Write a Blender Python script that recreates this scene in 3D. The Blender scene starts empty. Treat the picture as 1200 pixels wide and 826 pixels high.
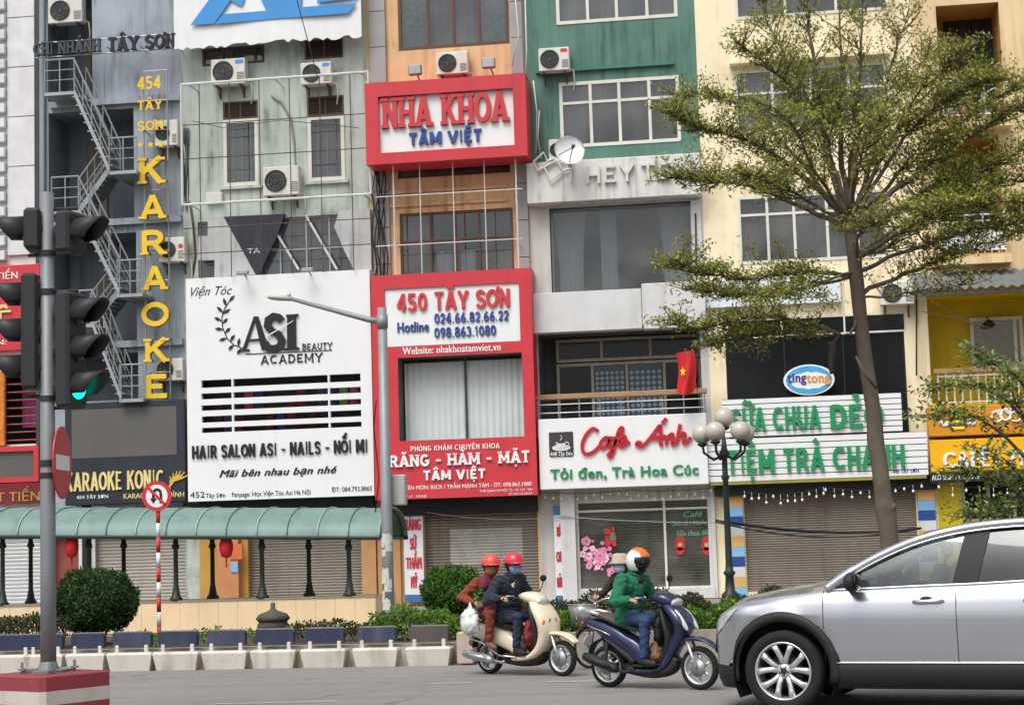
import bpy, math, random
import numpy as np
from mathutils import Vector, Matrix
R = math.radians
rnd = random.Random(7)
sc = bpy.context.scene
COL = sc.collection

# ------------------------------------------------------------------ camera
F = 2100.0                      # focal length in photo pixels (1200 px wide)
EYE = Vector((0, 0, 1.61))
CAMR = (Matrix.Rotation(R(8.0), 3, 'Z') @ Matrix.Rotation(R(96.0), 3, 'X') @ Matrix.Rotation(R(-1.75), 3, 'Z'))
cam = bpy.data.cameras.new('camera')
cam.sensor_width = 36.0
cam.lens = 36.0 * F / 1200.0
cam.clip_end = 400.0
cam.clip_start = 0.5
camo = bpy.data.objects.new('camera', cam)
COL.objects.link(camo)
camo.location = EYE
camo.rotation_euler = CAMR.to_euler()
sc.camera = camo

# ------------------------------------------------------------------ light: overcast noon
SUN_EL, SUN_AZ = 58.0, 200.0     # azimuth from north(+Y) clockwise: behind and a little to one side of the viewer
w = bpy.data.worlds.new('World')
sc.world = w
w.use_nodes = True
nt = w.node_tree
bg = nt.nodes['Background']
sky = nt.nodes.new('ShaderNodeTexSky')
sky.sky_type = 'NISHITA'
sky.sun_disc = False
sky.sun_elevation = R(SUN_EL)
sky.sun_rotation = R(SUN_AZ)
sky.air_density = 1.0
sky.dust_density = 6.0
sky.ozone_density = 1.0
hs = nt.nodes.new('ShaderNodeHueSaturation')
hs.inputs['Saturation'].default_value = 0.22
nt.links.new(sky.outputs[0], hs.inputs['Color'])
nt.links.new(hs.outputs[0], bg.inputs[0])
bg.inputs[1].default_value = 0.147
sun = bpy.data.lights.new('sun', 'SUN')
sun.energy = 1.0
sun.angle = R(26.0)
sun.color = (1.0, 0.96, 0.9)
suno = bpy.data.objects.new('sun', sun)
COL.objects.link(suno)
sd = Vector((math.sin(R(SUN_AZ)) * math.cos(R(SUN_EL)), math.cos(R(SUN_AZ)) * math.cos(R(SUN_EL)), math.sin(R(SUN_EL))))
suno.rotation_euler = sd.to_track_quat('Z', 'Y').to_euler()
suno.location = (0, 0, 40)
sc.view_settings.view_transform = 'Standard'
sc.view_settings.look = 'None'
sc.view_settings.gamma = 1.0
sc.view_settings.exposure = 0.30
sc.cycles.max_bounces = 8
sc.cycles.transparent_max_bounces = 12
sc.cycles.caustics_reflective = False
sc.cycles.caustics_refractive = False

# ------------------------------------------------------------------ from the survey of the photograph to metres
def ray(px, py):
    return CAMR @ Vector(((px - 600.0) / F, (413.0 - py) / F, -1.0))
def at(px, py, Y):
    d = ray(px, py); t = (Y - EYE.y) / d.y
    return EYE + d * t
def ground(px, py, z=0.0):
    d = ray(px, py); t = (z - EYE.z) / d.z
    return EYE + d * t
def RECT(px0, py0, px1, py1, Y):
    cy, cx = (py0 + py1) / 2, (px0 + px1) / 2
    return (at(px0, cy, Y).x, at(px1, cy, Y).x, at(cx, py1, Y).z, at(cx, py0, Y).z)   # x0 x1 z0 z1

# ------------------------------------------------------------------ materials
MATS = {}
def mat(name, col, rough=0.65, metal=0.0, var=0.10, scale=2.0, bump=0.0, bscale=40.0, streak=0.0, scol=(0.05, 0.045, 0.04),
        spec=0.4, coat=0.0, fine=0.0, patch=0.0, pcol=(0.3, 0.3, 0.3), sscale=5.0, trans=0.0, crack=0.0, leafy=0.0):
    if name in MATS:
        return MATS[name]
    m = bpy.data.materials.new(name); m.use_nodes = True
    t = m.node_tree; N = t.nodes; L = t.links
    b = N['Principled BSDF']
    b.inputs['Roughness'].default_value = rough
    b.inputs['Metallic'].default_value = metal
    b.inputs['Specular IOR Level'].default_value = spec
    b.inputs['Coat Weight'].default_value = coat
    b.inputs['Coat Roughness'].default_value = 0.05
    if trans:
        b.inputs['Transmission Weight'].default_value = trans
    geo = N.new('ShaderNodeNewGeometry')
    def noise(sc_, detail=4.0, mapping=None, rgh=0.55):
        n = N.new('ShaderNodeTexNoise'); n.inputs['Scale'].default_value = sc_; n.inputs['Detail'].default_value = detail
        n.inputs['Roughness'].default_value = rgh
        if mapping:
            mp = N.new('ShaderNodeMapping'); mp.inputs['Scale'].default_value = mapping
            L.new(geo.outputs['Position'], mp.inputs[0]); L.new(mp.outputs[0], n.inputs['Vector'])
        else:
            L.new(geo.outputs['Position'], n.inputs['Vector'])
        return n
    def ramp(fac, a, c):
        r = N.new('ShaderNodeMapRange'); r.inputs[1].default_value = a; r.inputs[2].default_value = c
        L.new(fac, r.inputs[0]); return r.outputs[0]
    def mix(fac, a, c):
        x = N.new('ShaderNodeMix'); x.data_type = 'RGBA'
        for s, v in ((x.inputs[0], fac), (x.inputs[6], a), (x.inputs[7], c)):
            if hasattr(v, 'is_linked'): L.new(v, s)
            elif isinstance(v, tuple): s.default_value = (*v, 1)
            else: s.default_value = v
        return x.outputs[2]
    lo = tuple(max(0, c * (1 - var)) for c in col); hi = tuple(min(1, c * (1 + var)) for c in col)
    c = mix(ramp(noise(scale).outputs[0], 0.3, 0.7), lo, hi)
    if fine:
        lo2 = tuple(max(0, x * 0.55) for x in col)
        f = ramp(noise(scale * 17, 3.0).outputs[0], 0.45, 0.72)
        mm = N.new('ShaderNodeMath'); mm.operation = 'MULTIPLY'; L.new(f, mm.inputs[0]); mm.inputs[1].default_value = fine
        c = mix(mm.outputs[0], c, lo2)
    if patch:
        f = ramp(noise(0.7 * scale, 6.0, None, 0.65).outputs[0], 0.56, 0.66)
        mm = N.new('ShaderNodeMath'); mm.operation = 'MULTIPLY'; L.new(f, mm.inputs[0]); mm.inputs[1].default_value = patch
        c = mix(mm.outputs[0], c, pcol)
    if streak:
        f = ramp(noise(1.0, 5.0, (sscale, sscale, 0.35), 0.6).outputs[0], 0.46, 0.68)
        g = ramp(noise(1.1, 3.0).outputs[0], 0.35, 0.65)
        mm = N.new('ShaderNodeMath'); mm.operation = 'MULTIPLY'; L.new(f, mm.inputs[0]); L.new(g, mm.inputs[1])
        m2 = N.new('ShaderNodeMath'); m2.operation = 'MULTIPLY'; L.new(mm.outputs[0], m2.inputs[0]); m2.inputs[1].default_value = streak
        c = mix(m2.outputs[0], c, scol)
    if crack:
        v = N.new('ShaderNodeTexVoronoi'); v.feature = 'DISTANCE_TO_EDGE'; v.inputs['Scale'].default_value = 0.32
        wn = noise(1.6, 5.0); va = N.new('ShaderNodeVectorMath'); va.operation = 'MULTIPLY_ADD'; va.inputs[1].default_value = (0.9, 0.9, 0); L.new(wn.outputs['Color'], va.inputs[0]); L.new(geo.outputs['Position'], va.inputs[2]); L.new(va.outputs[0], v.inputs['Vector'])
        f = ramp(v.outputs['Distance'], 0.008, 0.0); g = ramp(noise(0.3, 2.0).outputs[0], 0.46, 0.6)
        mm = N.new('ShaderNodeMath'); mm.operation = 'MULTIPLY'; L.new(f, mm.inputs[0]); L.new(g, mm.inputs[1])
        m2 = N.new('ShaderNodeMath'); m2.operation = 'MULTIPLY'; L.new(mm.outputs[0], m2.inputs[0]); m2.inputs[1].default_value = crack
        c = mix(m2.outputs[0], c, (0.03, 0.03, 0.03))
        f = ramp(noise(1.0, 4.0, (0.12, 2.2, 1.0)).outputs[0], 0.5, 0.75)          # dark tyre-worn bands along the lanes
        m3 = N.new('ShaderNodeMath'); m3.operation = 'MULTIPLY'; L.new(f, m3.inputs[0]); m3.inputs[1].default_value = 0.45
        c = mix(m3.outputs[0], c, tuple(x*0.6 for x in col))
        f = ramp(noise(2.3, 2.0, None, 0.4).outputs[0], 0.70, 0.76)                # oil spots
        m4 = N.new('ShaderNodeMath'); m4.operation = 'MULTIPLY'; L.new(f, m4.inputs[0]); m4.inputs[1].default_value = 0.5
        c = mix(m4.outputs[0], c, (0.05, 0.05, 0.05))
    L.new(c, b.inputs['Base Color'])
    if leafy:
        tl = N.new('ShaderNodeBsdfTranslucent'); L.new(c, tl.inputs[0]); ms = N.new('ShaderNodeMixShader'); ms.inputs[0].default_value = leafy
        L.new(b.outputs[0], ms.inputs[1]); L.new(tl.outputs[0], ms.inputs[2]); L.new(ms.outputs[0], N['Material Output'].inputs[0])
    if bump:
        bp = N.new('ShaderNodeBump'); bp.inputs['Strength'].default_value = bump; bp.inputs['Distance'].default_value = 0.02
        L.new(noise(bscale, 5.0).outputs[0], bp.inputs['Height']); L.new(bp.outputs[0], b.inputs['Normal'])
    MATS[name] = m
    return m
def glassmat(name, tint=(0.5, 0.52, 0.54), refl=0.12, rough=0.03, mx=0.6, dirt=0.22):
    if name in MATS: return MATS[name]
    m = bpy.data.materials.new(name); m.use_nodes = True
    t = m.node_tree; t.nodes.clear(); N = t.nodes.new; L = t.links.new
    o = N('ShaderNodeOutputMaterial'); mxs = N('ShaderNodeMixShader'); tr = N('ShaderNodeBsdfTransparent'); gl = N('ShaderNodeBsdfGlossy')
    fr = N('ShaderNodeLayerWeight'); fr.inputs[0].default_value = 0.25
    mr = N('ShaderNodeMapRange'); mr.inputs[3].default_value = refl; mr.inputs[4].default_value = mx
    L(fr.outputs['Fresnel'], mr.inputs[0]); L(mr.outputs[0], mxs.inputs[0])
    tr.inputs[0].default_value = (*tint, 1); gl.inputs['Roughness'].default_value = rough; gl.inputs[0].default_value = (0.9, 0.93, 0.95, 1)
    L(tr.outputs[0], mxs.inputs[1]); L(gl.outputs[0], mxs.inputs[2]); 
    df = N('ShaderNodeBsdfDiffuse'); df.inputs[0].default_value = (0.42, 0.41, 0.39, 1); m2 = N('ShaderNodeMixShader'); g_ = N('ShaderNodeNewGeometry'); ns = N('ShaderNodeTexNoise'); ns.inputs['Scale'].default_value = 0.9; ns.inputs['Detail'].default_value = 5.0
    L(g_.outputs['Position'], ns.inputs['Vector']); r2 = N('ShaderNodeMapRange'); r2.inputs[1].default_value = 0.42; r2.inputs[2].default_value = 0.75; r2.inputs[3].default_value = 0.02; r2.inputs[4].default_value = dirt
    L(ns.outputs[0], r2.inputs[0]); L(r2.outputs[0], m2.inputs[0]); L(mxs.outputs[0], m2.inputs[1]); L(df.outputs[0], m2.inputs[2]); L(m2.outputs[0], o.inputs[0])
    MATS[name] = m
    return m
def glow(name, col, strength):
    m = bpy.data.materials.new(name); m.use_nodes = True
    b = m.node_tree.nodes['Principled BSDF']
    b.inputs['Base Color'].default_value = (*col, 1); b.inputs['Emission Color'].default_value = (*col, 1); b.inputs['Emission Strength'].default_value = strength
    return m

# ------------------------------------------------------------------ mesh collector
class MB:
    def __init__(s):
        s.v = []; s.f = []; s.m = []; s.cur = 0; s.sm = []; s.smooth = False
    def add(s, vs, fs):
        o = len(s.v); s.v += [tuple(v) for v in vs]
        for f in fs:
            s.f.append(tuple(i + o for i in f)); s.m.append(s.cur); s.sm.append(s.smooth)
        return s
    def use(s, i, smooth=None):
        s.cur = i
        if smooth is not None: s.smooth = smooth
        return s
    def box(s, x0, x1, y0, y1, z0, z1):
        if x0 > x1: x0, x1 = x1, x0
        if y0 > y1: y0, y1 = y1, y0
        if z0 > z1: z0, z1 = z1, z0
        return s.add([(x0,y0,z0),(x1,y0,z0),(x1,y1,z0),(x0,y1,z0),(x0,y0,z1),(x1,y0,z1),(x1,y1,z1),(x0,y1,z1)],
                     [(0,3,2,1),(4,5,6,7),(0,1,5,4),(1,2,6,5),(2,3,7,6),(3,0,4,7)])
    def chbox(s, x0, x1, y0, y1, z0, z1, c=0.02):
        """box with chamfered edges"""
        import itertools
        vs = []; idx = {}
        X, Y, Z = (x0, x1), (y0, y1), (z0, z1)
        for i, j, k in itertools.product((0, 1), repeat=3):
            sx, sy, sz = (1 - 2*i), (1 - 2*j), (1 - 2*k)
            for a, p in enumerate(((X[i], Y[j]+sy*c, Z[k]+sz*c), (X[i]+sx*c, Y[j], Z[k]+sz*c), (X[i]+sx*c, Y[j]+sy*c, Z[k]))):
                idx[(i,j,k,a)] = len(vs); vs.append(p)
        g = lambda i,j,k,a: idx[(i,j,k,a)]
        fs = []
        for i in (0,1):
            fs.append((g(i,0,0,0), g(i,1,0,0), g(i,1,1,0), g(i,0,1,0)))
            fs.append((g(0,i,0,1), g(1,i,0,1), g(1,i,1,1), g(0,i,1,1)))
            fs.append((g(0,0,i,2), g(1,0,i,2), g(1,1,i,2), g(0,1,i,2)))
        for i in (0,1):
            for j in (0,1):
                fs.append((g(i,j,0,0), g(i,j,1,0), g(i,j,1,1), g(i,j,0,1)))
                fs.append((g(i,0,j,0), g(i,1,j,0), g(i,1,j,2), g(i,0,j,2)))
                fs.append((g(0,i,j,1), g(1,i,j,1), g(1,i,j,2), g(0,i,j,2)))
        for i, j, k in itertools.product((0,1), repeat=3):
            fs.append((g(i,j,k,0), g(i,j,k,1), g(i,j,k,2)))
        return s.add(vs, fs)
    def prism(s, poly, y0, y1):
        """polygon in XZ extruded from y0 (front) to y1"""
        n = len(poly)
        vs = [(x, y0, z) for x, z in poly] + [(x, y1, z) for x, z in poly]
        return s.add(vs, [tuple(range(n)), tuple(range(2*n-1, n-1, -1))] + [(i, i+n, (i+1) % n + n, (i+1) % n) for i in range(n)])
    def quad(s, a, b, c, d):
        return s.add([a, b, c, d], [(0,1,2,3)])
    def ring(s, p, d, r, n, up=None):
        d = Vector(d).normalized()
        a = d.orthogonal().normalized() if up is None else (Vector(up) - d * d.dot(Vector(up))).normalized()
        b = d.cross(a)
        return [Vector(p) + (a * math.cos(2*math.pi*i/n) + b * math.sin(2*math.pi*i/n)) * r for i in range(n)]
    def loft(s, rings, cap=True, closed=True):
        n = len(rings[0]); vs = [v for r in rings for v in r]; fs = []
        for k in range(len(rings) - 1):
            for i in range(n if closed else n - 1):
                fs.append((k*n+i, k*n+(i+1) % n, (k+1)*n+(i+1) % n, (k+1)*n+i))
        if cap:
            fs.append(tuple(reversed(range(n)))); fs.append(tuple(range((len(rings)-1)*n, len(rings)*n)))
        return s.add(vs, fs)
    def path(s, pts, r, n=8, cap=True):
        pts = [Vector(p) for p in pts]; rr = r if isinstance(r, (list, tuple)) else [r] * len(pts)
        rings = []; a = None
        for i, p in enumerate(pts):
            d = (pts[min(i+1, len(pts)-1)] - pts[max(i-1, 0)]).normalized()
            if a is None: a = d.orthogonal().normalized()
            else:
                a = a - d * a.dot(d)
                a = a.normalized() if a.length > 1e-6 else d.orthogonal().normalized()
            b = d.cross(a)
            rings.append([p + (a * math.cos(2*math.pi*k/n) + b * math.sin(2*math.pi*k/n)) * rr[i] for k in range(n)])
        return s.loft(rings, cap)
    def tube(s, p0, p1, r, n=8, r1=None):
        return s.path([p0, p1], [r, r if r1 is None else r1], n)
    def lathe(s, c, axis, prof, n=24, cap=True):
        """prof: list of (distance along axis, radius)"""
        c = Vector(c); ax = Vector(axis).normalized()
        return s.loft([s.ring(c + ax * h, ax, max(r, 1e-4), n) for h, r in prof], cap)
    def ell(s, c, rx, ry, rz, n=16, m=10, rot=None):
        c = Vector(c); rings = []
        for j in range(m + 1):
            t = math.pi * j / m; rr = max(math.sin(t), 1e-3)
            ring = []
            for i in range(n):
                a = 2*math.pi*i/n; p = Vector((rx*rr*math.cos(a), ry*rr*math.sin(a), -rz*math.cos(t)))
                ring.append(c + (rot @ p if rot else p))
            rings.append(ring)
        return s.loft(rings, True)
    def torus(s, c, axis, R0, r, n=28, m=10, flat=1.0):
        c = Vector(c); ax = Vector(axis).normalized(); a = ax.orthogonal().normalized(); b = ax.cross(a)
        vs = []; fs = []
        for i in range(n):
            t = 2*math.pi*i/n; d = a*math.cos(t) + b*math.sin(t)
            for j in range(m):
                u = 2*math.pi*j/m
                vs.append(c + d*(R0 + r*math.cos(u)) + ax*(r*flat*math.sin(u)))
        for i in range(n):
            for j in range(m):
                fs.append((i*m+j, ((i+1) % n)*m+j, ((i+1) % n)*m+(j+1) % m, i*m+(j+1) % m))
        return s.add(vs, fs)
    def xf(s, M4, start=0):
        for i in range(start, len(s.v)): s.v[i] = tuple(M4 @ Vector(s.v[i]))
        return s
    def build(s, name, mats, parent=None, origin=None, fix=True):
        me = bpy.data.meshes.new(name)
        if not isinstance(mats, (list, tuple)): mats = [mats]
        if parent is not None:
            o_ = Vector(ORG.get(parent.name, (0, 0, 0)))
        elif origin is not None:
            o_ = Vector(origin)
        else:
            a = np.array(s.v); o_ = Vector(((a[:,0].min()+a[:,0].max())/2, (a[:,1].min()+a[:,1].max())/2, a[:,2].min()))
        me.from_pydata([(v[0]-o_.x, v[1]-o_.y, v[2]-o_.z) for v in s.v], [], s.f)
        for m_ in mats: me.materials.append(m_)
        me.polygons.foreach_set('material_index', s.m)
        me.polygons.foreach_set('use_smooth', s.sm)
        me.validate(); me.update()
        if fix:
            import bmesh
            b_ = bmesh.new(); b_.from_mesh(me); bmesh.ops.recalc_face_normals(b_, faces=b_.faces); b_.to_mesh(me); b_.free()
        ob = bpy.data.objects.new(name, me); COL.objects.link(ob)
        if parent is not None:
            ob.parent = parent; ORG[ob.name] = o_
        else:
            ob.location = o_; ORG[ob.name] = o_
        return ob
ORG = {}
def tag(o, label=None, cat=None, group=None, kind=None):
    if label: o['label'] = label
    if cat: o['category'] = cat
    if group: o['group'] = group
    if kind: o['kind'] = kind
    return o
def thing(name, loc, label, cat, group=None, local=False, rotz=0.0):
    o = bpy.data.objects.new(name, None); COL.objects.link(o); o.empty_display_size = 0.2
    o.location = loc; o.rotation_euler = (0, 0, rotz)
    ORG[o.name] = Vector((0, 0, 0)) if local else Vector(loc)
    return tag(o, label, cat, group)
def dup(root, loc, rotz=0.0, label=None, scale=None):
    r = root.copy(); COL.objects.link(r); r.location = loc; r.rotation_euler = (0, 0, rotz)
    if scale: r.scale = scale
    if label: r['label'] = label
    for ch in list(root.children):
        c = ch.copy(); COL.objects.link(c); c.parent = r
        for g in ch.children:
            d = g.copy(); COL.objects.link(d); d.parent = c
    return r
def evalmesh(ob):
    dg = bpy.context.evaluated_depsgraph_get(); dg.update()
    return bpy.data.meshes.new_from_object(ob.evaluated_get(dg))

# ------------------------------------------------------------------ lettering
def word_mesh(body, bold, shear, sp, ext):
    c = bpy.data.curves.new('word', 'FONT'); c.body = body; c.offset = min(0, bold); c.shear = shear; c.space_character = sp*(1+1.6*max(0, bold))
    c.extrude = ext; c.resolution_u = 3; c.size = 1.0
    o = bpy.data.objects.new('word', c); COL.objects.link(o)
    bpy.context.view_layer.update()
    me = evalmesh(o)
    bpy.data.objects.remove(o); bpy.data.curves.remove(c)
    co = np.empty(len(me.vertices) * 3); me.vertices.foreach_get('co', co); co = co.reshape(-1, 3)
    fs = [tuple(p.vertices) for p in me.polygons]
    bpy.data.meshes.remove(me)
    return co, fs
def words(mb, body, x0, x1, z0, cap, y, ext=0.02, bold=0.02, shear=0.0, sp=1.0):
    """body written along +X between x0 and x1, baseline z0, capital height cap, standing ext proud of the face at y"""
    co, fs = word_mesh(body, bold, shear, sp, 0.05)
    mn, mx = co[:,0].min(), co[:,0].max()
    Z = z0 + co[:,1] * cap / 0.70
    b = max(0, bold) * cap * 0.9
    for k, q in enumerate((0, -1, 1) if b else (0,)):       # three strikes side by side give the weight
        X = x0 + b + (co[:,0] - mn) * (x1 - x0 - 2*b) / (mx - mn) + q*b
        Yy = np.where(co[:,2] > 0, y - ext + 0.0016*k, y + 0.004)
        mb.add(list(zip(X, Yy, Z)), fs)
    return mb
def T(body, px0, px1, pyb, pxcap, Y, mt, parent, name='lettering', ext=0.02, bold=0.02, shear=0.0, sp=1.0, fnt=None, thick=0.2):
    """the same, placed from surveyed pixels: left/right ends, baseline at the middle, capital height"""
    cx = (px0 + px1) / 2
    a = at(px0, pyb, Y).x; b = at(px1, pyb, Y).x; z = at(cx, pyb, Y).z; h = at(cx, pyb - pxcap, Y).z - z
    mb = MB()
    if fnt == 'slab': slab(mb, body, a, b, z, h, Y, ext, thick)
    elif fnt == 'sans': slab(mb, body, a, b, z, h, Y, ext, thick, False)
    else: words(mb, body, a, b, z, h, Y, ext, bold, shear, sp)
    return mb.build(name, mt, parent)
def arc(cx, cy, rx, ry, a0, a1, n=12):
    return [(cx + rx*math.cos(R(a0 + (a1-a0)*i/n)), cy + ry*math.sin(R(a0 + (a1-a0)*i/n))) for i in range(n + 1)]
GL = {  # width, strokes, serif spots
 'N': (1.0, [[(0.2,0),(0.2,1)], [(0.2,1),(0.8,0)], [(0.8,0),(0.8,1)]], [(0.2,0),(0.2,1),(0.8,1)]),
 'H': (1.0, [[(0.2,0),(0.2,1)], [(0.8,0),(0.8,1)], [(0.2,.5),(0.8,.5)]], [(0.2,0),(0.2,1),(0.8,0),(0.8,1)]),
 'A': (1.05, [[(0.17,0),(0.5,1)], [(0.83,0),(0.5,1)], [(0.3,.3),(0.7,.3)]], [(0.17,0),(0.83,0)]),
 'K': (1.0, [[(0.2,0),(0.2,1)], [(0.2,.42),(0.8,1)], [(0.42,.6),(0.82,0)]], [(0.2,0),(0.2,1),(0.8,1),(0.82,0)]),
 'O': (1.0, [arc(.5,.5,.38,.42,0,360,20)], []),
 'R': (1.0, [[(0.2,0),(0.2,1)], [(0.2,.92)] + arc(.5,.7,.25,.22,90,-90,8) + [(0.2,.48)], [(0.5,.48),(0.82,0)]], [(0.2,0),(0.82,0)]),
 'G': (1.0, [arc(.52,.5,.36,.42,50,330,14) + [(0.84,.45),(0.55,.45)]], []),
 'C': (1.0, [arc(.55,.5,.38,.42,50,310,14)], []),
 'M': (1.2, [[(0.17,0),(0.17,1)], [(0.17,1),(0.5,.2)], [(0.5,.2),(0.83,1)], [(0.83,0),(0.83,1)]], [(0.17,0),(0.17,1),(0.83,0),(0.83,1)]),
 'T': (0.9, [[(0.5,0),(0.5,1)], [(0.1,.93),(0.9,.93)]], [(0.5,0)]),
 'Y': (1.0, [[(0.5,0),(0.5,.48)], [(0.5,.45),(0.15,1)], [(0.5,.45),(0.85,1)]], [(0.5,0),(0.15,1),(0.85,1)]),
 'B': (0.9, [[(0.2,0),(0.2,1)], [(0.2,.93)] + arc(.5,.72,.24,.2,90,-90,8) + [(0.2,.52)], [(0.5,.5)] + arc(.52,.27,.28,.22,90,-90,8) + [(0.2,.06)]], [(0.2,0),(0.2,1)]),
 'E': (0.85, [[(0.2,0),(0.2,1)], [(0.2,.92),(0.85,.92)], [(0.2,.5),(0.7,.5)], [(0.2,.08),(0.88,.08)]], []),
 'U': (1.0, [[(0.2,1),(0.2,.35)] + arc(.5,.35,.3,.29,180,360,10) + [(0.8,1)]], [(0.2,1),(0.8,1)]),
 'D': (1.0, [[(0.2,0),(0.2,1)], [(0.2,.93)] + arc(.45,.5,.36,.43,90,-90,12) + [(0.2,.07)]], [(0.2,0),(0.2,1)]),
 '-': (0.7, [[(0.15,.45),(0.85,.45)]], []), ' ': (0.5, [], []),
}
GL.update({
 'S': (0.9, [[(.84,.78)] + arc(.5,.72,.31,.21,40,270,10) + arc(.5,.28,.32,.22,90,-140,10) + [(.14,.2)]], []),
 'I': (0.5, [[(0.5,0),(0.5,1)]], [(0.5,0),(0.5,1)]),
 'L': (0.8, [[(0.2,0),(0.2,1)], [(0.2,.08),(0.85,.08)]], []),
 'P': (0.9, [[(0.2,0),(0.2,1)], [(0.2,.92)] + arc(.5,.68,.28,.24,90,-90,8) + [(0.2,.44)]], []),
 'V': (1.0, [[(0.12,1),(0.5,0)], [(0.88,1),(0.5,0)]], []),
 'Đ': (1.0, [[(0.2,0),(0.2,1)], [(0.2,.93)] + arc(.45,.5,.36,.43,90,-90,12) + [(0.2,.07)], [(0.02,.5),(0.45,.5)]], []),
 '0': (0.85, [arc(.5,.5,.32,.42,0,360,18)], []), '1': (0.6, [[(0.55,0),(0.55,1)], [(0.55,.94),(0.2,.74)]], []),
 '2': (0.8, [arc(.5,.68,.3,.24,170,-40,9) + [(.2,.08)], [(.15,.08),(.85,.08)]], []),
 '3': (0.8, [arc(.45,.71,.3,.21,150,-90,9), arc(.45,.29,.33,.22,90,-150,9)], []),
 '4': (0.9, [[(0.65,0),(0.65,1)], [(0.65,.95),(0.14,.3)], [(0.1,.28),(0.9,.28)]], []),
 '5': (0.85, [[(.8,.92),(.26,.92),(.22,.55)], [(.22,.52)] + arc(.45,.31,.34,.25,110,-150,10)], []),
 '6': (0.85, [arc(.5,.3,.31,.23,0,360,14), [(.2,.32),(.28,.62),(.62,.98)]], []),
 '8': (0.85, [arc(.5,.73,.26,.2,0,360,14), arc(.5,.28,.32,.22,0,360,14)], []),
 '9': (0.85, [arc(.5,.68,.31,.24,0,360,14), [(.8,.66),(.72,.36),(.38,.02)]], []),
 '.': (0.4, [[(.5,0),(.5,.16)]], []), ':': (0.4, [[(.5,.1),(.5,.26)], [(.5,.6),(.5,.76)]], []), ',': (0.4, [[(.55,.14),(.4,-.14)]], []),
})
import unicodedata
MARK = {'\u0302': [[(.28,1.14),(.5,1.32),(.72,1.14)]], '\u0300': [[(.35,1.36),(.6,1.15)]], '\u0301': [[(.42,1.15),(.67,1.36)]], '\u0309': [arc(.5,1.28,.13,.1,150,-90,6)],
        '\u0303': [[(.2,1.17),(.36,1.3),(.6,1.18),(.8,1.3)]], '\u0323': [[(.5,-.16),(.5,-.32)]], '\u0306': [arc(.5,1.3,.2,.14,200,340,6)], '\u031b': [[(.84,.95),(1.0,1.0),(1.0,1.14)]]}
ACC = {}
for c_ in 'ĂÀẶÂÊÍÔƠƯÁẨẮẾỀỆỐỘỚỮỨẺẠẢÃĨỸÉÚÙỦÒÓỌÝ':
    d_ = unicodedata.normalize('NFD', c_); ex_ = []; top = 0.0
    for q_ in d_[1:]:
        for st_ in MARK[q_]:
            up_ = q_ not in '\u0323\u031b'
            ex_.append([(x_ + (0.12 if up_ and top else 0), y_ + (top if up_ else 0)) for x_, y_ in st_])
        if q_ not in '\u0323\u031b': top = 0.2
    ACC[c_] = (d_[0], ex_)
def stroke(mb, pts, t, y0, y1):
    pts = [Vector((p[0], 0, p[1])) for p in pts]
    Lp, Rp = [], []
    for i, p in enumerate(pts):
        a = (p - pts[i-1]).normalized() if i else None
        b = (pts[i+1] - p).normalized() if i < len(pts)-1 else None
        d = (a + b).normalized() if a is not None and b is not None and (a + b).length > 1e-6 else (b if a is None else a)
        n = Vector((-d.z, 0, d.x)); k = 1.0 / max(0.5, d.dot(a)) if (a is not None) else 1.0
        Lp.append(p + n*t/2*k); Rp.append(p - n*t/2*k)
    m = len(pts)
    vs = [(q.x, y, q.z) for y in (y0, y1) for q in Lp + Rp]
    fs = []
    for i in range(m - 1):
        fs += [(i, i+1, m+i+1, m+i), (2*m+i, 3*m+i, 3*m+i+1, 2*m+i+1), (i, 2*m+i, 2*m+i+1, i+1), (m+i, m+i+1, 3*m+i+1, 3*m+i)]
    fs += [(0, m, 3*m, 2*m), (m-1, 3*m-1, 4*m-1, 2*m-1)]
    mb.add(vs, fs)
def slab(mb, body, x0, x1, z0, cap, y, ext, thick=0.2, serif=True):
    tot = sum(GL[ACC[c][0] if c in ACC else c][0] for c in body); k = (x1 - x0) / tot; cx = x0; q = 0
    for c in body:
        extra = []; base = c
        if c in ACC: base, extra = ACC[c]
        wd, st, se = GL[base]; t = cap * thick
        P = lambda p: (cx + p[0]*wd*k, z0 + p[1]*cap)
        for s_ in st + extra:
            q += 1; tt = t * (0.7 if s_ in extra else 1.0)
            if base in 'NM' and abs(s_[0][0]-s_[-1][0]) > 0.1: tt *= 0.75
            stroke(mb, [P(p) for p in s_], min(tt, wd*k*0.27), y - ext - 0.0015*(q % 7), y + 0.004)
        for p in (se if serif else ()):
            q += 1; X, Z = P(p); sw = min(t*0.85, wd*k*0.22); sh = t*0.5
            Z0 = Z if p[1] < .5 else Z - sh
            mb.box(X - sw, X + sw, y - ext - 0.0015*(q % 7) - 0.011, y + 0.004, Z0, Z0 + sh)
        cx += wd*k
    return mb
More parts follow.
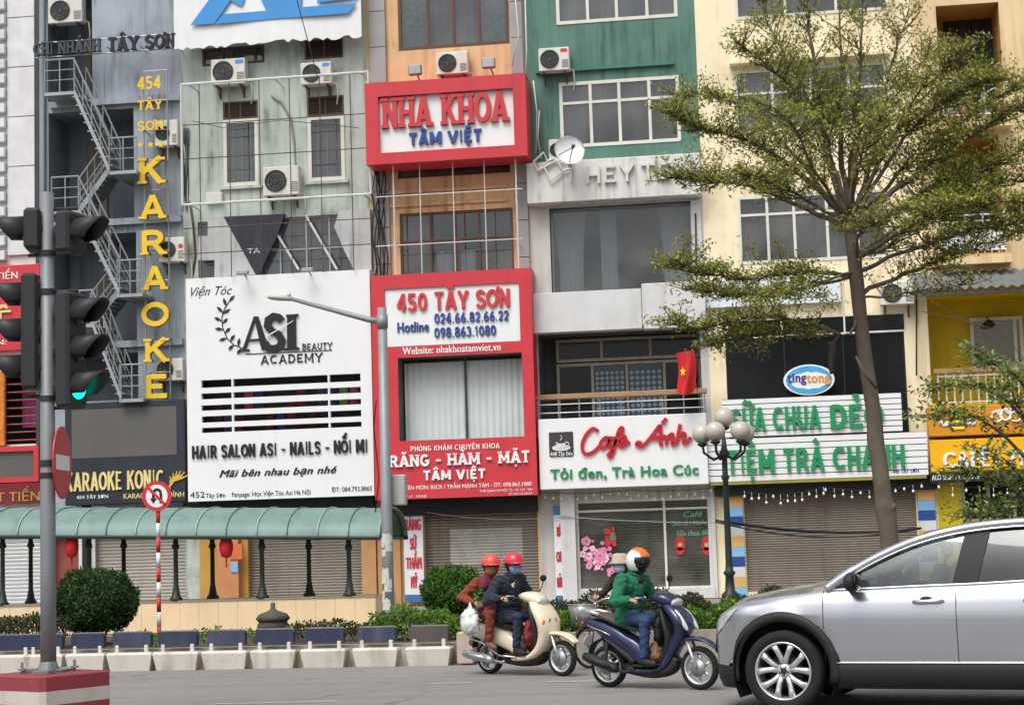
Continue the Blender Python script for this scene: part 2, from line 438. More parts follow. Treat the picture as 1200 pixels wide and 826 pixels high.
# ------------------------------------------------------------------ palette
def H(h):
    return tuple(((c/255)/12.92 if c/255 <= 0.04045 else ((c/255+0.055)/1.055)**2.4) for c in (int(h[i:i+2], 16) for i in (0, 2, 4)))
GRIME = H('4a463f')
m_white_clad = mat('white_cladding', H('d6d6d8'), 0.45, streak=0.25, scol=H('9a9a98'))
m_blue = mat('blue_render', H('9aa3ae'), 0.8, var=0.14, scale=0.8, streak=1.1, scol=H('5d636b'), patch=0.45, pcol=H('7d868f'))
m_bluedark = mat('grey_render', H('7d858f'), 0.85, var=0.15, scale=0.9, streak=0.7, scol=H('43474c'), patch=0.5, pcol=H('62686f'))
m_mint = mat('mint_render', H('b7c2ba'), 0.85, var=0.09, scale=0.9, streak=1.0, scol=H('6a6a60'), patch=0.7, pcol=H('98a096'), sscale=4)
m_orange = mat('orange_render', H('dab287'), 0.8, var=0.1, scale=0.9, streak=0.9, scol=H('7d5935'), patch=0.3, pcol=H('b37d48'))
m_green = mat('green_panel', H('52796d'), 0.55, var=0.14, scale=1.2, streak=1.3, scol=H('33504a'), patch=0.3, pcol=H('54857a'))
m_greenlight = mat('green_trim', H('42786a'), 0.6, var=0.1, streak=0.5, scol=H('2b4a42'))
m_yellow = mat('yellow_render', H('efe2c2'), 0.85, var=0.05, scale=0.8, streak=0.9, scol=H('b08a55'), patch=0.4, pcol=H('e6d6aa'), sscale=3)
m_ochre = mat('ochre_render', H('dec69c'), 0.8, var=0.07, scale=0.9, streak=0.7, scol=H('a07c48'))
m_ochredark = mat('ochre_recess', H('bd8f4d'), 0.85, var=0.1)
m_lemon = mat('lemon_wall', H('cdb410'), 0.6, var=0.08, streak=0.4, scol=H('8d7a1a'))
m_signwhite = mat('sign_white', H('e4e6e8'), 0.4, var=0.02, streak=0.12, scol=H('b9b9b4'))
m_fascia = mat('stained_fascia', H('d2d2d0'), 0.6, var=0.05, streak=0.9, scol=H('66635c'), sscale=7)
m_band = mat('white_band', H('cccdce'), 0.5, var=0.05, streak=0.7, scol=H('a8a8a4'))
m_red = mat('sign_red', H('c53942'), 0.4, var=0.05, streak=0.35, scol=H('8f2a32'))
m_redlet = mat('red_letters', H('c23a41'), 0.4, var=0.06)
m_bluelet = mat('blue_letters', H('2f4a8a'), 0.4, var=0.06)
m_navy = mat('navy_board', H('272d38'), 0.4, var=0.08, streak=0.3, scol=H('44474c'))
m_screen = mat('dead_screen', H('5b5a58'), 0.55, var=0.08, scale=1.2, fine=0.2)
m_gold = mat('gold_letters', H('d9c88a'), 0.35, var=0.08)
m_yel = mat('yellow_letters', H('e3bd35'), 0.4, var=0.06)
m_yelside = mat('letter_sides', H('6b5a28'), 0.6)
m_black = mat('black_paint', H('1f1f22'), 0.45, var=0.1)
m_dark = mat('dark_interior', H('26272a'), 0.8, var=0.2)
m_mid = mat('dim_interior', H('58595b'), 0.8, var=0.2)
m_steel = mat('galvanised_steel', H('9fa3a6'), 0.5, 0.6, var=0.12, fine=0.15)
m_steelwhite = mat('white_steel', H('cfd1d2'), 0.5, var=0.08, streak=0.4, scol=H('8a7a68'))
m_steeldark = mat('dark_steel', H('4a4c50'), 0.5, 0.5, var=0.15)
m_rust = mat('rusty_steel', H('5c4638'), 0.8, var=0.25, fine=0.3)
m_brown = mat('brown_timber', H('5d4032'), 0.6, var=0.15, fine=0.2)
m_brown2 = mat('dark_louvre', H('51423a'), 0.75, var=0.15, fine=0.2)
m_woodrail = mat('timber_rail', H('a2805f'), 0.6, var=0.15, fine=0.25)
m_wframe = mat('white_frame', H('d8d6cd'), 0.5, var=0.05, streak=0.35, scol=H('99917f'))
m_oldframe = mat('weathered_frame', H('a59f92'), 0.6, var=0.1, streak=0.6, scol=H('655c50'))
m_acbody = mat('ac_casing', H('d3d2cb'), 0.45, var=0.05, streak=0.5, scol=H('9a917c'))
m_acgrille = mat('ac_grille', H('4d4d4c'), 0.5, var=0.1)
m_shutter = mat('grey_shutter', H('8d857b'), 0.55, 0.15, var=0.08, scale=0.9, streak=0.5, scol=H('6a6055'), patch=0.45, pcol=H('9a948b'))
m_shutter2 = mat('brown_shutter', H('857c72'), 0.55, 0.15, var=0.1, scale=0.7, streak=0.6, scol=H('5c5044'), patch=0.5, pcol=H('978c80'))
m_shutterpale = mat('pale_shutter', H('a9a49b'), 0.55, 0.1, var=0.06, scale=0.9, streak=0.3, scol=H('878077'))
m_shutterwhite = mat('white_shutter', H('c4c6c8'), 0.5, 0.1, var=0.05)
m_primer = mat('roller_whitewash', H('aeaba6'), 0.8, var=0.12, scale=3, fine=0.35)
m_curt_w = mat('white_curtain', H('c9cfcf'), 0.9, var=0.06)
m_curt_g = mat('grey_curtain', H('8a8a8c'), 0.9, var=0.12)
m_curt_d = mat('patterned_curtain', H('77706e'), 0.9, var=0.35, scale=14)
m_curt_t = mat('teal_curtain', H('6f8f8d'), 0.9, var=0.4, scale=9)
m_tileblue = mat('patterned_glass', H('6f828e'), 0.3, var=0.5, scale=12)
m_greylet = mat('fascia_letters', H('cfcfca'), 0.5, var=0.05)
m_cream = mat('cream_tile', H('e3caa5'), 0.45, var=0.06, scale=1.5, streak=0.3, scol=H('b39a76'))
m_greenlet = mat('green_letters', H('1f8a57'), 0.45, var=0.06)
m_bannerblue = mat('banner_blue', H('3f8fd0'), 0.5, var=0.05)
m_canvas = mat('banner_canvas', H('e2e4e6'), 0.6, var=0.04, streak=0.2, scol=H('a9a9a6'))
m_asphaltsheet = mat('grey_corrugated', H('6b6e70'), 0.7, var=0.12, streak=0.4, scol=H('45474a'))
m_signyellow = mat('sign_yellow', H('e9ae12'), 0.4, var=0.05)
m_signorange = mat('sign_orange', H('d08a1c'), 0.45, var=0.07)
m_redwall = mat('brick_red_wall', H('8f4a44'), 0.7, var=0.12)
m_darkred = mat('dark_red_board', H('6f1f24'), 0.5, var=0.1)
m_poster = mat('poster_white', H('d9dbde'), 0.5, var=0.05)
m_sky = mat('light_blue', H('7fb2dc'), 0.5, var=0.05)
m_royal = mat('royal_blue', H('26478a'), 0.5, var=0.06)
m_tan = mat('tan_stripe', H('d3a862'), 0.5, var=0.06)
m_wire = mat('cable_black', H('232426'), 0.7)
m_flag = mat('flag_red', H('c4262b'), 0.7, var=0.05)
m_star = mat('flag_star', H('f0d53a'), 0.6)
g_pane = glassmat('window_glass', (0.72, 0.75, 0.77), 0.05)
g_shop = glassmat('shop_glass', (0.80, 0.83, 0.81), 0.04)
g_dark = mat('tinted_glass', H('17191c'), 0.12, spec=0.35)

YF = 47.0                                   # the shop fronts stand along Y = 47
TOP = at(600, -130, YF).z
XB = [at(p, 300, YF).x for p in (-90, 47, 215, 435, 622, 826, 1083, 1275)]

def shell(root, x0, x1, z0, z1, Y, depth, ops, m, reveal=0.25, name='wall', rm=None):
    """front wall with real openings, reveals, party walls, rear wall and roof; ops are (x0,x1,z0,z1[,reveal])"""
    mb = MB()
    xs = sorted({x0, x1} | {o[0] for o in ops} | {o[1] for o in ops}); zs = sorted({z0, z1} | {o[2] for o in ops} | {o[3] for o in ops})
    xs = [x for x in xs if x0 <= x <= x1]; zs = [z for z in zs if z0 <= z <= z1]
    for i in range(len(xs)-1):
        for j in range(len(zs)-1):
            cx, cz = (xs[i]+xs[i+1])/2, (zs[j]+zs[j+1])/2
            if any(o[0] < cx < o[1] and o[2] < cz < o[3] for o in ops): continue
            mb.quad((xs[i],Y,zs[j]), (xs[i+1],Y,zs[j]), (xs[i+1],Y,zs[j+1]), (xs[i],Y,zs[j+1]))
    mb.use(1 if rm else 0)
    for o in ops:
        a, b, c, d = o[:4]; r = o[4] if len(o) > 4 else reveal
        mb.quad((a,Y,c),(a,Y+r,c),(a,Y+r,d),(a,Y,d)); mb.quad((b,Y,c),(b,Y,d),(b,Y+r,d),(b,Y+r,c))
        mb.quad((a,Y,d),(a,Y+r,d),(b,Y+r,d),(b,Y,d)); mb.quad((a,Y,c),(b,Y,c),(b,Y+r,c),(a,Y+r,c))
    mb.use(0)
    if depth:
        e = 0.01
        mb.quad((x0+e,Y,z0),(x0+e,Y,z1),(x0+e,Y+depth,z1),(x0+e,Y+depth,z0)); mb.quad((x1-e,Y,z0),(x1-e,Y+depth,z0),(x1-e,Y+depth,z1),(x1-e,Y,z1))
        mb.quad((x0+e,Y+depth,z0),(x0+e,Y+depth,z1),(x1-e,Y+depth,z1),(x1-e,Y+depth,z0)); mb.quad((x0,Y,z1),(x1,Y,z1),(x1,Y+depth,z1),(x0,Y+depth,z1))
    return mb.build(name, [m, rm] if rm else m, root, fix=False)
def curtain(parent, x0, x1, z0, z1, y, m, waves=None, taper=0.0, amp=0.045):
    mb = MB().use(0, True); n = max(8, int((x1-x0)*22)); k = waves or (x1-x0)*5
    rows = []
    for j in range(7):
        v = j/6; row = []
        for i in range(n+1):
            u = i/n; sq = 1 - taper*math.sin(v*math.pi/2)*(1-v*0.3)
            x = x0 + (x1-x0)*((u-0.5)*sq+0.5)
            row.append((x, y + amp*math.sin(u*k*2*math.pi + 0.6*math.sin(9*u)) , z1 + (z0-z1)*v))
        rows.append(row)
    vs = [p for r in rows for p in r]; fs = [(j*(n+1)+i, j*(n+1)+i+1, (j+1)*(n+1)+i+1, (j+1)*(n+1)+i) for j in range(6) for i in range(n)]
    mb.add(vs, fs)
    return mb.build('curtain', m, parent)
def window(root, rc, Y, cols=(), rows=(), fm=None, gm=None, fw=0.06, rec=0.14, curtains=(), bars=None, name='window', colrange=None):
    """rc = x0,x1,z0,z1; cols/rows = fractions where mullions/transoms stand"""
    x0, x1, z0, z1 = rc; a, b = Y+rec-0.05, Y+rec+0.03
    mb = MB()
    mb.box(x0, x0+fw, a, b, z0, z1); mb.box(x1-fw, x1, a, b, z0, z1); mb.box(x0+fw, x1-fw, a, b, z0, z0+fw); mb.box(x0+fw, x1-fw, a, b, z1-fw, z1)
    for c in cols:
        X = x0+(x1-x0)*c; mb.box(X-fw*0.45, X+fw*0.45, a+0.004, b-0.004, z0+fw, z1-fw)
    for r in rows:
        Z = z0+(z1-z0)*r; mb.box(x0+fw, x1-fw, a+0.009, b-0.009, Z-fw*0.4, Z+fw*0.4)
    if bars:
        for i in range(1, bars): mb.tube((x0+(x1-x0)*i/bars, b+0.05, z0), (x0+(x1-x0)*i/bars, b+0.05, z1), 0.012, 5)
    fr = mb.build(name, fm or m_wframe, root)
    MB().box(x0+fw*0.5, x1-fw*0.5, Y+rec-0.012, Y+rec-0.004, z0+fw*0.5, z1-fw*0.5).build('pane', gm or g_pane, fr)
    for c in curtains:
        u0, u1, m = c[:3]; v0, v1 = c[3:5] if len(c) >= 5 else (0, 1); tp = c[5] if len(c) > 5 else 0
        curtain(fr, x0+fw+(x1-x0-2*fw)*u0, x0+fw+(x1-x0-2*fw)*u1, z0+(z1-z0)*v0, z0+(z1-z0)*v1, Y+rec+0.16, m, taper=tp)
    return fr
def louvre(root, rc, Y, m, n=8, name='louvre_vent', rec=0.05):
    x0, x1, z0, z1 = rc; mb = MB(); fw = 0.05
    mb.box(x0, x0+fw, Y+rec-0.06, Y+rec+0.02, z0, z1); mb.box(x1-fw, x1, Y+rec-0.06, Y+rec+0.02, z0, z1)
    mb.box(x0+fw, x1-fw, Y+rec-0.06, Y+rec+0.02, z0, z0+fw); mb.box(x0+fw, x1-fw, Y+rec-0.06, Y+rec+0.02, z1-fw, z1)
    for xm in ((x0+x1)/2,): mb.box(xm-0.025, xm+0.025, Y+rec-0.055, Y+rec+0.015, z0+fw, z1-fw)
    for i in range(n):
        z = z0+fw+(z1-z0-2*fw)*(i+0.2)/n; h = (z1-z0-2*fw)/n
        for xa, xb in ((x0+fw, (x0+x1)/2-0.025), ((x0+x1)/2+0.025, x1-fw)):
            mb.quad((xa,Y+rec-0.045,z),(xb,Y+rec-0.045,z),(xb,Y+rec+0.0,z+h*0.85),(xa,Y+rec+0.0,z+h*0.85))
    mb.box(x0+fw, x1-fw, Y+rec+0.03, Y+rec+0.05, z0+fw, z1-fw)
    return mb.build(name, m, root)
def shutter(root, rc, Y, m, pitch=0.085, name='roller_shutter', dep=0.022, patchrc=None, pm=None):
    x0, x1, z0, z1 = rc; n = int((z1-z0)/pitch); pitch = (z1-z0)/n; vs = []; fs = []
    mb = MB()
    def sheet(x0, x1, za, zb, yo):
        vs = []; fs = []; k = 0
        z = z0
        for i in range(n):
            zz = z0+i*pitch
            if zz < za-1e-6 or zz+pitch > zb+1e-6: continue
            o = len(vs)
            for dz, dy in ((0, dep), (0.18, 0.0), (0.55, -dep*0.35), (0.9, 0.0), (1.0, dep)):
                vs += [(x0, Y+dy+yo, zz+dz*pitch), (x1, Y+dy+yo, zz+dz*pitch)]
            fs += [(o+2*q, o+2*q+1, o+2*q+3, o+2*q+2) for q in range(4)]
        return vs, fs
    mb.add(*sheet(x0, x1, z0, z1, 0.0))
    mb.box(x0, x1, Y-0.02, Y+0.05, z0-0.001, z0+0.07)
    o = mb.build(name, m, root)
    if patchrc:
        MB().add(*sheet(patchrc[0], patchrc[1], patchrc[2], patchrc[3], -0.004)).build('whitewashed_patch', pm, o)
    return o
def ac(px0, py0, px1, py1, Y, label, group='air conditioner units on the fronts', logo=None, logopx=None, rot=False):
    """outdoor unit hung on the wall at Y: casing, fan grille, side vents, brackets"""
    D = 0.32; g = 0.10; yf = Y-g-D
    x0, x1, z0, z1 = RECT(px0, py0, px1, py1, yf)
    t = thing('ac_unit', ((x0+x1)/2, Y, z0-0.12), label, 'air conditioner', group)
    c = MB().chbox(x0, x1, yf, yf+D, z0, z1, 0.02).build('casing', m_acbody, t)
    hw, hh = (x1-x0), (z1-z0); r = min(hh*0.40, hw*0.3); cx, cz = x0+hw*0.36, (z0+z1)/2
    mb = MB(); mb.lathe((cx, yf+0.004, cz), (0,-1,0), [(0, r), (0.012, r), (0.014, r*0.94)], 24)
    mb.build('fan_recess', m_acgrille, t)
    mb = MB()
    for q in (0.35, 0.6, 0.85, 1.0): mb.torus((cx, yf-0.022, cz), (0,1,0), r*q, 0.008, 20, 4)
    for q in range(8):
        a = math.pi*q/4; mb.tube((cx+0.05*math.cos(a), yf-0.022, cz+0.05*math.sin(a)), (cx+r*math.cos(a), yf-0.022, cz+r*math.sin(a)), 0.006, 4)
    mb.lathe((cx, yf-0.016, cz), (0,-1,0), [(0, 0.055), (0.012, 0.05)], 14)
    mb.build('fan_grille', m_steeldark, t)
    mb = MB()
    for q in range(6): mb.box(x0+hw*0.76, x1-0.03, yf-0.006, yf+0.004, z0+hh*(0.12+0.06*q), z0+hh*(0.145+0.06*q))
    mb.build('side_vent', m_acgrille, t)
    if logo:
        if logo == 'dot':
            MB().lathe((x0+hw*0.86, yf+0.002, z0+hh*0.62), (0,-1,0), [(0, 0.07), (0.008, 0.07)], 14).build('logo', m_redlet, t)
        else:
            MB().box(x0+hw*0.72, x1-0.05, yf-0.006, yf+0.004, z0+hh*0.78, z0+hh*0.93).build('logo', logo, t)
    for X in (x0+hw*0.15, x1-hw*0.15):
        mb = MB(); mb.box(X-0.02, X+0.02, yf-0.03, Y, z0-0.045, z0-0.003); mb.box(X-0.02, X+0.02, Y-0.03, Y, z0-0.3, z0-0.045)
        mb.tube((X, yf+0.06, z0-0.04), (X, Y-0.015, z0-0.28), 0.012, 5); mb.build('bracket', m_rust, t)
    mb = MB().use(0, True); mb.path([(x1-0.03, Y-g-0.02, z0+0.1), (x1+0.07, Y-g, z0+0.06), (x1+0.09, Y-0.05, z0-0.25), (x1+0.05, Y-0.02, z0-0.5)], 0.022, 6)
    mb.build('pipe', m_acbody, t)
    return t
def building(name, i, label):
    return thing(name, ((XB[i]+XB[i+1])/2, YF, 0), label, 'building')
def B(rc, r=None): return rc if r is None else (*rc, r)

# ================================================================== 1  white clad shop house with the red boards
b1 = building('shop_house', 0, 'white panelled shop house with red signboards at the edge of the row')
x0, x1 = XB[0], XB[1]
g1 = RECT(-60, 628, 50, 713, YF)
lo1 = RECT(-80, 438, 43, 522, YF)
shell(b1, x0, x1, 0, TOP, YF, 8, [g1, lo1], m_white_clad, 0.3)
zs = [at(20, y, YF).z for y in (300, 255, 196, 138, 80, 22, -36)]
for k in range(len(zs)-1):                      # cladding panels with open joints
    MB().chbox(at(10, 150, YF).x, x1-0.12, YF-0.09, YF-0.005, zs[k]+0.012, zs[k+1]-0.012, 0.008).build('cladding_panel', m_white_clad, b1)
mb = MB()
for k in range(19):
    z = at(4, 306-17.2*k, YF).z
    mb.chbox(x0+0.1, at(10, 150, YF).x-0.03, YF-0.22, YF-0.005, z, z+0.26, 0.01)
mb.build('fin_screen', m_white_clad, b1)
MB().box(x1-0.11, x1-0.02, YF-0.05, YF, 4, TOP).build('drain_pipe', m_steeldark, b1)
shutter(b1, g1, YF+0.12, m_shutterwhite, 0.10)
mb = MB()
for k in range(9):
    z = lo1[2]+(lo1[3]-lo1[2])*(k+0.5)/9; mb.tube((lo1[0], YF-0.02, z), (lo1[1], YF-0.02, z), 0.022, 6)
mb.build('grille', m_redwall, b1)
MB().box(lo1[0], lo1[1], YF+1.4, YF+1.45, lo1[2], lo1[3]).build('back_wall', m_dark, b1)
curtain(b1, at(14,470,YF).x, at(34,470,YF).x, lo1[2]+0.5, lo1[3]-0.3, YF+0.7, mat('magenta_cloth', H('9d4f7d'), 0.9))
rc = RECT(-70, 312, 47, 412, YF-0.25)
s = thing('shop_sign', (rc[0], YF-0.25, rc[2]), 'red signboard with white and gold letters on the white panelled house', 'sign', 'shop signs along the row')
MB().chbox(*rc[:2], YF-0.25, YF-0.01, *rc[2:], 0.02).build('board', m_red, s)
T('TIẾN', -4, 21, 327, 8, YF-0.25, m_signwhite, s, bold=0.02)
T('Ê', -3, 14, 387, 24, YF-0.25, m_gold, s, bold=0.05, ext=0.05)
T('N:', -4, 8, 404, 6, YF-0.25, m_signwhite, s)
rc = RECT(-70, 436, 5, 524, YF-0.2)
MB().chbox(*rc[:2], YF-0.2, YF-0.06, *rc[2:], 0.02).build('orange_screen', mat('orange_mesh', H('c77a35'), 0.7, var=0.3, scale=9), b1)
rc = RECT(-70, 524, 45, 566, YF-0.3)
s = thing('led_sign', (rc[0], YF-0.3, rc[2]), 'unlit black display board in a bright red frame', 'sign', 'shop signs along the row')
mb = MB(); f = 0.14
mb.box(rc[0], rc[1], YF-0.3, YF-0.03, rc[2], rc[2]+f); mb.box(rc[0], rc[1], YF-0.3, YF-0.03, rc[3]-f, rc[3]); mb.box(rc[1]-f, rc[1], YF-0.3, YF-0.03, rc[2]+f, rc[3]-f); mb.box(rc[0], rc[0]+f, YF-0.3, YF-0.03, rc[2]+f, rc[3]-f)
mb.build('frame', m_red, s)
MB().box(rc[0]+f, rc[1]-f, YF-0.22, YF-0.03, rc[2]+f, rc[3]-f).build('screen', m_screen, s)
rc = RECT(-70, 567, 48, 591, YF-0.3)
s = thing('shop_sign', (rc[0], YF-0.3, rc[2]), 'dark red strip sign with dull gold letters just above the green canopy', 'sign', 'shop signs along the row')
MB().box(*rc[:2], YF-0.3, YF-0.01, *rc[2:]).build('board', m_darkred, s)
T('T TIẾN', -4, 47, 587, 11, YF-0.3, mat('dull_gold', H('a98a4a'), 0.5), s, bold=0.02)

# ================================================================== 2  blue-grey house with the fire escape
b2 = building('shop_house', 1, 'blue grey house with an outside steel fire escape and yellow vertical letters')
x0, x1 = XB[1], XB[2]
recs = [RECT(57, 130, 157, 262, YF), RECT(58, 275, 160, 402, YF), RECT(60, 415, 162, 470, YF), RECT(56, -20, 108, 118, YF)]
gs = [RECT(62, 628, 94, 708, YF), RECT(112, 628, 242, 708, YF)]
gs = [(max(g[0], x0+0.03), min(g[1], x1-0.05), max(0.15, g[2]), g[3]) for g in gs]
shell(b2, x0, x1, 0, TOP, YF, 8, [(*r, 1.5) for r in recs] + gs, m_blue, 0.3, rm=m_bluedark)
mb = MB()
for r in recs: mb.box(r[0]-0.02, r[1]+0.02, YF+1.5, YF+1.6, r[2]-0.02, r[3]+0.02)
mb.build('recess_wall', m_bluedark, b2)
for px in ((102, 168, 126, 258), (112, 330, 130, 402), (98, 20, 107, 116)):
    r = RECT(*px, YF+1.44); MB().chbox(r[0], r[1], YF+1.42, YF+1.5, r[2], r[3], 0.02).build('door', mat('grey_brown_door', H('7a7468'), 0.7), b2)
for py in (121, 262, 405):
    z = at(110, py, YF).z; MB().box(x0+0.35, x1-0.02, YF-0.14, YF-0.002, z-0.1, z+0.08).build('ledge', m_blue, b2)
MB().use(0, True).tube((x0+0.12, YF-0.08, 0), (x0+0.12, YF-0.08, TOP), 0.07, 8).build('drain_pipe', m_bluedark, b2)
MB().box(gs[0][0], gs[0][1], YF+0.2, YF+0.25, gs[0][2], gs[0][3]).build('red_wall', m_redwall, b2)
shutter(b2, gs[1], YF+0.12, m_shutterpale, 0.09)
mb = MB()
for px in (60, 96, 111, 243): X = at(px, 660, YF).x; mb.box(X-0.05, X+0.05, YF-0.1, YF-0.004, 0, 3.2)
mb.build('steel_post', m_steelwhite, b2)
MB().box(at(97, 660, YF).x+0.06, at(110, 660, YF).x-0.06, YF-0.2, YF-0.003, 0, 3.1).build('dark_column', m_black, b2)
# fire escape
fe = thing('fire_escape', (at(110, 300, YF).x, YF, at(110, 470, YF).z), 'grey steel fire escape zigzagging down the blue grey house', 'stairs')
def flight(pa, pb, Y0, Y1):
    a, b = at(*pa, Y0), at(*pb, Y0); mb = MB(); wv = Vector((0, Y1-Y0, 0)); d = b-a; n = 9
    for o in (Vector((0,0,0)), wv):
        p, q = a+o, b+o; h = 0.11
        mb.add([p+Vector((0,-.02,-h)), q+Vector((0,-.02,-h)), q+Vector((0,-.02,h)), p+Vector((0,-.02,h)), p+Vector((0,.02,-h)), q+Vector((0,.02,-h)), q+Vector((0,.02,h)), p+Vector((0,.02,h))],
               [(0,1,2,3),(4,7,6,5),(0,4,5,1),(3,2,6,7),(1,5,6,2),(0,3,7,4)])
        up = Vector((0, 0, 0.92))
        mb.tube(p+up, q+up, 0.025, 6); mb.tube(p+up*0.55, q+up*0.55, 0.014, 5); mb.tube(p+up*0.3, q+up*0.3, 0.014, 5)
        for k in range(5): c = p+d*k/4; mb.tube(c, c+up, 0.017, 5)
    for k in range(n):
        c = a+d*(k+0.5)/n; s_ = 1 if d.x > 0 else -1
        mb.box(c.x-0.13, c.x+0.13, Y0+0.02, Y1-0.02, c.z-0.015, c.z+0.015)
    mb.build('stair_flight', m_steel, fe)
def landing(px0, px1, py, Y0, Y1):
    a, b = at(px0, py, Y0), at(px1, py, Y0); z = (a.z+b.z)/2; mb = MB()
    mb.box(a.x, b.x, Y0, Y1, z-0.09, z)
    for hgt, r in ((0.92, 0.025), (0.62, 0.014), (0.34, 0.014)): mb.tube((a.x, Y0+0.03, z+hgt), (b.x, Y0+0.03, z+hgt), r, 6)
    for k in range(3): X = a.x+(b.x-a.x)*k/2; mb.tube((X, Y0+0.03, z), (X, Y0+0.03, z+0.92), 0.02, 5)
    mb.build('landing', m_steel, fe)
ya, yb, yc, yd = YF-0.95, YF-0.1, YF+0.05, YF+0.85
flight((87, 108), (128, 199), ya, yb); flight((92, 246), (140, 343), ya, yb); flight((108, 378), (142, 466), ya, yb)
flight((128, 199), (94, 246), yc, yd); flight((138, 343), (106, 384), yc, yd)
landing(52, 87, 108, ya, yd); landing(128, 160, 200, ya, yd); landing(60, 92, 246, ya, yd); landing(137, 167, 344, ya, yd); landing(78, 108, 380, ya, yd); landing(140, 168, 467, ya, yd)
# roof-line letters on a rail
s = thing('letter_sign', (at(150, 66, YF-0.1).x, YF, at(150, 66, YF-0.1).z), 'row of dark standing letters on thin rails above the fire escape', 'sign', 'shop signs along the row')
T('CHI NHÁNH', 40, 119, 64, 15, YF-0.5, m_steeldark, s, ext=0.10, fnt='slab', thick=0.2)
T('TÂY SƠN', 127, 207, 59, 16, YF-0.5, m_black, s, ext=0.10, fnt='slab', thick=0.2)
mb = MB()
for py in (63, 46): a, b = at(42, py+3, YF-0.42), at(210, py-4, YF-0.42); mb.tube((a.x, YF-0.42, (a.z+b.z)/2), (b.x, YF-0.42, (a.z+b.z)/2), 0.02, 5)
for px in (45, 80, 125, 165, 208): a = at(px, 55, YF-0.4); mb.tube((a.x, YF-0.4, a.z), (a.x, YF, a.z), 0.02, 5)
mb.build('rail', m_steel, s)
# vertical yellow letters on a ladder frame
YS = YF-0.55
s = thing('vertical_sign', (at(182, 470, YS).x, YF, at(182, 470, YS).z), 'tall ladder frame carrying yellow letters one above the other', 'sign', 'shop signs along the row')
mb = MB(); xa, xb = at(170, 300, YS+0.1).x, at(198, 300, YS+0.1).x; za, zb = at(182, 472, YS).z, at(182, 82, YS).z
for X in (xa, xb): mb.tube((X, YS+0.1, za), (X, YS+0.1, zb), 0.022, 6)
for k in range(12): z = za+(zb-za)*k/11; mb.tube((xa, YS+0.1, z), (xb, YS+0.1, z), 0.014, 5)
for k in (1, 5, 9): z = za+(zb-za)*k/11; mb.tube((xa, YS+0.1, z), (xa, YF, z), 0.018, 5); mb.tube((xb, YS+0.1, z), (xb, YF, z), 0.018, 5)
mb.build('frame', m_steel, s)
T('454', 161, 190, 105, 15, YS, m_yel, s, ext=0.03, fnt='sans', thick=0.19)
T('TÂY', 161, 191, 129, 11, YS, m_yel, s, ext=0.03, fnt='slab', thick=0.2)
T('SƠN', 161, 193, 153, 11, YS, m_yel, s, ext=0.03, fnt='slab', thick=0.2)
for px in (165, 177, 189):
    a = at(px, 170, YS); q = 0.10
    MB().prism([(a.x+q*(1 if k % 2 == 0 else .45)*math.sin(k*math.pi/5), a.z+q*(1 if k % 2 == 0 else .45)*math.cos(k*math.pi/5)) for k in range(10)], YS-0.03, YS).build('star', m_yel, s)
for ch, a, b, py, cp in (('K',161,197,217,30), ('A',163,198,258,27), ('R',164,199,300,28), ('A',166,200,341,27), ('O',166,201,383,27), ('K',168,202,425,27), ('E',170,201,467,27)):
    X0, X1 = at(a, py, YS).x, at(b, py, YS).x; z = at(a, py, YS).z; h = at(a, py-cp, YS).z - z
    mb = MB(); slab(mb, ch, X0, X1, z, h, YS-0.06, 0.06, 0.215); mb.build('lettering', m_yel, s)
    mb = MB(); slab(mb, ch, X0, X1, z, h, YS-0.002, 0.05, 0.245); mb.build('letter_back', m_yelside, s)
ac(56, -2, 96, 27, YF+0.3, 'grey air conditioner high above the standing dark letters')
ac(181, 141, 208, 171, YF, 'air conditioner behind the small stars of the yellow sign')
ac(186, 278, 216, 307, YF, 'air conditioner with a round red logo beside the yellow R', logo='dot')
ac(182, 420, 214, 446, YF, 'air conditioner next to the lowest yellow letter', logo=None)
# karaoke board
YK = YF-0.7
rc = RECT(76, 470, 217, 590, YK)
s = thing('karaoke_board', ((rc[0]+rc[1])/2, YK, rc[2]), 'navy karaoke board with a blank grey screen and gold wing emblem', 'sign', 'shop signs along the row')
MB().chbox(rc[0], rc[1], YK, YF-0.01, rc[2], rc[3], 0.02).build('board', m_navy, s)
r2 = RECT(84, 478, 207, 535, YK-0.01); MB().box(r2[0], r2[1], YK-0.012, YK+0.002, r2[2], r2[3]).build('screen', m_screen, s)
T('KARAOKE KONIC', 77, 193, 574, 22, YK, m_gold, s, ext=0.05, fnt='sans', thick=0.22)
T('454 TÂY SƠN', 90, 127, 584, 4, YK, m_signwhite, s)
T('KARAOKE GIA ĐÌNH', 145, 216, 583, 6, YK, m_gold, s)
mb = MB()
c0 = at(197, 577, YK)
for k in range(6):
    L_ = 0.42+0.07*k; a0 = R(78-13*k); q = []
    pts = [(c0.x + L_*math.cos(a0)*u*0.75 + 0.10*math.sin(u*3.1)*0.5, c0.z + L_*math.sin(a0)*u + 0.05*k + 0.02) for u in (0, .25, .5, .75, 1)]
    stroke(mb, [(c0.x-0.05+0.01*k, c0.z+0.0+0.02*k)] + pts[1:4], 0.055, YK-0.035-0.002*k, YK+0.002); 
    stroke(mb, pts[3:], 0.03, YK-0.034-0.002*k, YK+0.002)
mb.build('wing_emblem', mat('emblem_gold', H('c9ab4f'), 0.4), s)

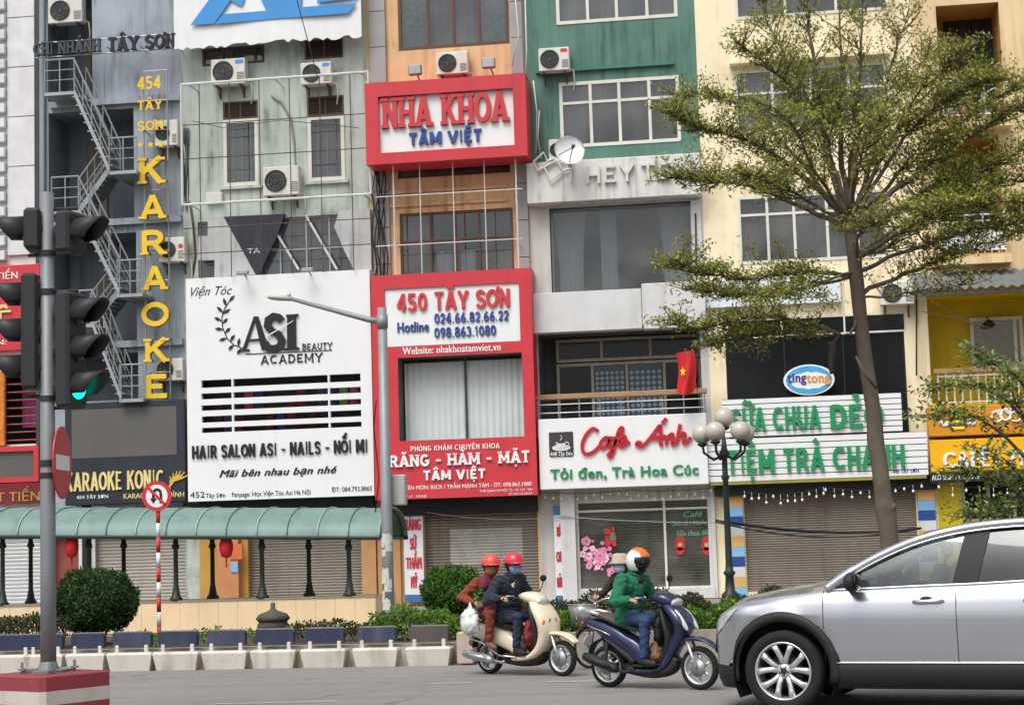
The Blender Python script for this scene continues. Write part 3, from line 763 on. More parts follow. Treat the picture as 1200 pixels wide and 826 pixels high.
# ================================================================== 3  mint house, hair salon
b3 = building('shop_house', 2, 'mint green house behind rusty scaffold pipes above the hair salon board')
x0, x1 = XB[2], XB[3]
W1, W2 = RECT(262, 140, 303, 218, YF), RECT(361, 136, 404, 212, YF)
V1, V2 = RECT(259, 119, 302, 142, YF), RECT(358, 113, 404, 137, YF)
U1, U2 = RECT(237, 55, 310, 76, YF), RECT(357, 46, 402, 69, YF)
V1 = (W1[0], W1[1], W1[3], V1[3]); V2 = (W2[0], W2[1], W2[3], V2[3])
low = RECT(232, 255, 424, 330, YF)
gs3 = RECT(285, 590, 432, 705, YF); gs3 = (gs3[0], min(gs3[1], x1-0.1), 0.12, gs3[3])
shell(b3, x0, x1, 0, TOP, YF, 8, [W1, W2, V1, V2, U1, U2, low, gs3], m_mint, 0.25)
for w_ in (W1, W2): window(b3, w_, YF, (), (), m_wframe, g_pane, 0.10, 0.02, [(0.0, 1.0, m_curt_g)], bars=4)
for v in (V1, V2): louvre(b3, v, YF, m_brown2, 8)
louvre(b3, U2, YF, m_brown2, 7)
window(b3, U1, YF, (0.33, 0.5, 0.85), (), m_brown2, g_pane, 0.07, 0.06)
for w_ in (W1, W2):
    MB().box(w_[0]-0.1, w_[1]+0.1, YF-0.09, YF-0.002, w_[2]-0.09, w_[2]-0.01).build('sill', m_mint, b3)
window(b3, low, YF, (0.36, 0.5, 0.66, 0.8), (0.5,), m_steel, g_pane, 0.05, 0.15, [(0.36, 0.55, m_curt_w)])
m_panelgrey = mat('panel_grey', H('b4b6b7'), 0.6, var=0.08, streak=0.9, scol=H('76746f'), patch=0.4, pcol=H('9a9a98'))
for poly, m, y in (([(262,254.5),(334,251),(326,275),(303,324),(300,322)], mat('navy_panel', H('2a2d36'), 0.5, var=0.12, streak=0.5, scol=H('4a4c52')), YF-0.12), ([(398,247),(434,245),(436,322),(418,322),(403,292),(392,266)], m_panelgrey, YF-0.15), ([(244,255),(262.5,254.5),(300,322),(252,325),(252,305),(233,305),(233,277),(244,277)], m_panelgrey, YF-0.14)):
    MB().prism([(at(px,py,y).x, at(px,py,y).z) for px, py in reversed(poly)], y-0.05, YF-0.012).build('facade_panel', m, b3)
T('TA', 290, 305, 297, 6, YF-0.17, m_steelwhite, b3)
for a, b in (((322,270),(350,316)), ((358,252),(395,316))):
    p, q = at(*a, YF-0.1), at(*b, YF-0.1); MB().tube(p, q, 0.035, 6).build('brace', m_steelwhite, b3)
MB().box(at(236,590,YF).x, at(292,590,YF).x, YF-0.2, YF-0.003, 0, 3.0).build('pillar', m_ochredark, b3)
MB().box(at(262,690,YF).x, at(286,690,YF).x, YF-0.5, YF-0.21, 0, at(270,632,YF-0.5).z).build('orange_pillar', mat('orange_pillar', H('bd8158'), 0.7), b3)
r = RECT(270, 637, 284, 655, YF-0.5); MB().box(r[0], r[1], YF-0.53, YF-0.501, r[2], r[3]).build('notice', mat('notice_orange', H('cf6b3c'), 0.6), b3)
r = RECT(271, 658, 279, 670, YF-0.5); MB().box(r[0], r[1], YF-0.53, YF-0.501, r[2], r[3]).build('notice', m_sky, b3)
shutter(b3, gs3, YF+0.1, m_shutter, 0.075)
MB().box(at(436,600,YF).x+0.02-0.3, x1-0.02, YF-0.16, YF-0.002, 0, 3.3).build('pillar', mat('tan_pillar', H('b58a5e'), 0.7, var=0.1), b3)
MB().box(x0+0.02, x1-0.02, YF-0.35, YF-0.005, at(330,604,YF).z, at(330,586,YF).z).build('shutter_box', m_dark, b3)
ac(247, 69, 287, 99, YF, 'air conditioner with a blue badge under the banner, near the brown vents', logo=m_bannerblue)
ac(352, 73, 388, 99, YF, 'air conditioner with a blue badge half behind the scaffold pipe', logo=m_bannerblue)
ac(308, 195, 350, 229, YF, 'large air conditioner between the two barred white windows')
r = RECT(241, 226, 260, 237, YF-0.15)
mb = MB(); mb.chbox(r[0], r[1], YF-0.15, YF-0.004, r[2], r[3], 0.015)
tag(mb.build('junction_box', m_acbody), 'small cream junction box low on the mint wall under the scaffold pipe', 'junction box')
def wallcable(plist, r, label, m, Y=YF-0.06):
    mb = MB().use(0, True)
    for pl in plist: mb.path([at(p[0], p[1], Y+0.015*i) for i, p in enumerate(pl)], r, 5)
    return tag(mb.build('cable', m), label, 'cable', 'cables strung along the fronts')
wallcable([[(318,112),(330,120),(341,140),(345,170),(347,210),(344,228)]], 0.035, 'bent grey hose running down to the large air conditioner on the mint wall', mat('hose_grey', H('8f8c84'), 0.7))
rg = random.Random(31)
wallcable([[(214+k*1.6+rg.uniform(-1,1), 150+i*20) for i in range(9)] for k in range(5)], 0.018, 'bunch of dark cables down the edge of the mint wall beside the yellow letters', m_steeldark)
wallcable([[(225,142),(262,150),(330,141),(420,150)]], 0.010, 'thin dark wire crossing the two barred white windows', m_steeldark, YF-0.2)
wallcable([[(222,236),(226,262),(229,300),(226,322)]], 0.03, 'rusty drain pipe low on the mint wall next to the grey panels', m_rust)
# pipe scaffold for a big banner
YP = YF-0.9
s = thing('pipe_scaffold', (at(325, 235, YP).x, YF, at(325, 320, YP).z), 'thin white and rusty pipe scaffold standing off the mint wall', 'scaffold')
mb = MB(); zt, zb = at(322, 92, YP).z, at(322, 234, YP).z; xa, xb = at(213, 165, YP).x, at(433, 160, YP).x
for z in (zt, zb): mb.tube((xa, YP, z), (xb, YP, z), 0.035, 6)
for X in (xa, xb): mb.tube((X, YP, zb), (X, YP, zt), 0.035, 6)
for z in (zt, zb):
    for X in (xa+0.2, (xa+xb)/2, xb-0.2): mb.tube((X, YP, z), (X, YF, z), 0.025, 5)
mb.build('outer_pipe', m_steelwhite, s)
mb = MB(); zl = at(322, 322, YP).z
for k in range(6):
    X = xa+(xb-xa)*(k+0.6)/6.2; mb.tube((X, YP, zl), (X, YP, zt), 0.014, 5)
for py in (140, 180, 262, 292): z = at(322, py, YP).z; mb.tube((xa, YP+0.02, z), (xb, YP+0.02, z), 0.014, 5)
mb.build('inner_rod', m_rust, s)
# banner at the top
YB_ = YF-0.6
poly = [(213,60),(432,41),(433,-30),(208,-30)]
s = thing('roof_banner', (at(320, 50, YB_).x, YF, at(320, 50, YB_).z), 'torn white canvas banner with huge slanted blue letters at the top', 'banner', 'shop signs along the row')
mb = MB(); n = 44; vs = []
rg = random.Random(3)
for i in range(n+1):
    u = i/n; px = 212+222*u; pb = 52-14*u+rg.uniform(-1.5, 1.5)
    a = at(px, 40, YB_); b = at(px, pb+2, YB_)
    X = XB[2]+(XB[3]-XB[2])*u
    vs += [(X, YB_+0.03*math.sin(u*9), TOP-0.2), (X, YB_+0.03*math.sin(u*9), at(320, 50, YB_).z + rg.uniform(-0.05, 0.06)), (X, YB_+0.03*math.sin(u*9)+0.05, at(320, 50, YB_).z+0.1), (X, YB_+0.03*math.sin(u*9)+0.05, TOP-0.2)]
fs = []
for i in range(n):
    for k in range(4): fs.append((4*i+k, 4*i+(k+1) % 4, 4*i+4+(k+1) % 4, 4*i+4+k))
mb.add(vs, fs); mb.build('canvas', m_canvas, s)
def blue(poly, k): MB().prism([(at(px,py,YB_-0.05).x, at(px,py,YB_-0.05).z) for px, py in reversed(poly)], YB_-0.055-0.003*k, YB_-0.035).build('lettering', m_bannerblue, s)
blue([(223,30),(245,0),(252,-12),(285,-12),(287,0),(283,8),(270,1),(251,28)], 0)
blue([(252,28.5),(262,17),(289,15),(312,13),(306,0),(304,-12),(352,-12),(354,0),(352,9),(418,4),(408,16),(330,22)], 1)
blue([(371,4),(376,-12),(420,-12),(418,-2)], 2)
for X in (XB[2]+0.3, (XB[2]+XB[3])/2, XB[3]-0.3): MB().tube((X, YB_+0.06, at(320,40,YB_).z), (X, YF, at(320,40,YB_).z), 0.025, 5).build('bracket', m_rust, s)
# ASI board
YA = YF-0.8
rc = RECT(219, 321, 436, 584, YA)
s = thing('salon_board', ((rc[0]+rc[1])/2, YA, rc[2]), 'big white hair salon board with black letters and five dark slots', 'sign', 'shop signs along the row')
zS = [(at(329, y0, YA).z, at(329, y1, YA).z) for y0, y1 in ((441.5,450.5),(457,464),(471,477.5),(484,491.5),(497.5,503.5))]
cx_ = [(at(236,470,YA).x, at(271.5,470,YA).x), (at(273.5,470,YA).x, at(384.5,470,YA).x), (at(386.5,470,YA).x, at(423,470,YA).x)]
ops = [(a, b, zb_, za_, 0.12) for (a, b) in cx_ for (za_, zb_) in zS]
shell(s, rc[0], rc[1], rc[2], rc[3], YA, 0.62, ops, m_signwhite, 0.12, 'board')
mb = MB(); mb.box(cx_[0][0]-0.1, cx_[2][1]+0.1, YA+0.5, YA+0.55, zS[4][1]-0.1, zS[0][0]+0.1); mb.build('dark_backing', m_dark, s)
rg = random.Random(5)
for k in range(14):
    X = cx_[0][0]+0.2+k*0.29; z = zS[rg.choice((1,1,3,3,2))][1]-0.06
    col = rg.choice(['5a3f8a','2f3f7a','a0447a','6f2b2b','4a3326','303a66','52406b','74904e'])
    curtain(s, X, X+0.24, z-0.25, z+0.3, YA+0.4, mat('cloth_'+{'5a3f8a':'violet','2f3f7a':'indigo','a0447a':'pink','6f2b2b':'maroon','4a3326':'umber','303a66':'slate','52406b':'plum','74904e':'lime'}[col], H(col), 0.9), amp=0.02)
T('HAIR SALON ASI - NAILS - NỐI MI', 225, 432, 533.5, 15, YA, m_black, s, ext=0.05, fnt='sans', thick=0.24)
T('Mãi bên nhau bạn nhé', 257, 395, 556.5, 8.5, YA, m_black, s, ext=0.02, bold=0.045, shear=0.35)
T('452', 223, 240, 583, 7, YA, m_black, s, bold=0.0, ext=0.01)
T('Tây Sơn', 241, 264, 582.6, 5, YA, m_black, s, bold=0.0, ext=0.01)
T('Fanpage: Học Viện Tóc Asi Hà Nội', 272, 364, 580.5, 5.5, YA, m_black, s, bold=0.0, ext=0.01)
T('ĐT: 084.793.8865', 389, 436, 575.5, 5.5, YA, m_black, s, bold=0.0, ext=0.01)
T('Viện Tóc', 224, 272, 346, 10.5, YA, m_black, s, bold=-0.005, shear=0.45, ext=0.01)
T('ACADEMY', 305, 379, 425, 10, YA, m_black, s, fnt='slab', thick=0.15)
T('BEAUTY', 354, 390, 409.5, 7.5, YA, m_black, s, fnt='slab', thick=0.13)
PZ = lambda px, py, y=YA: (at(px,py,y).x, at(px,py,y).z)
mb = MB(); mb.prism([PZ(288,415.4), PZ(389,410.6), PZ(389,409.8), PZ(288,414.6)], YA-0.02, YA+0.003); mb.build('underline', m_black, s)
mb = MB(); k = 0
def pp(poly):
    global k
    k += 1; mb.prism([PZ(*p) for p in reversed(poly)], YA-0.05-0.002*k, YA+0.003)
pp([(284,411),(298,371),(301,371),(288,411)]); pp([(298,371),(303,371),(316,410),(307,410)]); pp([(289,400),(309,398.6),(308.6,396.6),(290,398)]); pp([(281,412),(293,411),(293,409.5),(281,410.5)])
pp([(336,369),(350,368),(350,370.5),(347,371),(347.5,407),(351,407.3),(351,409.5),(333,410.6),(333,408.5),(337,408),(337,372),(336,372)])
stroke(mb, [PZ(*p) for p in ((331,376),(327,372),(321,371),(315,375),(314,382),(319,388),(327,392),(331,399),(329,406),(322,409),(315,408),(311,402))], 0.19, YA-0.075, YA+0.003)
mb.build('monogram', m_black, s)
mb = MB(); mb.prism([PZ(*p) for p in reversed([(312,396),(344,377),(345,375.6),(312,394.4)])], YA-0.085, YA-0.055); mb.build('slash', m_signwhite, s)
mb = MB()
cur = [(268,354),(263,362),(260,372),(261,384),(266,396),(274,404),(284,408)]
stroke(mb, [PZ(*p) for p in cur], 0.025, YA-0.015, YA+0.002)
for i, (a, b) in enumerate([((268,354),(275,346)),((265,359),(262,349)),((262,367),(254,359)),((261,368),(270,362)),((260,376),(251,372)),((261,379),(267,373)),((262,386),(252,385)),((264,390),(270,384)),((266,396),(257,399)),((270,400),(275,392)),((274,404),(268,410)),((279,406),(281,396)),((283,408),(278,415))]):
    A, Bq = Vector(PZ(*a)), Vector(PZ(*b)); d = Bq-A; nrm = Vector((-d.y, d.x)).normalized()*0.045
    mb.prism([tuple(A), tuple(A+d*0.55-nrm), tuple(Bq), tuple(A+d*0.55+nrm)], YA-0.02-0.001*i, YA+0.002)
mb.build('laurel_emblem', m_black, s)
for px, py in ((285,320),(361,317)):
    a = at(px, py, YA-0.3); t = thing('sign_floodlight', (a.x, YA, a.z), 'small grey floodlight on the top edge of the hair salon board, ' + ('over its laurel' if px < 300 else 'over its big letters'), 'floodlight', 'floodlights over the signs')
    mb = MB(); mb.tube((a.x, YA+0.2, a.z-0.12), (a.x, YA-0.3, a.z), 0.018, 5); mb.build('arm', m_steeldark, t)
    mb = MB(); mb.chbox(a.x-0.17, a.x+0.17, YA-0.42, YA-0.3, a.z-0.05, a.z+0.06, 0.02); mb.build('lamp_head', m_steel, t)
# ================================================================== 4  orange dental house
b4 = building('shop_house', 3, 'orange dental house between the mint house and the green house')
x0, x1 = XB[3], XB[4]
Wt, Wl = RECT(466, -40, 596, 56, YF), RECT(469, 247, 602, 330, YF)
Wm = RECT(466, 192, 598, 206, YF)
gs4 = RECT(498, 586, 650, 704, YF); gs4 = (gs4[0], min(gs4[1], x1-0.05), 0.12, gs4[3])
op4 = RECT(460, 405, 622, 520, YF)
shell(b4, x0, x1, 0, TOP, YF, 8, [Wt, Wl, Wm, gs4, op4], m_orange, 0.25)
window(b4, Wt, YF, (0.27, 0.5, 0.73), (), m_brown, g_pane, 0.09, 0.05, [(0.0, 0.27, m_curt_t), (0.72, 1.0, m_curt_t), (0.3, 0.68, m_curt_d)])
window(b4, Wl, YF, (0.27, 0.49, 0.7), (0.6,), m_brown, g_pane, 0.06, 0.08, [(0.0, 0.26, m_curt_d), (0.72, 1.0, m_curt_d), (0.3, 0.45, m_curt_w, 0, 0.45), (0.52, 0.66, m_curt_w, 0, 0.45)])
window(b4, Wm, YF, (0.4, 0.75), (), m_brown2, g_pane, 0.05, 0.08)
for a, b in ((433, 452), (598, 622)):
    X0, X1 = at(a, 25, YF).x, at(b, 25, YF).x
    for k in range(12):
        z0_, z1_ = TOP-1.0*(k+1)-1.2, TOP-1.0*k-1.2
        MB().chbox(max(X0, x0+0.02), min(X1, x1-0.02), YF-0.12, YF-0.003, z0_+0.008, z1_-0.008, 0.008).build('facing_tile', mat('grey_facing', H('9c9b9c'), 0.6, var=0.06, streak=0.4, scol=H('6f6d6a')), b4)
for py in (222, 238): z = at(530, py, YF).z; MB().box(x0+0.5, x1-0.6, YF-0.07, YF-0.003, z-0.04, z+0.04).build('ledge', m_orange, b4)
mb = MB(); mb.box(op4[0]+0.1, op4[1]-0.05, YF+0.6, YF+0.65, op4[2], op4[3]); mb.build('back_wall', m_mid, b4)
shutter(b4, gs4, YF+0.12, m_shutter2, 0.08, patchrc=(at(527,650,YF).x, at(612,650,YF).x, at(570,664,YF).z, at(570,618,YF).z), pm=m_primer)
MB().box(x0+0.35, x1-0.02, YF-0.3, YF-0.004, at(560,602,YF).z, at(560,584,YF).z).build('shutter_box', m_dark, b4)
MB().box(x0+0.02, at(470,640,YF).x, YF-0.12, YF-0.003, 0, 3.2).build('pillar', MATS['tan_pillar'], b4)
ac(511, 61, 548, 87, YF, 'air conditioner on the orange wall just over the red framed sign')
for px, py in ((487, 84), (573, 76)):
    a = at(px, py, YF-0.75)
    t = thing('sign_floodlight', (a.x, YF, a.z), 'grey floodlight over the red framed sign, ' + ('nearer the mint house' if px < 500 else 'nearer the green house'), 'floodlight', 'floodlights over the signs')
    mb = MB(); mb.path([(a.x, YF, a.z-0.35), (a.x+0.1, YF-0.4, a.z-0.3), (a.x, YF-0.72, a.z)], 0.02, 5); mb.build('arm', m_rust, t)
    mb = MB(); mb.chbox(a.x-0.18, a.x+0.18, YF-0.9, YF-0.72, a.z-0.12, a.z+0.16, 0.03); mb.build('lamp_head', m_steel, t)
def framed(s, rc, Y, D, f, m, mid=None):
    mb = MB(); x0, x1, z0, z1 = rc; fl, fr, fb, ft = f
    mb.box(x0, x0+fl, Y, Y+D, z0, z1); mb.box(x1-fr, x1, Y, Y+D, z0, z1); mb.box(x0+fl, x1-fr, Y, Y+D, z0, z0+fb); mb.box(x0+fl, x1-fr, Y, Y+D, z1-ft, z1)
    return mb.build('frame', m, s)
Y4 = YF-1.1
rc = RECT(428, 92, 617, 188, Y4)
s = thing('dental_sign', ((rc[0]+rc[1])/2, YF, rc[2]), 'white sign in a thick red frame high on the orange house', 'sign', 'shop signs along the row')
framed(s, rc, Y4, 1.05, (0.36, 0.34, 0.3, 0.38), m_red)
MB().box(rc[0]+0.36, rc[1]-0.34, Y4+0.14, Y4+0.4, rc[2]+0.3, rc[3]-0.38).build('board', m_signwhite, s)
T('NHA KHOA', 448, 597, 147, 35, Y4+0.14, m_redlet, s, ext=0.09, fnt='slab', thick=0.215)
T('TÂM VIỆT', 479, 566, 168.5, 14, Y4+0.14, m_bluelet, s, ext=0.07, fnt='sans', thick=0.3)
# sign lattice under it
s = thing('pipe_scaffold', (at(530, 260, YF-0.8).x, YF, at(530, 318, YF-0.8).z), 'thin white rod lattice between the two red dental signs', 'scaffold')
mb = MB(); za, zb = at(530, 320, YF-0.8).z, at(530, 190, YF-0.8).z
for px in (462, 493, 532, 569, 606): X = at(px, 255, YF-0.8).x; mb.tube((X, YF-0.8, za), (X, YF-0.8, zb), 0.022 if px in (462, 606) else 0.014, 5)
for py in (226, 284): z = at(530, py, YF-0.8).z; mb.tube((at(440, py, YF-0.8).x, YF-0.79, z), (at(612, py, YF-0.8).x, YF-0.79, z), 0.014, 5)
for px in (462, 606):
    for py in (226, 284): a = at(px, py, YF-0.8); mb.tube((a.x, YF-0.8, a.z), (a.x, YF, a.z), 0.014, 5)
mb.build('rod', m_steelwhite, s)
# big red clinic board
Y5 = YF-0.9
rc = RECT(437, 318.5, 626, 583, Y5)
s = thing('clinic_board', ((rc[0]+rc[1])/2, YF, rc[2]), 'tall red clinic board with a white phone panel and a curtained opening', 'sign', 'shop signs along the row')
hole = RECT(467, 416, 613, 514, Y5); pan = RECT(451, 335, 609, 403, Y5)
shell(s, rc[0], rc[1], rc[2], rc[3], Y5, 0.85, [(*hole, 0.84), (*pan, 0.06)], m_red, 0.8, 'board', m_mid)
MB().box(pan[0]-0.02, pan[1]+0.02, Y5+0.05, Y5+0.09, pan[2]-0.02, pan[3]+0.02).build('white_panel', m_signwhite, s)
xm = (hole[0]+hole[1])/2+0.05
c1 = curtain(s, hole[0]+0.05, xm-0.03, hole[2]+0.02, hole[3]-0.1, Y5+0.62, m_curt_w, waves=9, amp=0.03)
c2 = curtain(s, xm+0.03, hole[1]-0.02, hole[2]+0.02, hole[3]-0.1, Y5+0.62, m_curt_w, waves=9, amp=0.03)
mb = MB(); mb.box(xm-0.025, xm+0.025, Y5+0.53, Y5+0.56, hole[2], hole[3]); mb.build('mullion', m_steeldark, s)
MB().box(hole[0], hole[1], Y5+0.8, Y5+0.83, hole[2], hole[3]).build('backing', m_mid, s)
T('450 TÂY SƠN', 465, 599, 362.5, 21, Y5+0.05, m_redlet, s, ext=0.06, fnt='sans', thick=0.24)
T('Hotline', 466, 503, 389, 12, Y5+0.05, m_bluelet, s, ext=0.04, bold=0.04)
T('024.66.82.66.22', 509, 597, 377.5, 12, Y5+0.05, m_bluelet, s, ext=0.04, fnt='sans', thick=0.23)
T('098.863.1080', 509, 582, 394.5, 12, Y5+0.05, m_bluelet, s, ext=0.04, fnt='sans', thick=0.23)
T('Website: nhakhoatamviet.vn', 472, 587, 413, 8.5, Y5, m_signwhite, s, ext=0.02, bold=0.03)
T('PHÒNG KHÁM CHUYÊN KHOA', 481, 586, 527, 6, Y5, m_signwhite, s, ext=0.02, fnt='sans', thick=0.16)
T('RĂNG - HÀM - MẶT', 456, 622, 544.5, 13.5, Y5, m_signwhite, s, ext=0.05, fnt='slab', thick=0.215)
T('TÂM VIỆT', 496, 570, 561.5, 11, Y5, m_signwhite, s, ext=0.05, fnt='sans', thick=0.27)
T('CHUYÊN MÔN: BSCK I TRẦN MẠNH TÂM - ĐT: 098.863.1080', 462, 623, 571.5, 4.5, Y5, m_signwhite, s, ext=0.01, bold=0.02)
T('THỜI GIAN LÀM VIỆC: T2 - T6: 17H - 20H', 562, 624, 575.5, 2.6, Y5, m_signwhite, s, ext=0.01, bold=0.01)
T('T7, CN: CẢ NGÀY', 596, 624, 579.5, 2.6, Y5, m_signwhite, s, ext=0.01, bold=0.01)
T('GP: 017.17 - HNHB', 464, 500, 583, 2.8, Y5, m_signwhite, s, ext=0.01, bold=0.01)
# vertical boards by the shutter
def vboard(px0, px1, py0, py1, Y, rows, label, lw, cap):
    rc = RECT(px0, py0, px1, py1, Y); h = rc[3]-rc[2]
    s = thing('vertical_sign', ((rc[0]+rc[1])/2, YF, rc[2]), label, 'sign', 'shop signs along the row')
    mb = MB(); mb.box(rc[0], rc[1], Y, YF-0.13, rc[2], rc[3]); mb.build('board', m_poster, s)
    mb = MB(); mb.box(rc[0]-0.004, rc[1]+0.004, Y-0.004, Y+0.05, rc[2]-0.003, rc[2]+h*0.075); mb.box(rc[0]-0.004, rc[1]+0.004, Y-0.004, Y+0.05, rc[3]-h*0.1, rc[3]+0.003); mb.build('blue_band', m_sky if False else mat('band_blue', H('3f6f9f'), 0.5), s)
    n = len(rows)
    for k, wd in enumerate(rows):
        z = rc[3]-h*(0.13+0.78*(k+0.72)/n); wpx = (rc[1]-rc[0])
        u = min(1.0, lw*len(wd)/4)
        mb = MB(); words(mb, wd, rc[0]+wpx*(0.5-u/2)+0.03, rc[1]-wpx*(0.5-u/2)-0.03, z, cap, Y-0.001, 0.02, 0.05); mb.build('lettering', m_redlet, s)
vboard(473.5, 496, 590, 705, YF-0.22, ['RĂNG', 'SỨ', 'THẨM', 'MỸ'], 'white vertical board with red words beside the street lamp pole', 0.95, 0.30)
vboard(650, 664, 592, 706, YF-0.22, ['HÀN', 'CHỤP', 'RĂNG'], 'narrow white vertical board with red words beside the cafe pillar', 0.95, 0.26)

# ================================================================== 5  green house with the cafe
b5 = building('shop_house', 4, 'dark green clad house with the cafe on its ground floor')
x0, x1 = XB[4], XB[5]
Wa, Wb = RECT(651, -45, 793, 25, YF), RECT(656, 93, 797, 170, YF)
big = RECT(645, 240, 812, 341, YF); mid = RECT(632, 388, 822, 500, YF)
shop = RECT(676, 584, 842, 697, YF); shop = (shop[0], x1-0.14, 0.25, shop[3])
zsplit = at(720, 185, YF).z
shell(b5, x0, x1, zsplit, TOP, YF, 8, [Wa, Wb], m_green, 0.2, 'upper_wall')
shell(b5, x0, x1, 0, zsplit, YF, 8, [(*big, 0.5), (*mid, 1.3), shop], mat('pale_wall', H('c6c5c1'), 0.7, var=0.06, streak=0.6, scol=H('77756e')), 0.2, 'lower_wall', m_mid)
window(b5, Wa, YF, (0.26, 0.5, 0.75), (), m_wframe, g_pane, 0.09, 0.03, [(0, 1, m_curt_g)])
window(b5, Wb, YF, (0.26, 0.5, 0.75), (0.68,), m_wframe, g_pane, 0.09, 0.03, [(0, 1, m_curt_g, 0.66, 1.0), (0.0, 0.2, m_curt_g)])
for py in (79,): z = at(720, py, YF).z; MB().box(x0+0.3, x1-0.6, YF-0.1, YF-0.003, z-0.05, z+0.03).build('ledge', m_greenlight, b5)
for px in (630, 700, 735, 790, 808): X = at(px, 60, YF).x; MB().box(X-0.012, X+0.012, YF-0.012, YF-0.002, at(px, 86, YF).z, at(px, 32, YF).z).build('panel_joint', m_greenlight, b5)
fa = RECT(621, 185, 828, 233, YF-0.5)
MB().chbox(x0+0.02, x1-0.02, YF-0.5, YF-0.003, fa[2], fa[3], 0.015).build('fascia', m_fascia, b5)
T('HEY', 685, 746, 214.5, 20, YF-0.5, m_greylet, b5, ext=0.10, fnt='sans', thick=0.15)
T('TE', 750, 789, 211.5, 20, YF-0.5, m_greylet, b5, ext=0.10, fnt='sans', thick=0.15)
window(b5, big, YF, (), (), m_steel, g_pane, 0.06, 0.3, [(0.0, 0.24, m_curt_w, 0, 1, 0.4), (0.34, 0.46, m_curt_w), (0.76, 1.0, m_curt_w, 0.1, 1, 0.45)])
MB().box(x1-0.32, x1-0.06, YF-0.06, YF-0.004, big[2]-0.2, big[3]).build('white_post', m_band, b5)
ba = RECT(625, 339, 830, 386, YF-0.45)
MB().chbox(x0+0.02, at(752, 360, YF-.45).x, YF-0.45, YF-0.003, ba[2], ba[3], 0.012).build('spandrel', m_band, b5)
MB().chbox(at(752.5, 360, YF-.45).x, x1-0.02, YF-0.46, YF-0.003, ba[2]-0.02, ba[3]+0.12, 0.012).build('spandrel', m_band, b5)
# balcony storey
mb = MB(); mb.box(mid[0], mid[1], YF+1.3, YF+1.35, mid[2], mid[3]); mb.build('rear_wall', m_mid, b5)
inn = (mid[0]+0.35, mid[1]-0.05, mid[2], mid[3]-0.05)
window(b5, (inn[0], inn[1], inn[3]-0.62, inn[3]), YF+1.0, (0.32, 0.66), (), m_oldframe, g_dark, 0.08, 0.05)
w2 = (inn[0], inn[1], inn[2], inn[3]-0.66)
fr = window(b5, w2, YF+1.0, (0.25, 0.49, 0.75), (), m_oldframe, g_dark, 0.08, 0.05)
for u0, u1 in ((0.265, 0.475), (0.505, 0.735)):
    mb = MB(); xa, xb = w2[0]+(w2[1]-w2[0])*u0, w2[0]+(w2[1]-w2[0])*u1
    mb.box(xa, xb, YF+1.005, YF+1.015, w2[2]+0.1, w2[3]-0.1); nx = 6; q = (xb-xa)/nx
    mb.use(1)
    for i in range(nx):
        for j in range(int((w2[3]-w2[2]-0.2)/q)):
            X, Z = xa+q*(i+0.5), w2[2]+0.1+q*(j+0.5); rr = q*0.42
            mb.prism([(X-rr, Z), (X, Z-rr), (X+rr, Z), (X, Z+rr)], YF+0.998, YF+1.006)
    mb.build('patterned_pane', [mat('grey_glass_dark', H('46525a'), 0.25), mat('grey_glass_light', H('8495a0'), 0.3)], fr)
zr = at(728, 462, YF-0.3).z
mb = MB(); mb.chbox(x0+0.05, x1-0.08, YF-0.36, YF-0.26, zr-0.07, zr+0.07, 0.02); mb.build('timber_rail', m_woodrail, b5)
mb = MB()
for q in (0.2, 0.42, 0.62): mb.tube((x0+0.08, YF-0.31, zr-q), (x1-0.1, YF-0.31, zr-q), 0.016, 5)
for k in range(9): X = x0+0.1+(x1-x0-0.25)*k/8; mb.tube((X, YF-0.31, zr-0.9), (X, YF-0.31, zr-0.06), 0.018, 5)
mb.build('railing', m_steel, b5)
MB().box(x0+0.02, x1-0.02, YF-0.42, YF-0.004, at(728,502,YF).z-0.2, at(728,498,YF).z).build('balcony_slab', m_band, b5)
# shop front
MB().box(at(659,640,YF).x, at(676,640,YF).x, YF-0.25, YF-0.004, 0, 3.3).build('pillar', m_band, b5)
MB().box(x1-0.13, x1-0.02, YF-0.1, YF-0.004, 0, 3.3).build('pillar', m_band, b5)
fr = window(b5, shop, YF, (0.66,), (0.88,), m_wframe, g_shop, 0.07, 0.06, name='shop_window')
shutter(b5, (shop[0], shop[1], shop[2], shop[3]), YF+0.16, m_shutter, 0.075)
MB().box(shop[0]-0.05, shop[1]+0.05, YF-0.15, YF-0.004, 0, 0.25).build('plinth', m_band, b5)
# blossom stickers, red tags, green script on the glass
pinks = [mat('petal_pink', H('e08cb0'), 0.6), mat('petal_pale', H('f0cfdc'), 0.6), mat('petal_deep', H('b85580'), 0.6)]
rg = random.Random(11); mb = MB()
def sticker(mb, X, Z, r, k, y):
    mb.use(k)
    for q in range(5):
        a = 2*math.pi*q/5+r; mb.prism([(X+r*0.55*math.cos(a)+r*0.5*math.cos(b_), Z+r*0.55*math.sin(a)+r*0.5*math.sin(b_)) for b_ in [2*math.pi*j/7 for j in range(7)]], y-0.002-0.0007*q, y)
    mb.use(2).prism([(X+r*0.25*math.cos(2*math.pi*j/6), Z+r*0.25*math.sin(2*math.pi*j/6)) for j in range(6)], y-0.008, y)
n = 0
while n < 55:
    px, py = rg.gauss(701, 8), rg.gauss(651, 7)
    if not (682 < px < 722 and 628 < py < 676): continue
    a = at(px, py, YF); sticker(mb, a.x, a.z, rg.uniform(0.035, 0.1), rg.choice((0,1,1,0)), YF+0.044-0.0002*n); n += 1
mb.build('blossom_spray', pinks, fr)
for px, py, r in ((687,634,.13),(717,670,.14),(690,663,.09),(703,651,.16)):
    mb = MB(); a = at(px, py, YF); sticker(mb, a.x, a.z, r, 0, YF+0.030); mb.build('blossom_sticker', pinks, fr)
mb = MB()
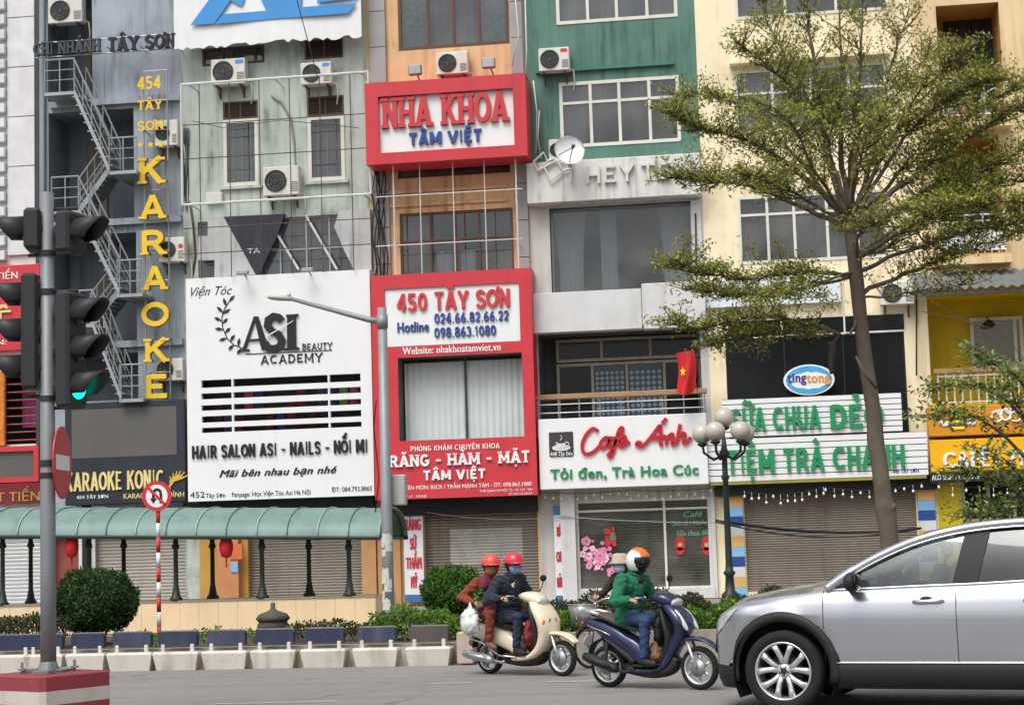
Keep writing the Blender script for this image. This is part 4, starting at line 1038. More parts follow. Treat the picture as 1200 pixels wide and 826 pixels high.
for px0, py0, px1, py1, k in ((708,619,716,626,0),(717,617,720,624,0),(715,624,721,632,1),(709,627,722,640,0)):
    r = RECT(px0, py0, px1, py1, YF); mb.use(k).box(r[0], r[1], YF+0.035-0.002*k, YF+0.044, r[2], r[3])
mb.build('new_year_tag', [m_redlet, mat('tag_green', H('4f9a4a'), 0.5)], fr)
T('Café', 801, 823, 605.5, 7, YF+0.045, mat('script_green', H('6fb08f'), 0.5), fr, ext=0.006, bold=0.02, shear=0.3)
T('Sinh tố - Nước ép', 788, 836, 615, 5.5, YF+0.045, MATS['script_green'], fr, ext=0.006, bold=0.015)
T('Sữa chua dẻo', 793, 834, 627, 6, YF+0.045, MATS['script_green'], fr, ext=0.006, bold=0.03)
for cx in (797, 828):
    mb = MB()
    for dy, r in ((632.5, 0.11), (639, 0.13), (645.5, 0.10)):
        a = at(cx, dy, YF); mb.use(0).prism([(a.x+r*1.1*math.cos(2*math.pi*j/10), a.z+r*math.sin(2*math.pi*j/10)) for j in range(10)], YF+0.036-0.01*(dy > 636), YF+0.044)
    a = at(cx, 638, YF); mb.use(1).prism([(a.x+0.06*math.cos(2*math.pi*j/10), a.z+0.06*math.sin(2*math.pi*j/10)) for j in range(10)], YF+0.02, YF+0.03)
    mb.build('new_year_sticker', [m_redlet, m_tan], fr)
# cafe sign
YC = YF-0.75
rc = RECT(631.5, 487.5, 829, 570.5, YC)
s = thing('cafe_sign', ((rc[0]+rc[1])/2, YF, rc[2]), 'white cafe sign with red script, green words and a coffee cup picture', 'sign', 'shop signs along the row')
MB().chbox(rc[0], rc[1], YC, YF-0.46, rc[2], rc[3], 0.015).build('board', m_signwhite, s)
r = RECT(643.5, 506, 672, 535, YC)
MB().chbox(r[0], r[1], YC-0.03, YC+0.01, r[2], r[3], 0.02).build('picture_plate', mat('plate_dark', H('3b3a3c'), 0.4), s)
cx, cz = (r[0]+r[1])/2, (r[2]+r[3])/2
mb = MB(); q = 0.23
mb.prism([(cx+q*1.05*math.cos(2*math.pi*j/20), cz-0.09+q*0.36*math.sin(2*math.pi*j/20)) for j in range(20)], YC-0.036, YC-0.029)
mb.prism([(cx-0.14, cz+0.06), (cx-0.1, cz-0.09), (cx+0.08, cz-0.09), (cx+0.13, cz+0.06)], YC-0.045, YC-0.03)
mb.torus((cx+0.15, YC-0.04, cz), (0,1,0), 0.05, 0.014, 12, 5)
mb.path([(cx-0.02, YC-0.04, cz+0.1), (cx+0.03, YC-0.04, cz+0.16), (cx-0.01, YC-0.04, cz+0.23)], 0.012, 5)
mb.build('coffee_cup', mat('cup_white', H('d4d4d6'), 0.4), s)
MB().prism([(cx+0.11*math.cos(2*math.pi*j/14), cz+0.05+0.025*math.sin(2*math.pi*j/14)) for j in range(14)], YC-0.05, YC-0.044).build('coffee', m_brown2, s)
T('448 Tây Sơn', 645, 671, 534, 5, YC-0.03, m_signwhite, s, ext=0.008)
# hand-brushed script: Cafe Ánh
scr = []
def sc_(*pts): scr.append(pts)
sc_((701,505),(695,502),(688,508),(683,518),(683,528),(688,532),(696,529),(703,522))                      # C
sc_((714,513),(709,513),(704,519),(705,524),(709,524),(715,514),(714,523),(718,523))                      # a
sc_((718,523),(724,514),(730,504),(728,501),(724,508),(720,526),(716,535),(713,533),(718,527)); sc_((715,514),(729,512))   # f
sc_((726,518),(733,515),(732,511),(727,513),(725,519),(729,523),(738,517))                                 # e
sc_((752,519),(748,518),(746,521),(751,523),(757,519),(766,508),(774,499),(774,519),(777,521)); sc_((762,514),(780,511)); sc_((776,496),(781,490))   # Á
sc_((781,510),(781,521)); sc_((781,515),(786,509),(789,510),(788,520),(792,519))                            # n
sc_((797,497),(793,520)); sc_((794,513),(799,508),(803,509),(801,518),(805,518),(810,512))                   # h
def smooth(pts, n=5):
    out = []
    P = [Vector(p) for p in pts]
    for i in range(len(P)-1):
        a, b, c, d = P[max(i-1,0)], P[i], P[i+1], P[min(i+2,len(P)-1)]
        for k in range(n):
            t = k/n; out.append(0.5*((2*b)+(c-a)*t+(2*a-5*b+4*c-d)*t*t+(3*b-a-3*c+d)*t**3))
    return out+[P[-1]]
mb = MB()
for i, pts in enumerate(scr):
    Q = smooth(pts); Q = [PZ(q[0], q[1], YC) for q in Q]
    stroke(mb, Q, 0.085, YC-0.06-0.002*i, YC+0.003)
mb.build('script_lettering', mat('script_red', H('b8202c'), 0.4), s)
T('Tỏi đen, Trà Hoa Cúc', 645, 819, 558.5, 12, YC, m_greenlet, s, ext=0.05, bold=0.045)
# dish, letter-shaped dog, units, flag
ac(631, 56, 667, 83, YF, 'air conditioner with a small red badge on the green wall', logo=m_redlet)
ac(643, 163, 668, 188, YF, 'air conditioner mostly hidden behind the satellite dish')
a = at(666, 179, YF-1.0)
t = thing('satellite_dish', (a.x, YF-0.5, a.z-0.5), 'round white satellite dish standing on the stained fascia', 'satellite dish')
ax = Vector((0.35, -1, 0.25)).normalized(); mb = MB().use(0, True)
mb.lathe(a, ax, [(0.0, 0.02), (0.02, 0.16), (0.06, 0.28), (0.11, 0.36), (0.16, 0.41), (0.15, 0.40), (0.10, 0.35), (0.05, 0.27), (0.01, 0.15), (-0.01, 0.02)], 28); mb.build('reflector', m_signwhite, t)
mb = MB(); f = a+ax*0.55+Vector((0,0,-0.1)); mb.tube(a+Vector((0,-0.05,-0.38)), f, 0.014, 5); mb.tube(a+Vector((-0.3,-0.1,-0.1)), f, 0.012, 5); mb.build('arm', m_steeldark, t)
mb = MB(); mb.lathe(f, ax, [(-0.05, 0.04), (0.08, 0.05), (0.1, 0.03)], 10); mb.build('receiver', m_steeldark, t)
mb = MB(); mb.tube(a-ax*0.02, (a.x, YF-0.3, a.z-0.5), 0.03, 6); mb.build('mast', m_steel, t)
s = thing('outline_emblem', (at(645, 210, YF-0.6).x, YF-0.5, at(645, 215, YF-0.6).z), 'thin white outline of two tilted cubes with legs on the fascia', 'emblem')
mb = MB()
for pl in ([(625,190),(637,179),(642,189),(630,200),(625,190)], [(638,196),(652,188),(660,200),(645,213),(638,196)], [(642,189),(648,186),(652,188)], [(652,189),(670,187),(669,215)], [(630,200),(638,196)], [(660,200),(669,198)]):
    Q = [at(p[0], p[1], YF-0.58) for p in pl]; mb.path(Q, 0.03, 5)
mb.build('outline', m_greylet, s)
a = at(817, 458, YF-0.4); b = at(806, 412, YF-1.3)
t = thing('flag', (a.x, YF-0.36, a.z), 'red flag with a yellow star hanging from a slanted pole', 'flag')
MB().tube(a, b, 0.02, 6).build('pole', m_woodrail, t)
mb = MB().use(0, True); vs = []; nx, nz = 8, 10
for j in range(nz+1):
    for i in range(nx+1):
        u, v = i/nx, j/nz
        vs.append((b.x-0.30+0.46*u+0.04*math.sin(v*4), b.y+0.12*math.sin(u*7+v*2)*(0.4+v), b.z-0.02-1.0*v-0.12*math.sin(u*3)*v+(0.05*u)))
mb.add(vs, [(j*(nx+1)+i, j*(nx+1)+i+1, (j+1)*(nx+1)+i+1, (j+1)*(nx+1)+i) for j in range(nz) for i in range(nx)]); mb.build('cloth', m_flag, t)
q = 0.13; cx, cz = b.x-0.14, b.z-0.52
MB().prism([(cx+q*(0.6 if 1 else 1)*(1 if k % 2 == 0 else .42)*math.sin(k*math.pi/5), cz+q*(1 if k % 2 == 0 else .42)*math.cos(k*math.pi/5)) for k in range(10)], b.y-0.17, b.y-0.16).build('star', m_star, t)

# ================================================================== 6  yellow house
b6 = building('shop_house', 5, 'pale yellow house behind the street tree with green lettering over its shutter')
x0, x1 = XB[5], XB[6]
Wc, Wd, We = RECT(860, -50, 1040, 18, YF), RECT(861, 78, 1040, 152, YF), RECT(865, 226, 1040, 306, YF)
st = RECT(851, 370, 1062, 393, YF); dk = RECT(852, 394, 1063, 520, YF); dk = (dk[0], dk[1], dk[2], st[2])
gs6 = RECT(874, 572, 1076, 705, YF); gs6 = (gs6[0], gs6[1], 0.12, gs6[3])
shell(b6, x0, x1, 0, TOP, YF, 8, [Wc, Wd, We, st, dk, gs6], m_yellow, 0.2)
window(b6, Wc, YF, (0.33, 0.66), (), m_wframe, g_pane, 0.08, 0.03, [(0, 0.4, m_curt_g)])
window(b6, Wd, YF, (0.25, 0.5, 0.75), (0.62,), m_wframe, g_pane, 0.08, 0.03, [(0, 0.25, m_curt_g), (0.75, 1, m_curt_d), (0.42, 0.58, mat('blue_cloth', H('4f7fb8'), 0.9), 0.0, 0.55)])
window(b6, We, YF, (0.2, 0.38, 0.6, 0.8), (0.72,), m_wframe, g_pane, 0.08, 0.03, [(0.0, 0.17, m_curt_d), (0.52, 0.78, m_curt_d), (0.82, 1.0, m_curt_d)])
MB().box(Wd[0]-0.1, Wd[1]+0.1, YF-0.35, YF-0.003, Wd[3]+0.12, Wd[3]+0.2).build('sunshade', m_yellow, b6)
window(b6, st, YF, (0.31, 0.66), (), m_wframe, g_dark, 0.05, 0.05)
window(b6, dk, YF, (0.33, 0.66), (), m_black, g_dark, 0.04, 0.1)
r = RECT(827, 325, 985, 357, YF-0.2)
s = thing('faded_banner', ((r[0]+r[1])/2, YF, r[2]), 'faded white and sky blue banner behind the lower boughs', 'banner', 'shop signs along the row')
MB().box(r[0], r[1], YF-0.2, YF-0.01, r[2], r[3]).build('board', mat('faded_sky_print', H('d3dde2'), 0.6, var=0.05, scale=1.2, patch=0.9, pcol=H('5f9fb5')), s)
shutter(b6, gs6, YF+0.1, m_shutter2, 0.062)
MB().box(x0+0.02, x1-0.02, YF-0.3, YF-0.004, at(960,578,YF).z, at(960,560,YF).z).build('shutter_box', m_dark, b6)
cols_ = [m_royal, m_band, m_tan, m_sky, m_royal, m_band, m_tan, m_sky, m_royal, m_band, m_tan, m_sky]
for a, b in ((853, 872.5), (1078, 1098)):
    X0, X1 = at(a, 640, YF).x, at(b, 640, YF).x; X1 = min(X1, x1+0.6); hh = 3.1/12
    for k in range(12):
        MB().box(X0, X1, YF-0.14, YF-0.004, 3.1-hh*(k+1)+0.004, 3.1-hh*k).build('striped_tile', cols_[k], b6)
# oval logo
YT = YF-0.35; a = at(948, 445, YT); rx, rz = abs(at(978,445,YT).x-at(918,445,YT).x)/2, abs(at(948,427,YT).z-at(948,463,YT).z)/2
s = thing('oval_sign', (a.x, YF, a.z-rz), 'oval sky blue sign with white rim and playful lettering on dark glass', 'sign', 'shop signs along the row')
E_ = lambda k, cx=a.x, cz=a.z: [(cx+rx*k*math.cos(2*math.pi*j/40), cz+rz*k*math.sin(2*math.pi*j/40)) for j in range(40)]
MB().prism(E_(1.0), YT, YF-0.02).build('rim', m_signwhite, s)
MB().prism(E_(0.9), YT-0.012, YT+0.01).build('face', mat('logo_blue', H('45a3d8'), 0.4), s)
MB().prism([(a.x+0.02+(rx*0.78)*math.cos(2*math.pi*j/30)*(1+0.06*math.sin(5*j)), a.z-0.02+(rz*0.55)*math.sin(2*math.pi*j/30)*(1+0.08*math.cos(4*j))) for j in range(30)], YT-0.02, YT-0.01).build('cloud_patch', m_signwhite, s)
T('ting', 923, 945, 447.5, 11, YT-0.02, mat('logo_purple', H('3a3f92'), 0.4), s, ext=0.02, bold=0.05)
T('tong', 945, 973, 447.5, 11, YT-0.02, mat('logo_orange', H('e59a2e'), 0.4), s, ext=0.02, bold=0.05)
# slatted white sign
YW = YF-0.55
s = thing('tea_shop_sign', (at(957, 557, YW).x, YF, at(957, 560, YW).z), 'white slatted double board with big green letters over the brown shutter', 'sign', 'shop signs along the row')
for px0, py0, px1, py1 in ((846, 464, 1057, 509), (830, 510, 1087, 561)):
    r = RECT(px0, py0, px1, py1, YW); n = 7; h = (r[3]-r[2])/n
    MB().box(r[0], r[1], YW+0.03, YW+0.12, r[2], r[3]).build('backing', m_steeldark, s)
    for k in range(n): MB().box(r[0], r[1], YW, YW+0.028, r[2]+h*k+0.012, r[2]+h*(k+1)-0.012).build('slat', m_signwhite, s)
r = RECT(832, 560, 1086, 563, YW); MB().box(r[0], r[1], YW+0.01, YW+0.3, r[2]-0.03, r[3]).build('base_rail', mat('mustard_rail', H('8f8a3a'), 0.6), s)
T('SỮA CHUA', 857, 963, 504, 27, YW, m_greenlet, s, ext=0.08, fnt='sans', thick=0.24)
T('DẺO', 972, 1036, 501, 27, YW, m_greenlet, s, ext=0.08, fnt='sans', thick=0.34)
T('TIỆM TRÀ CHANH', 851, 1062, 551, 27, YW, m_greenlet, s, ext=0.08, fnt='sans', thick=0.24)
T('446 TÂY SƠN', 1046, 1077, 554, 4.5, YW, m_royal, s, ext=0.01)
ac(1031, 330, 1071, 357, YF, 'air conditioner on the yellow wall beside the tree trunk')

# ================================================================== 7  ochre house with the yellow cafe
b7 = building('shop_house', 6, 'ochre house with deep balconies over a lemon yellow cafe')
x0, x1 = XB[6], XB[7]
R1, R2, R3 = RECT(1100, 5, 1174, 142, YF), RECT(1098, 160, 1174, 300, YF), RECT(1100, -120, 1174, -10, YF)
low7 = RECT(1089, 345, 1230, 470, YF)
sh7 = RECT(1130, 562, 1230, 705, YF); sh7 = (sh7[0], sh7[1], 0.12, sh7[3])
zs7 = at(1140, 336, YF).z
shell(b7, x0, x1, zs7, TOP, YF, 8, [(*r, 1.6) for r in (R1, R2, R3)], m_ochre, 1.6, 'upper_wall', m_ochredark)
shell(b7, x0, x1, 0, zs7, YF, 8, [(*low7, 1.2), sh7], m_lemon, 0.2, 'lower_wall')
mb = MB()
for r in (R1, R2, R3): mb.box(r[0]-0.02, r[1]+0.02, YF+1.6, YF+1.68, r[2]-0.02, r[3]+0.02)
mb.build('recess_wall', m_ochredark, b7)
for r, pxs in ((R1, (1108, 17, 1168, 130)), (R2, (1112, 190, 1172, 300))):
    d = RECT(*pxs, YF+1.5); mb = MB(); mb.box(d[0], d[1], YF+1.54, YF+1.59, d[2], d[3]); nx, nz = 4, 3
    for i in range(nx):
        for j in range(nz):
            wq, hq = (d[1]-d[0])/nx, (d[3]-d[2])/nz; mb.chbox(d[0]+wq*(i+.15), d[0]+wq*(i+.85), YF+1.50, YF+1.545, d[2]+hq*(j+.12), d[2]+hq*(j+.88), 0.02)
    mb.build('folding_door', mat('dark_door', H('3a2f31'), 0.5, var=0.15), b7)
for k, (r, py) in enumerate(((R1, 142), (R2, 302))):
    z = r[2]; MB().box(r[0]-0.15, r[1]+0.1, YF-0.5, YF-0.003, z-0.28, z-0.05).build('balcony_slab', m_ochre, b7)
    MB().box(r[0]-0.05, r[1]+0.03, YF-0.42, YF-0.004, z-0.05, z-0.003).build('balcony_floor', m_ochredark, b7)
    mb = MB(); X0, X1, Yr = r[0]+0.02, r[1]-0.02, YF-0.36
    for q in (0.08, 1.0): mb.tube((X0, Yr, z+q), (X1, Yr, z+q), 0.025, 5)
    mb.tube((X0, Yr, z+0.84), (X1, Yr, z+0.84), 0.018, 5)
    for i in range(10): X = X0+(X1-X0)*i/9; mb.tube((X, Yr, z+0.0), (X, Yr, z+(1.0 if i in (0, 6, 9) else 0.3)), 0.016, 5)
    for i in range(3):
        cx = X0+(X1-X0)*(i+0.5)/3; hw = (X1-X0)/4.4; cz = z+0.55; q = [(cx-hw, Yr, cz), (cx, Yr, cz+0.2), (cx+hw, Yr, cz), (cx, Yr, cz-0.2), (cx-hw, Yr, cz)]
        mb.path(q, 0.016, 5)
    mb.build('railing', m_steelwhite, b7)
MB().box(R2[0], R2[1], YF-0.28, YF-0.25, R2[2]+0.1, R2[2]+0.75).build('white_sheet', m_signwhite, b7)
r = RECT(1070, 318, 1240, 345, YF-0.6)
mb = MB().use(0, True); n = 60; vs = []
for i in range(n+1):
    X = r[0]+(r[1]-r[0])*i/n; q = 0.035*math.sin(i*math.pi*2*14/n)
    vs += [(X, YF-0.01, r[3]+q+0.1), (X, YF-1.25, r[2]+q+0.1)]
mb.add(vs, [(2*i, 2*i+1, 2*i+3, 2*i+2) for i in range(n)]); mb.build('corrugated_awning', m_asphaltsheet, b7)
MB().box(r[0]+0.1, r[1], YF-1.2, YF-1.15, r[2]-0.05, r[2]+0.04).build('awning_beam', m_steeldark, b7)
MB().box(low7[0], low7[1], YF+1.2, YF+1.25, low7[2], low7[3]).build('recess_wall', m_lemon, b7)
wn = RECT(1137, 372, 1199, 430, YF+1.15)
window(b7, wn, YF+1.08, (0.85,), (), m_wframe, g_pane, 0.09, 0.02, [(0, 1, m_curt_w)])
a = at(1159, 380, YF+0.8); t = thing('wall_lamp', (a.x, YF+1.2, a.z), 'dark shade lamp over the curtained window behind the balcony', 'lamp')
mb = MB().use(0, True); mb.lathe(a+Vector((0,0,0.12)), (0,0,-1), [(0, 0.03), (0.04, 0.1), (0.16, 0.17), (0.165, 0.15)], 16); mb.tube(a+Vector((0,0,0.1)), (a.x, YF+1.2, a.z+0.25), 0.015, 5); mb.build('lamp_shade', m_black, t)
zr = at(1145, 434, YF-0.2).z
MB().chbox(x0+0.05, x1, YF-0.3, YF-0.18, zr-0.06, zr+0.07, 0.02).build('timber_rail', m_woodrail, b7)
mb = MB()
for k in range(20): X = x0+0.15+(x1-x0-0.3)*k/19; mb.tube((X, YF-0.24, zr-0.85), (X, YF-0.24, zr-0.06), 0.02, 5)
mb.tube((x0+0.1, YF-0.24, zr-0.13), (x1, YF-0.24, zr-0.13), 0.02, 5); mb.tube((x0+0.1, YF-0.24, zr-0.8), (x1, YF-0.24, zr-0.8), 0.02, 5)
mb.build('railing', m_steelwhite, b7)
MB().box(sh7[0], sh7[1], YF+0.8, YF+0.85, 0.12, sh7[3]).build('dark_shop', m_dark, b7)
mb = MB()
for q in (0.25, 0.62): mb.box(sh7[0], sh7[1], YF+0.05, YF+0.12, sh7[2]+(sh7[3]-sh7[2])*q-0.05, sh7[2]+(sh7[3]-sh7[2])*q+0.05)
for q in (0.0, 0.3, 0.6, 0.95): X = sh7[0]+(sh7[1]-sh7[0])*q; mb.box(X, X+0.08, YF+0.04, YF+0.13, sh7[2], sh7[3])
mb.build('shop_frame', m_oldframe, b7)
YO = YF-0.55
r = RECT(1088, 474, 1240, 509, YO)
s = thing('cafe_sign', ((r[0]+r[1])/2, YF, r[2]), 'orange sign board with a striped bee and white swirls under the white railing', 'sign', 'shop signs along the row')
MB().chbox(r[0], r[1], YO, YF-0.01, r[2], r[3], 0.02).build('board', m_signorange, s)
a = at(1122, 494, YO); mb = MB()
for k, (zz, wq) in enumerate(((-0.16, 0.16), (-0.08, 0.23), (0.0, 0.25), (0.08, 0.22), (0.15, 0.14))):
    mb.use(0 if k % 2 == 0 else 1).box(a.x-wq, a.x+wq, YO-0.04, YO+0.004, a.z+zz-0.036, a.z+zz+0.036)
mb.use(2).prism([(a.x-0.32+0.14*math.cos(2*math.pi*j/12), a.z-0.02+0.08*math.sin(2*math.pi*j/12)) for j in range(12)], YO-0.03, YO+0.004)
mb.prism([(a.x+0.32+0.14*math.cos(2*math.pi*j/12), a.z-0.02+0.08*math.sin(2*math.pi*j/12)) for j in range(12)], YO-0.03, YO+0.004)
mb.use(1).path([(a.x-0.08, YO-0.03, a.z+0.18), (a.x-0.18, YO-0.03, a.z+0.3)], 0.012, 5); mb.path([(a.x+0.08, YO-0.03, a.z+0.18), (a.x+0.18, YO-0.03, a.z+0.3)], 0.012, 5)
mb.build('bee_emblem', [m_star, m_brown2, m_signwhite], s)
mb = MB()
for cx, cy in ((1168, 488), (1178, 486), (1190, 488)):
    c = at(cx, cy, YO); mb.torus((c.x, YO-0.02, c.z), (0,1,0), 0.13, 0.03, 14, 5); mb.torus((c.x+0.08, YO-0.03, c.z+0.1), (0,1,0), 0.06, 0.02, 12, 5)
mb.build('swirl_emblem', m_signwhite, s)
r = RECT(1090, 513, 1240, 551, YO)
s = thing('cafe_sign', ((r[0]+r[1])/2, YF, r[2]), 'yellow cafe sign board with thick white letters and a black strip below', 'sign', 'shop signs along the row')
MB().chbox(r[0], r[1], YO, YF-0.01, r[2], r[3], 0.02).build('board', m_signyellow, s)
T('CAFÉ', 1105, 1160, 547, 18, YO, m_signwhite, s, ext=0.05, bold=0.07)
T('- TRÀ', 1167, 1222, 545, 18, YO, m_signwhite, s, ext=0.05, bold=0.05)
r2 = RECT(1090, 552, 1240, 563, YO); MB().box(r2[0], r2[1], YO+0.02, YF-0.01, r2[2], r[2]-0.004).build('black_strip', m_black, s)
T('ALO SHIP: 98362 88 29', 1092, 1148, 561.5, 6, YO+0.02, m_signwhite, s, ext=0.01, bold=0.03)
# ------------------------------------------------------------------ string lights and cables
def bulb_string(pts, label, n):
    t = thing('string_lights', pts[0], label, 'string lights', 'bulb strings under the signs')
    mb = MB(); mb.path(pts, 0.010, 4); mb.build('cord', m_wire, t)
    mb = MB().use(0, True); P = [Vector(p) for p in pts]; rg = random.Random(len(label))
    for k in range(n):
        u = (k+0.5)/n*(len(P)-1); i = int(u); p = P[i].lerp(P[i+1], u-i); dr = rg.uniform(0.02, 0.2)
        mb.tube(p, p+Vector((0,0,-dr)), 0.006, 4); mb.ell(p+Vector((0,0,-dr-0.035)), 0.032, 0.032, 0.042, 8, 6)
    mb.build('bulb', mat('bulb_glass', H('e8e8e2'), 0.25), t)
def sag(pa, pb, Y, s_, n=12):
    a, b = at(*pa, Y), at(*pb, Y); return [a.lerp(b, i/n)+Vector((0, 0, -4*s_*(i/n)*(1-i/n))) for i in range(n+1)]
bulb_string(sag((634,577),(735,574),YF-0.35,0.05)+sag((738,574),(838,571),YF-0.35,0.05), 'string of small bulbs under the white cafe sign', 22)
bulb_string(sag((868,574),(965,570),YF-0.5,0.15)+sag((967,570),(1085,564),YF-0.5,0.15), 'string of small bulbs over the brown shutter of the yellow house', 24)
bulb_string(sag((1092,566),(1220,562),YF-0.65,0.15), 'short string of small bulbs under the yellow cafe board', 8)
def cable(pts, r, label, m=None):
    mb = MB().use(0, True)
    for p in pts: mb.path(p, r, 5)
    return tag(mb.build('cable', m or m_wire), label, 'cable', 'cables strung along the fronts')
cable([sag((500,600),(660,605),YF-0.3,0.12), sag((660,605),(850,612),YF-0.3,0.05)], 0.012, 'thin grey cable sagging across the whitewashed shutter', m_steel)
cable([sag((838,609),(1080,618),YF-0.32,0.22), sag((838,611),(1080,619),YF-0.33,0.3), sag((850,610),(1072,620),YF-0.34,0.16)], 0.022, 'bundle of black cables sagging in front of the brown shutter')
rg = random.Random(21); L_ = []
for k in range(7):
    a, b = at(434+k*2.5, 190, YF-0.2), at(441+k*2, 330, YF-0.2)
    L_.append([a.lerp(b, i/8)+Vector((rg.uniform(-.06,.06), rg.uniform(-.05,.03), 0)) for i in range(9)])
cable(L_, 0.018, 'tangle of black cables running down between mint and orange houses')
L_ = [[at(p[0], p[1], YF-0.3) for p in pl] for pl in ([(615,-10),(617,60),(616,90)], [(625,95),(629,130),(628,180)], [(632,130),(630,160),(634,186)], [(603,-10),(608,40),(600,78)])]
cable(L_, 0.02, 'pale conduits hanging between the orange and green houses', m_steelwhite)
cable([sag((345,-10),(372,90),YF-1.2,0.0)], 0.014, 'thin dark wire crossing the white canvas banner')
cable([[at(815+q*0.4, y, YF-0.1) for y, q in ((250, 0), (330, 3), (420, 6), (480, 14), (520, 12))]], 0.022, 'dark cable running down the seam between the green and yellow houses')
cable([[at(1074, y, YF-0.15) for y in (330, 360, 400, 440)]], 0.022, 'short dark cable below the air conditioner beside the tree trunk')
# ================================================================== ground
m_asph = mat('asphalt', H('827f7c'), 0.85, var=0.06, scale=0.35, fine=0.12, patch=0.35, pcol=H('8b8884'), bump=0.25, bscale=60, crack=0.6)
m_pave = mat('pavement_slab', H('8a857c'), 0.85, var=0.1, scale=0.8, fine=0.2)
m_soil = mat('soil', H('4b4238'), 0.95, var=0.25, scale=3, fine=0.4)
m_conc = mat('old_concrete', H('9c9488'), 0.85, var=0.1, scale=1.5, fine=0.25, streak=0.6, scol=H('5f584e'))
m_linepaint = mat('worn_line_paint', H('a5a5a3'), 0.8, var=0.08, fine=0.35)
def sheet(name, poly, z, m):
    mb = MB(); mb.add([(x, y, z) for x, y in poly], [tuple(range(len(poly)))])
    return tag(mb.build(name, m, origin=(0, 0, z)), kind='structure')
sheet('ground', [(-150, -60), (150, -60), (150, 160), (-150, 160)], -0.02, m_pave)
KA, KB = ground(-140, 790), ground(1420, 762)        # foot of the kerb along the planted verge
kd = (KB-KA).normalized(); kn = Vector((-kd.y, kd.x, 0))
K = lambda s_, o=0.0, z=0.0: KA + kd*s_ + kn*o + Vector((0, 0, z))
sheet('road', [(-90, -50), (90, -50), (90, K(90).y), (KB.x, KB.y), (KA.x, KA.y), (-90, KA.y)], -0.014, m_asph)
def kerbpos(px):                                     # distance along the kerb seen at pixel column px
    lo, hi = 0.0, (KB-KA).length
    for _ in range(40):
        md = (lo+hi)/2; p = CAMR.transposed() @ (K(md)-EYE); x = 600 + F*p.x/(-p.z)
        if x < px: lo = md
        else: hi = md
    return lo
Ltot = (KB-KA).length
def strip(name, s0, s1, o0, o1, z0, z1, m, kind='structure', label=None, cat=None):
    mb = MB(); a, b, c, d = K(s0, o0), K(s1, o0), K(s1, o1), K(s0, o1)
    mb.add([(p.x, p.y, z) for z in (z0, z1) for p in (a, b, c, d)], [(3,2,1,0), (4,5,6,7), (0,1,5,4), (1,2,6,5), (2,3,7,6), (3,0,4,7)])
    o = mb.build(name, m)
    return tag(o, label, cat, kind=kind)
sA = kerbpos(533); sB = kerbpos(640)
strip('verge_kerb', -30, sA, 0.30, 0.46, -0.02, 0.27, m_conc)
strip('verge_kerb', sB, Ltot+20, 0.22, 0.46, -0.02, 0.37, m_conc)
strip('verge_kerb', sA+0.001, sB-0.001, 0.34, 0.46, -0.02, 0.12, m_conc)
strip('verge_kerb', -30, sA-0.1, 0.165, 0.296, -0.02, 0.225, mat('kerb_whitewash', H('bdb8ae'), 0.85, var=0.08, scale=2, fine=0.35, streak=0.8, scol=H('6f6354')))
strip('verge_soil', -30, Ltot+20, 0.462, 5.6, -0.02, 0.2, m_soil)
# faint lane line
p0, p1 = ground(380, 802), ground(760, 795)
for a, b in ((ground(640, 797.5), ground(700, 796.3)), (ground(505, 799.4), ground(552, 798.6)), (ground(250, 823), ground(395, 819.5))):
    d = (b-a).normalized(); n = Vector((-d.y, d.x, 0))*0.07
    mb = MB(); mb.add([(q.x, q.y, -0.009) for q in (a-n, b-n, b+n, a+n)], [(0,1,2,3)])
    tag(mb.build('road_marking', m_linepaint, fix=False), kind='structure')
# road drain crack line
# ================================================================== barrier units on the kerb
m_blockpaint = mat('barrier_whitewash', H('cfcbc2'), 0.8, var=0.06, scale=3, fine=0.35, streak=0.7, scol=H('7a6a58'))
m_blueplate = mat('faded_blue_plate', H('28314c'), 0.55, var=0.12, scale=3, streak=0.5, scol=H('56555a'))
m_brownplate = mat('rusted_plate', H('554a4a'), 0.65, var=0.15, scale=3)
def unit():
    t = thing('barrier_unit', (0, 0, 0), 'x', 'road barrier', 'white road barriers with blue plates along the kerb', local=True)
    mb = MB(); w0, w1, h = 0.28, 0.325, 0.25
    mb.loft([[(-w0,-0.12,0),(w0,-0.12,0),(w0,0.1,0),(-w0,0.1,0)], [(-w1,-0.15,h-0.03),(w1,-0.15,h-0.03),(w1,0.12,h-0.03),(-w1,0.12,h-0.03)], [(-w1+.02,-0.13,h),(w1-.02,-0.13,h),(w1-.02,0.1,h),(-w1+.02,0.1,h)]])
    mb.build('block', m_blockpaint, t)
    for s_ in (-1, 1):
        MB().chbox(s_*0.21-0.028, s_*0.21+0.028, -0.06, 0.0, h-0.01, h+0.1, 0.008).build('post', m_blockpaint, t)
    pl = [(-0.27, h+0.07), (0.27, h+0.07), (0.275, h+0.24)] + [(0.275-0.03*(1-math.cos(a)), h+0.24+0.03*math.sin(a)) for a in (0.5, 1.0, 1.57)] + [(-0.275+0.03*(1-math.cos(a)), h+0.24+0.03*math.sin(a)) for a in (1.57, 1.0, 0.5)] + [(-0.275, h+0.24)]
    mb = MB(); mb.prism(pl, -0.05, 0.05); mb.build('plate', m_blueplate, t)
    mb = MB(); mb.path([(x*1.0, 0.0, z) for x, z in pl[2:]], 0.018, 5); mb.build('plate_rim', m_steeldark, t)
    return t
proto = unit()
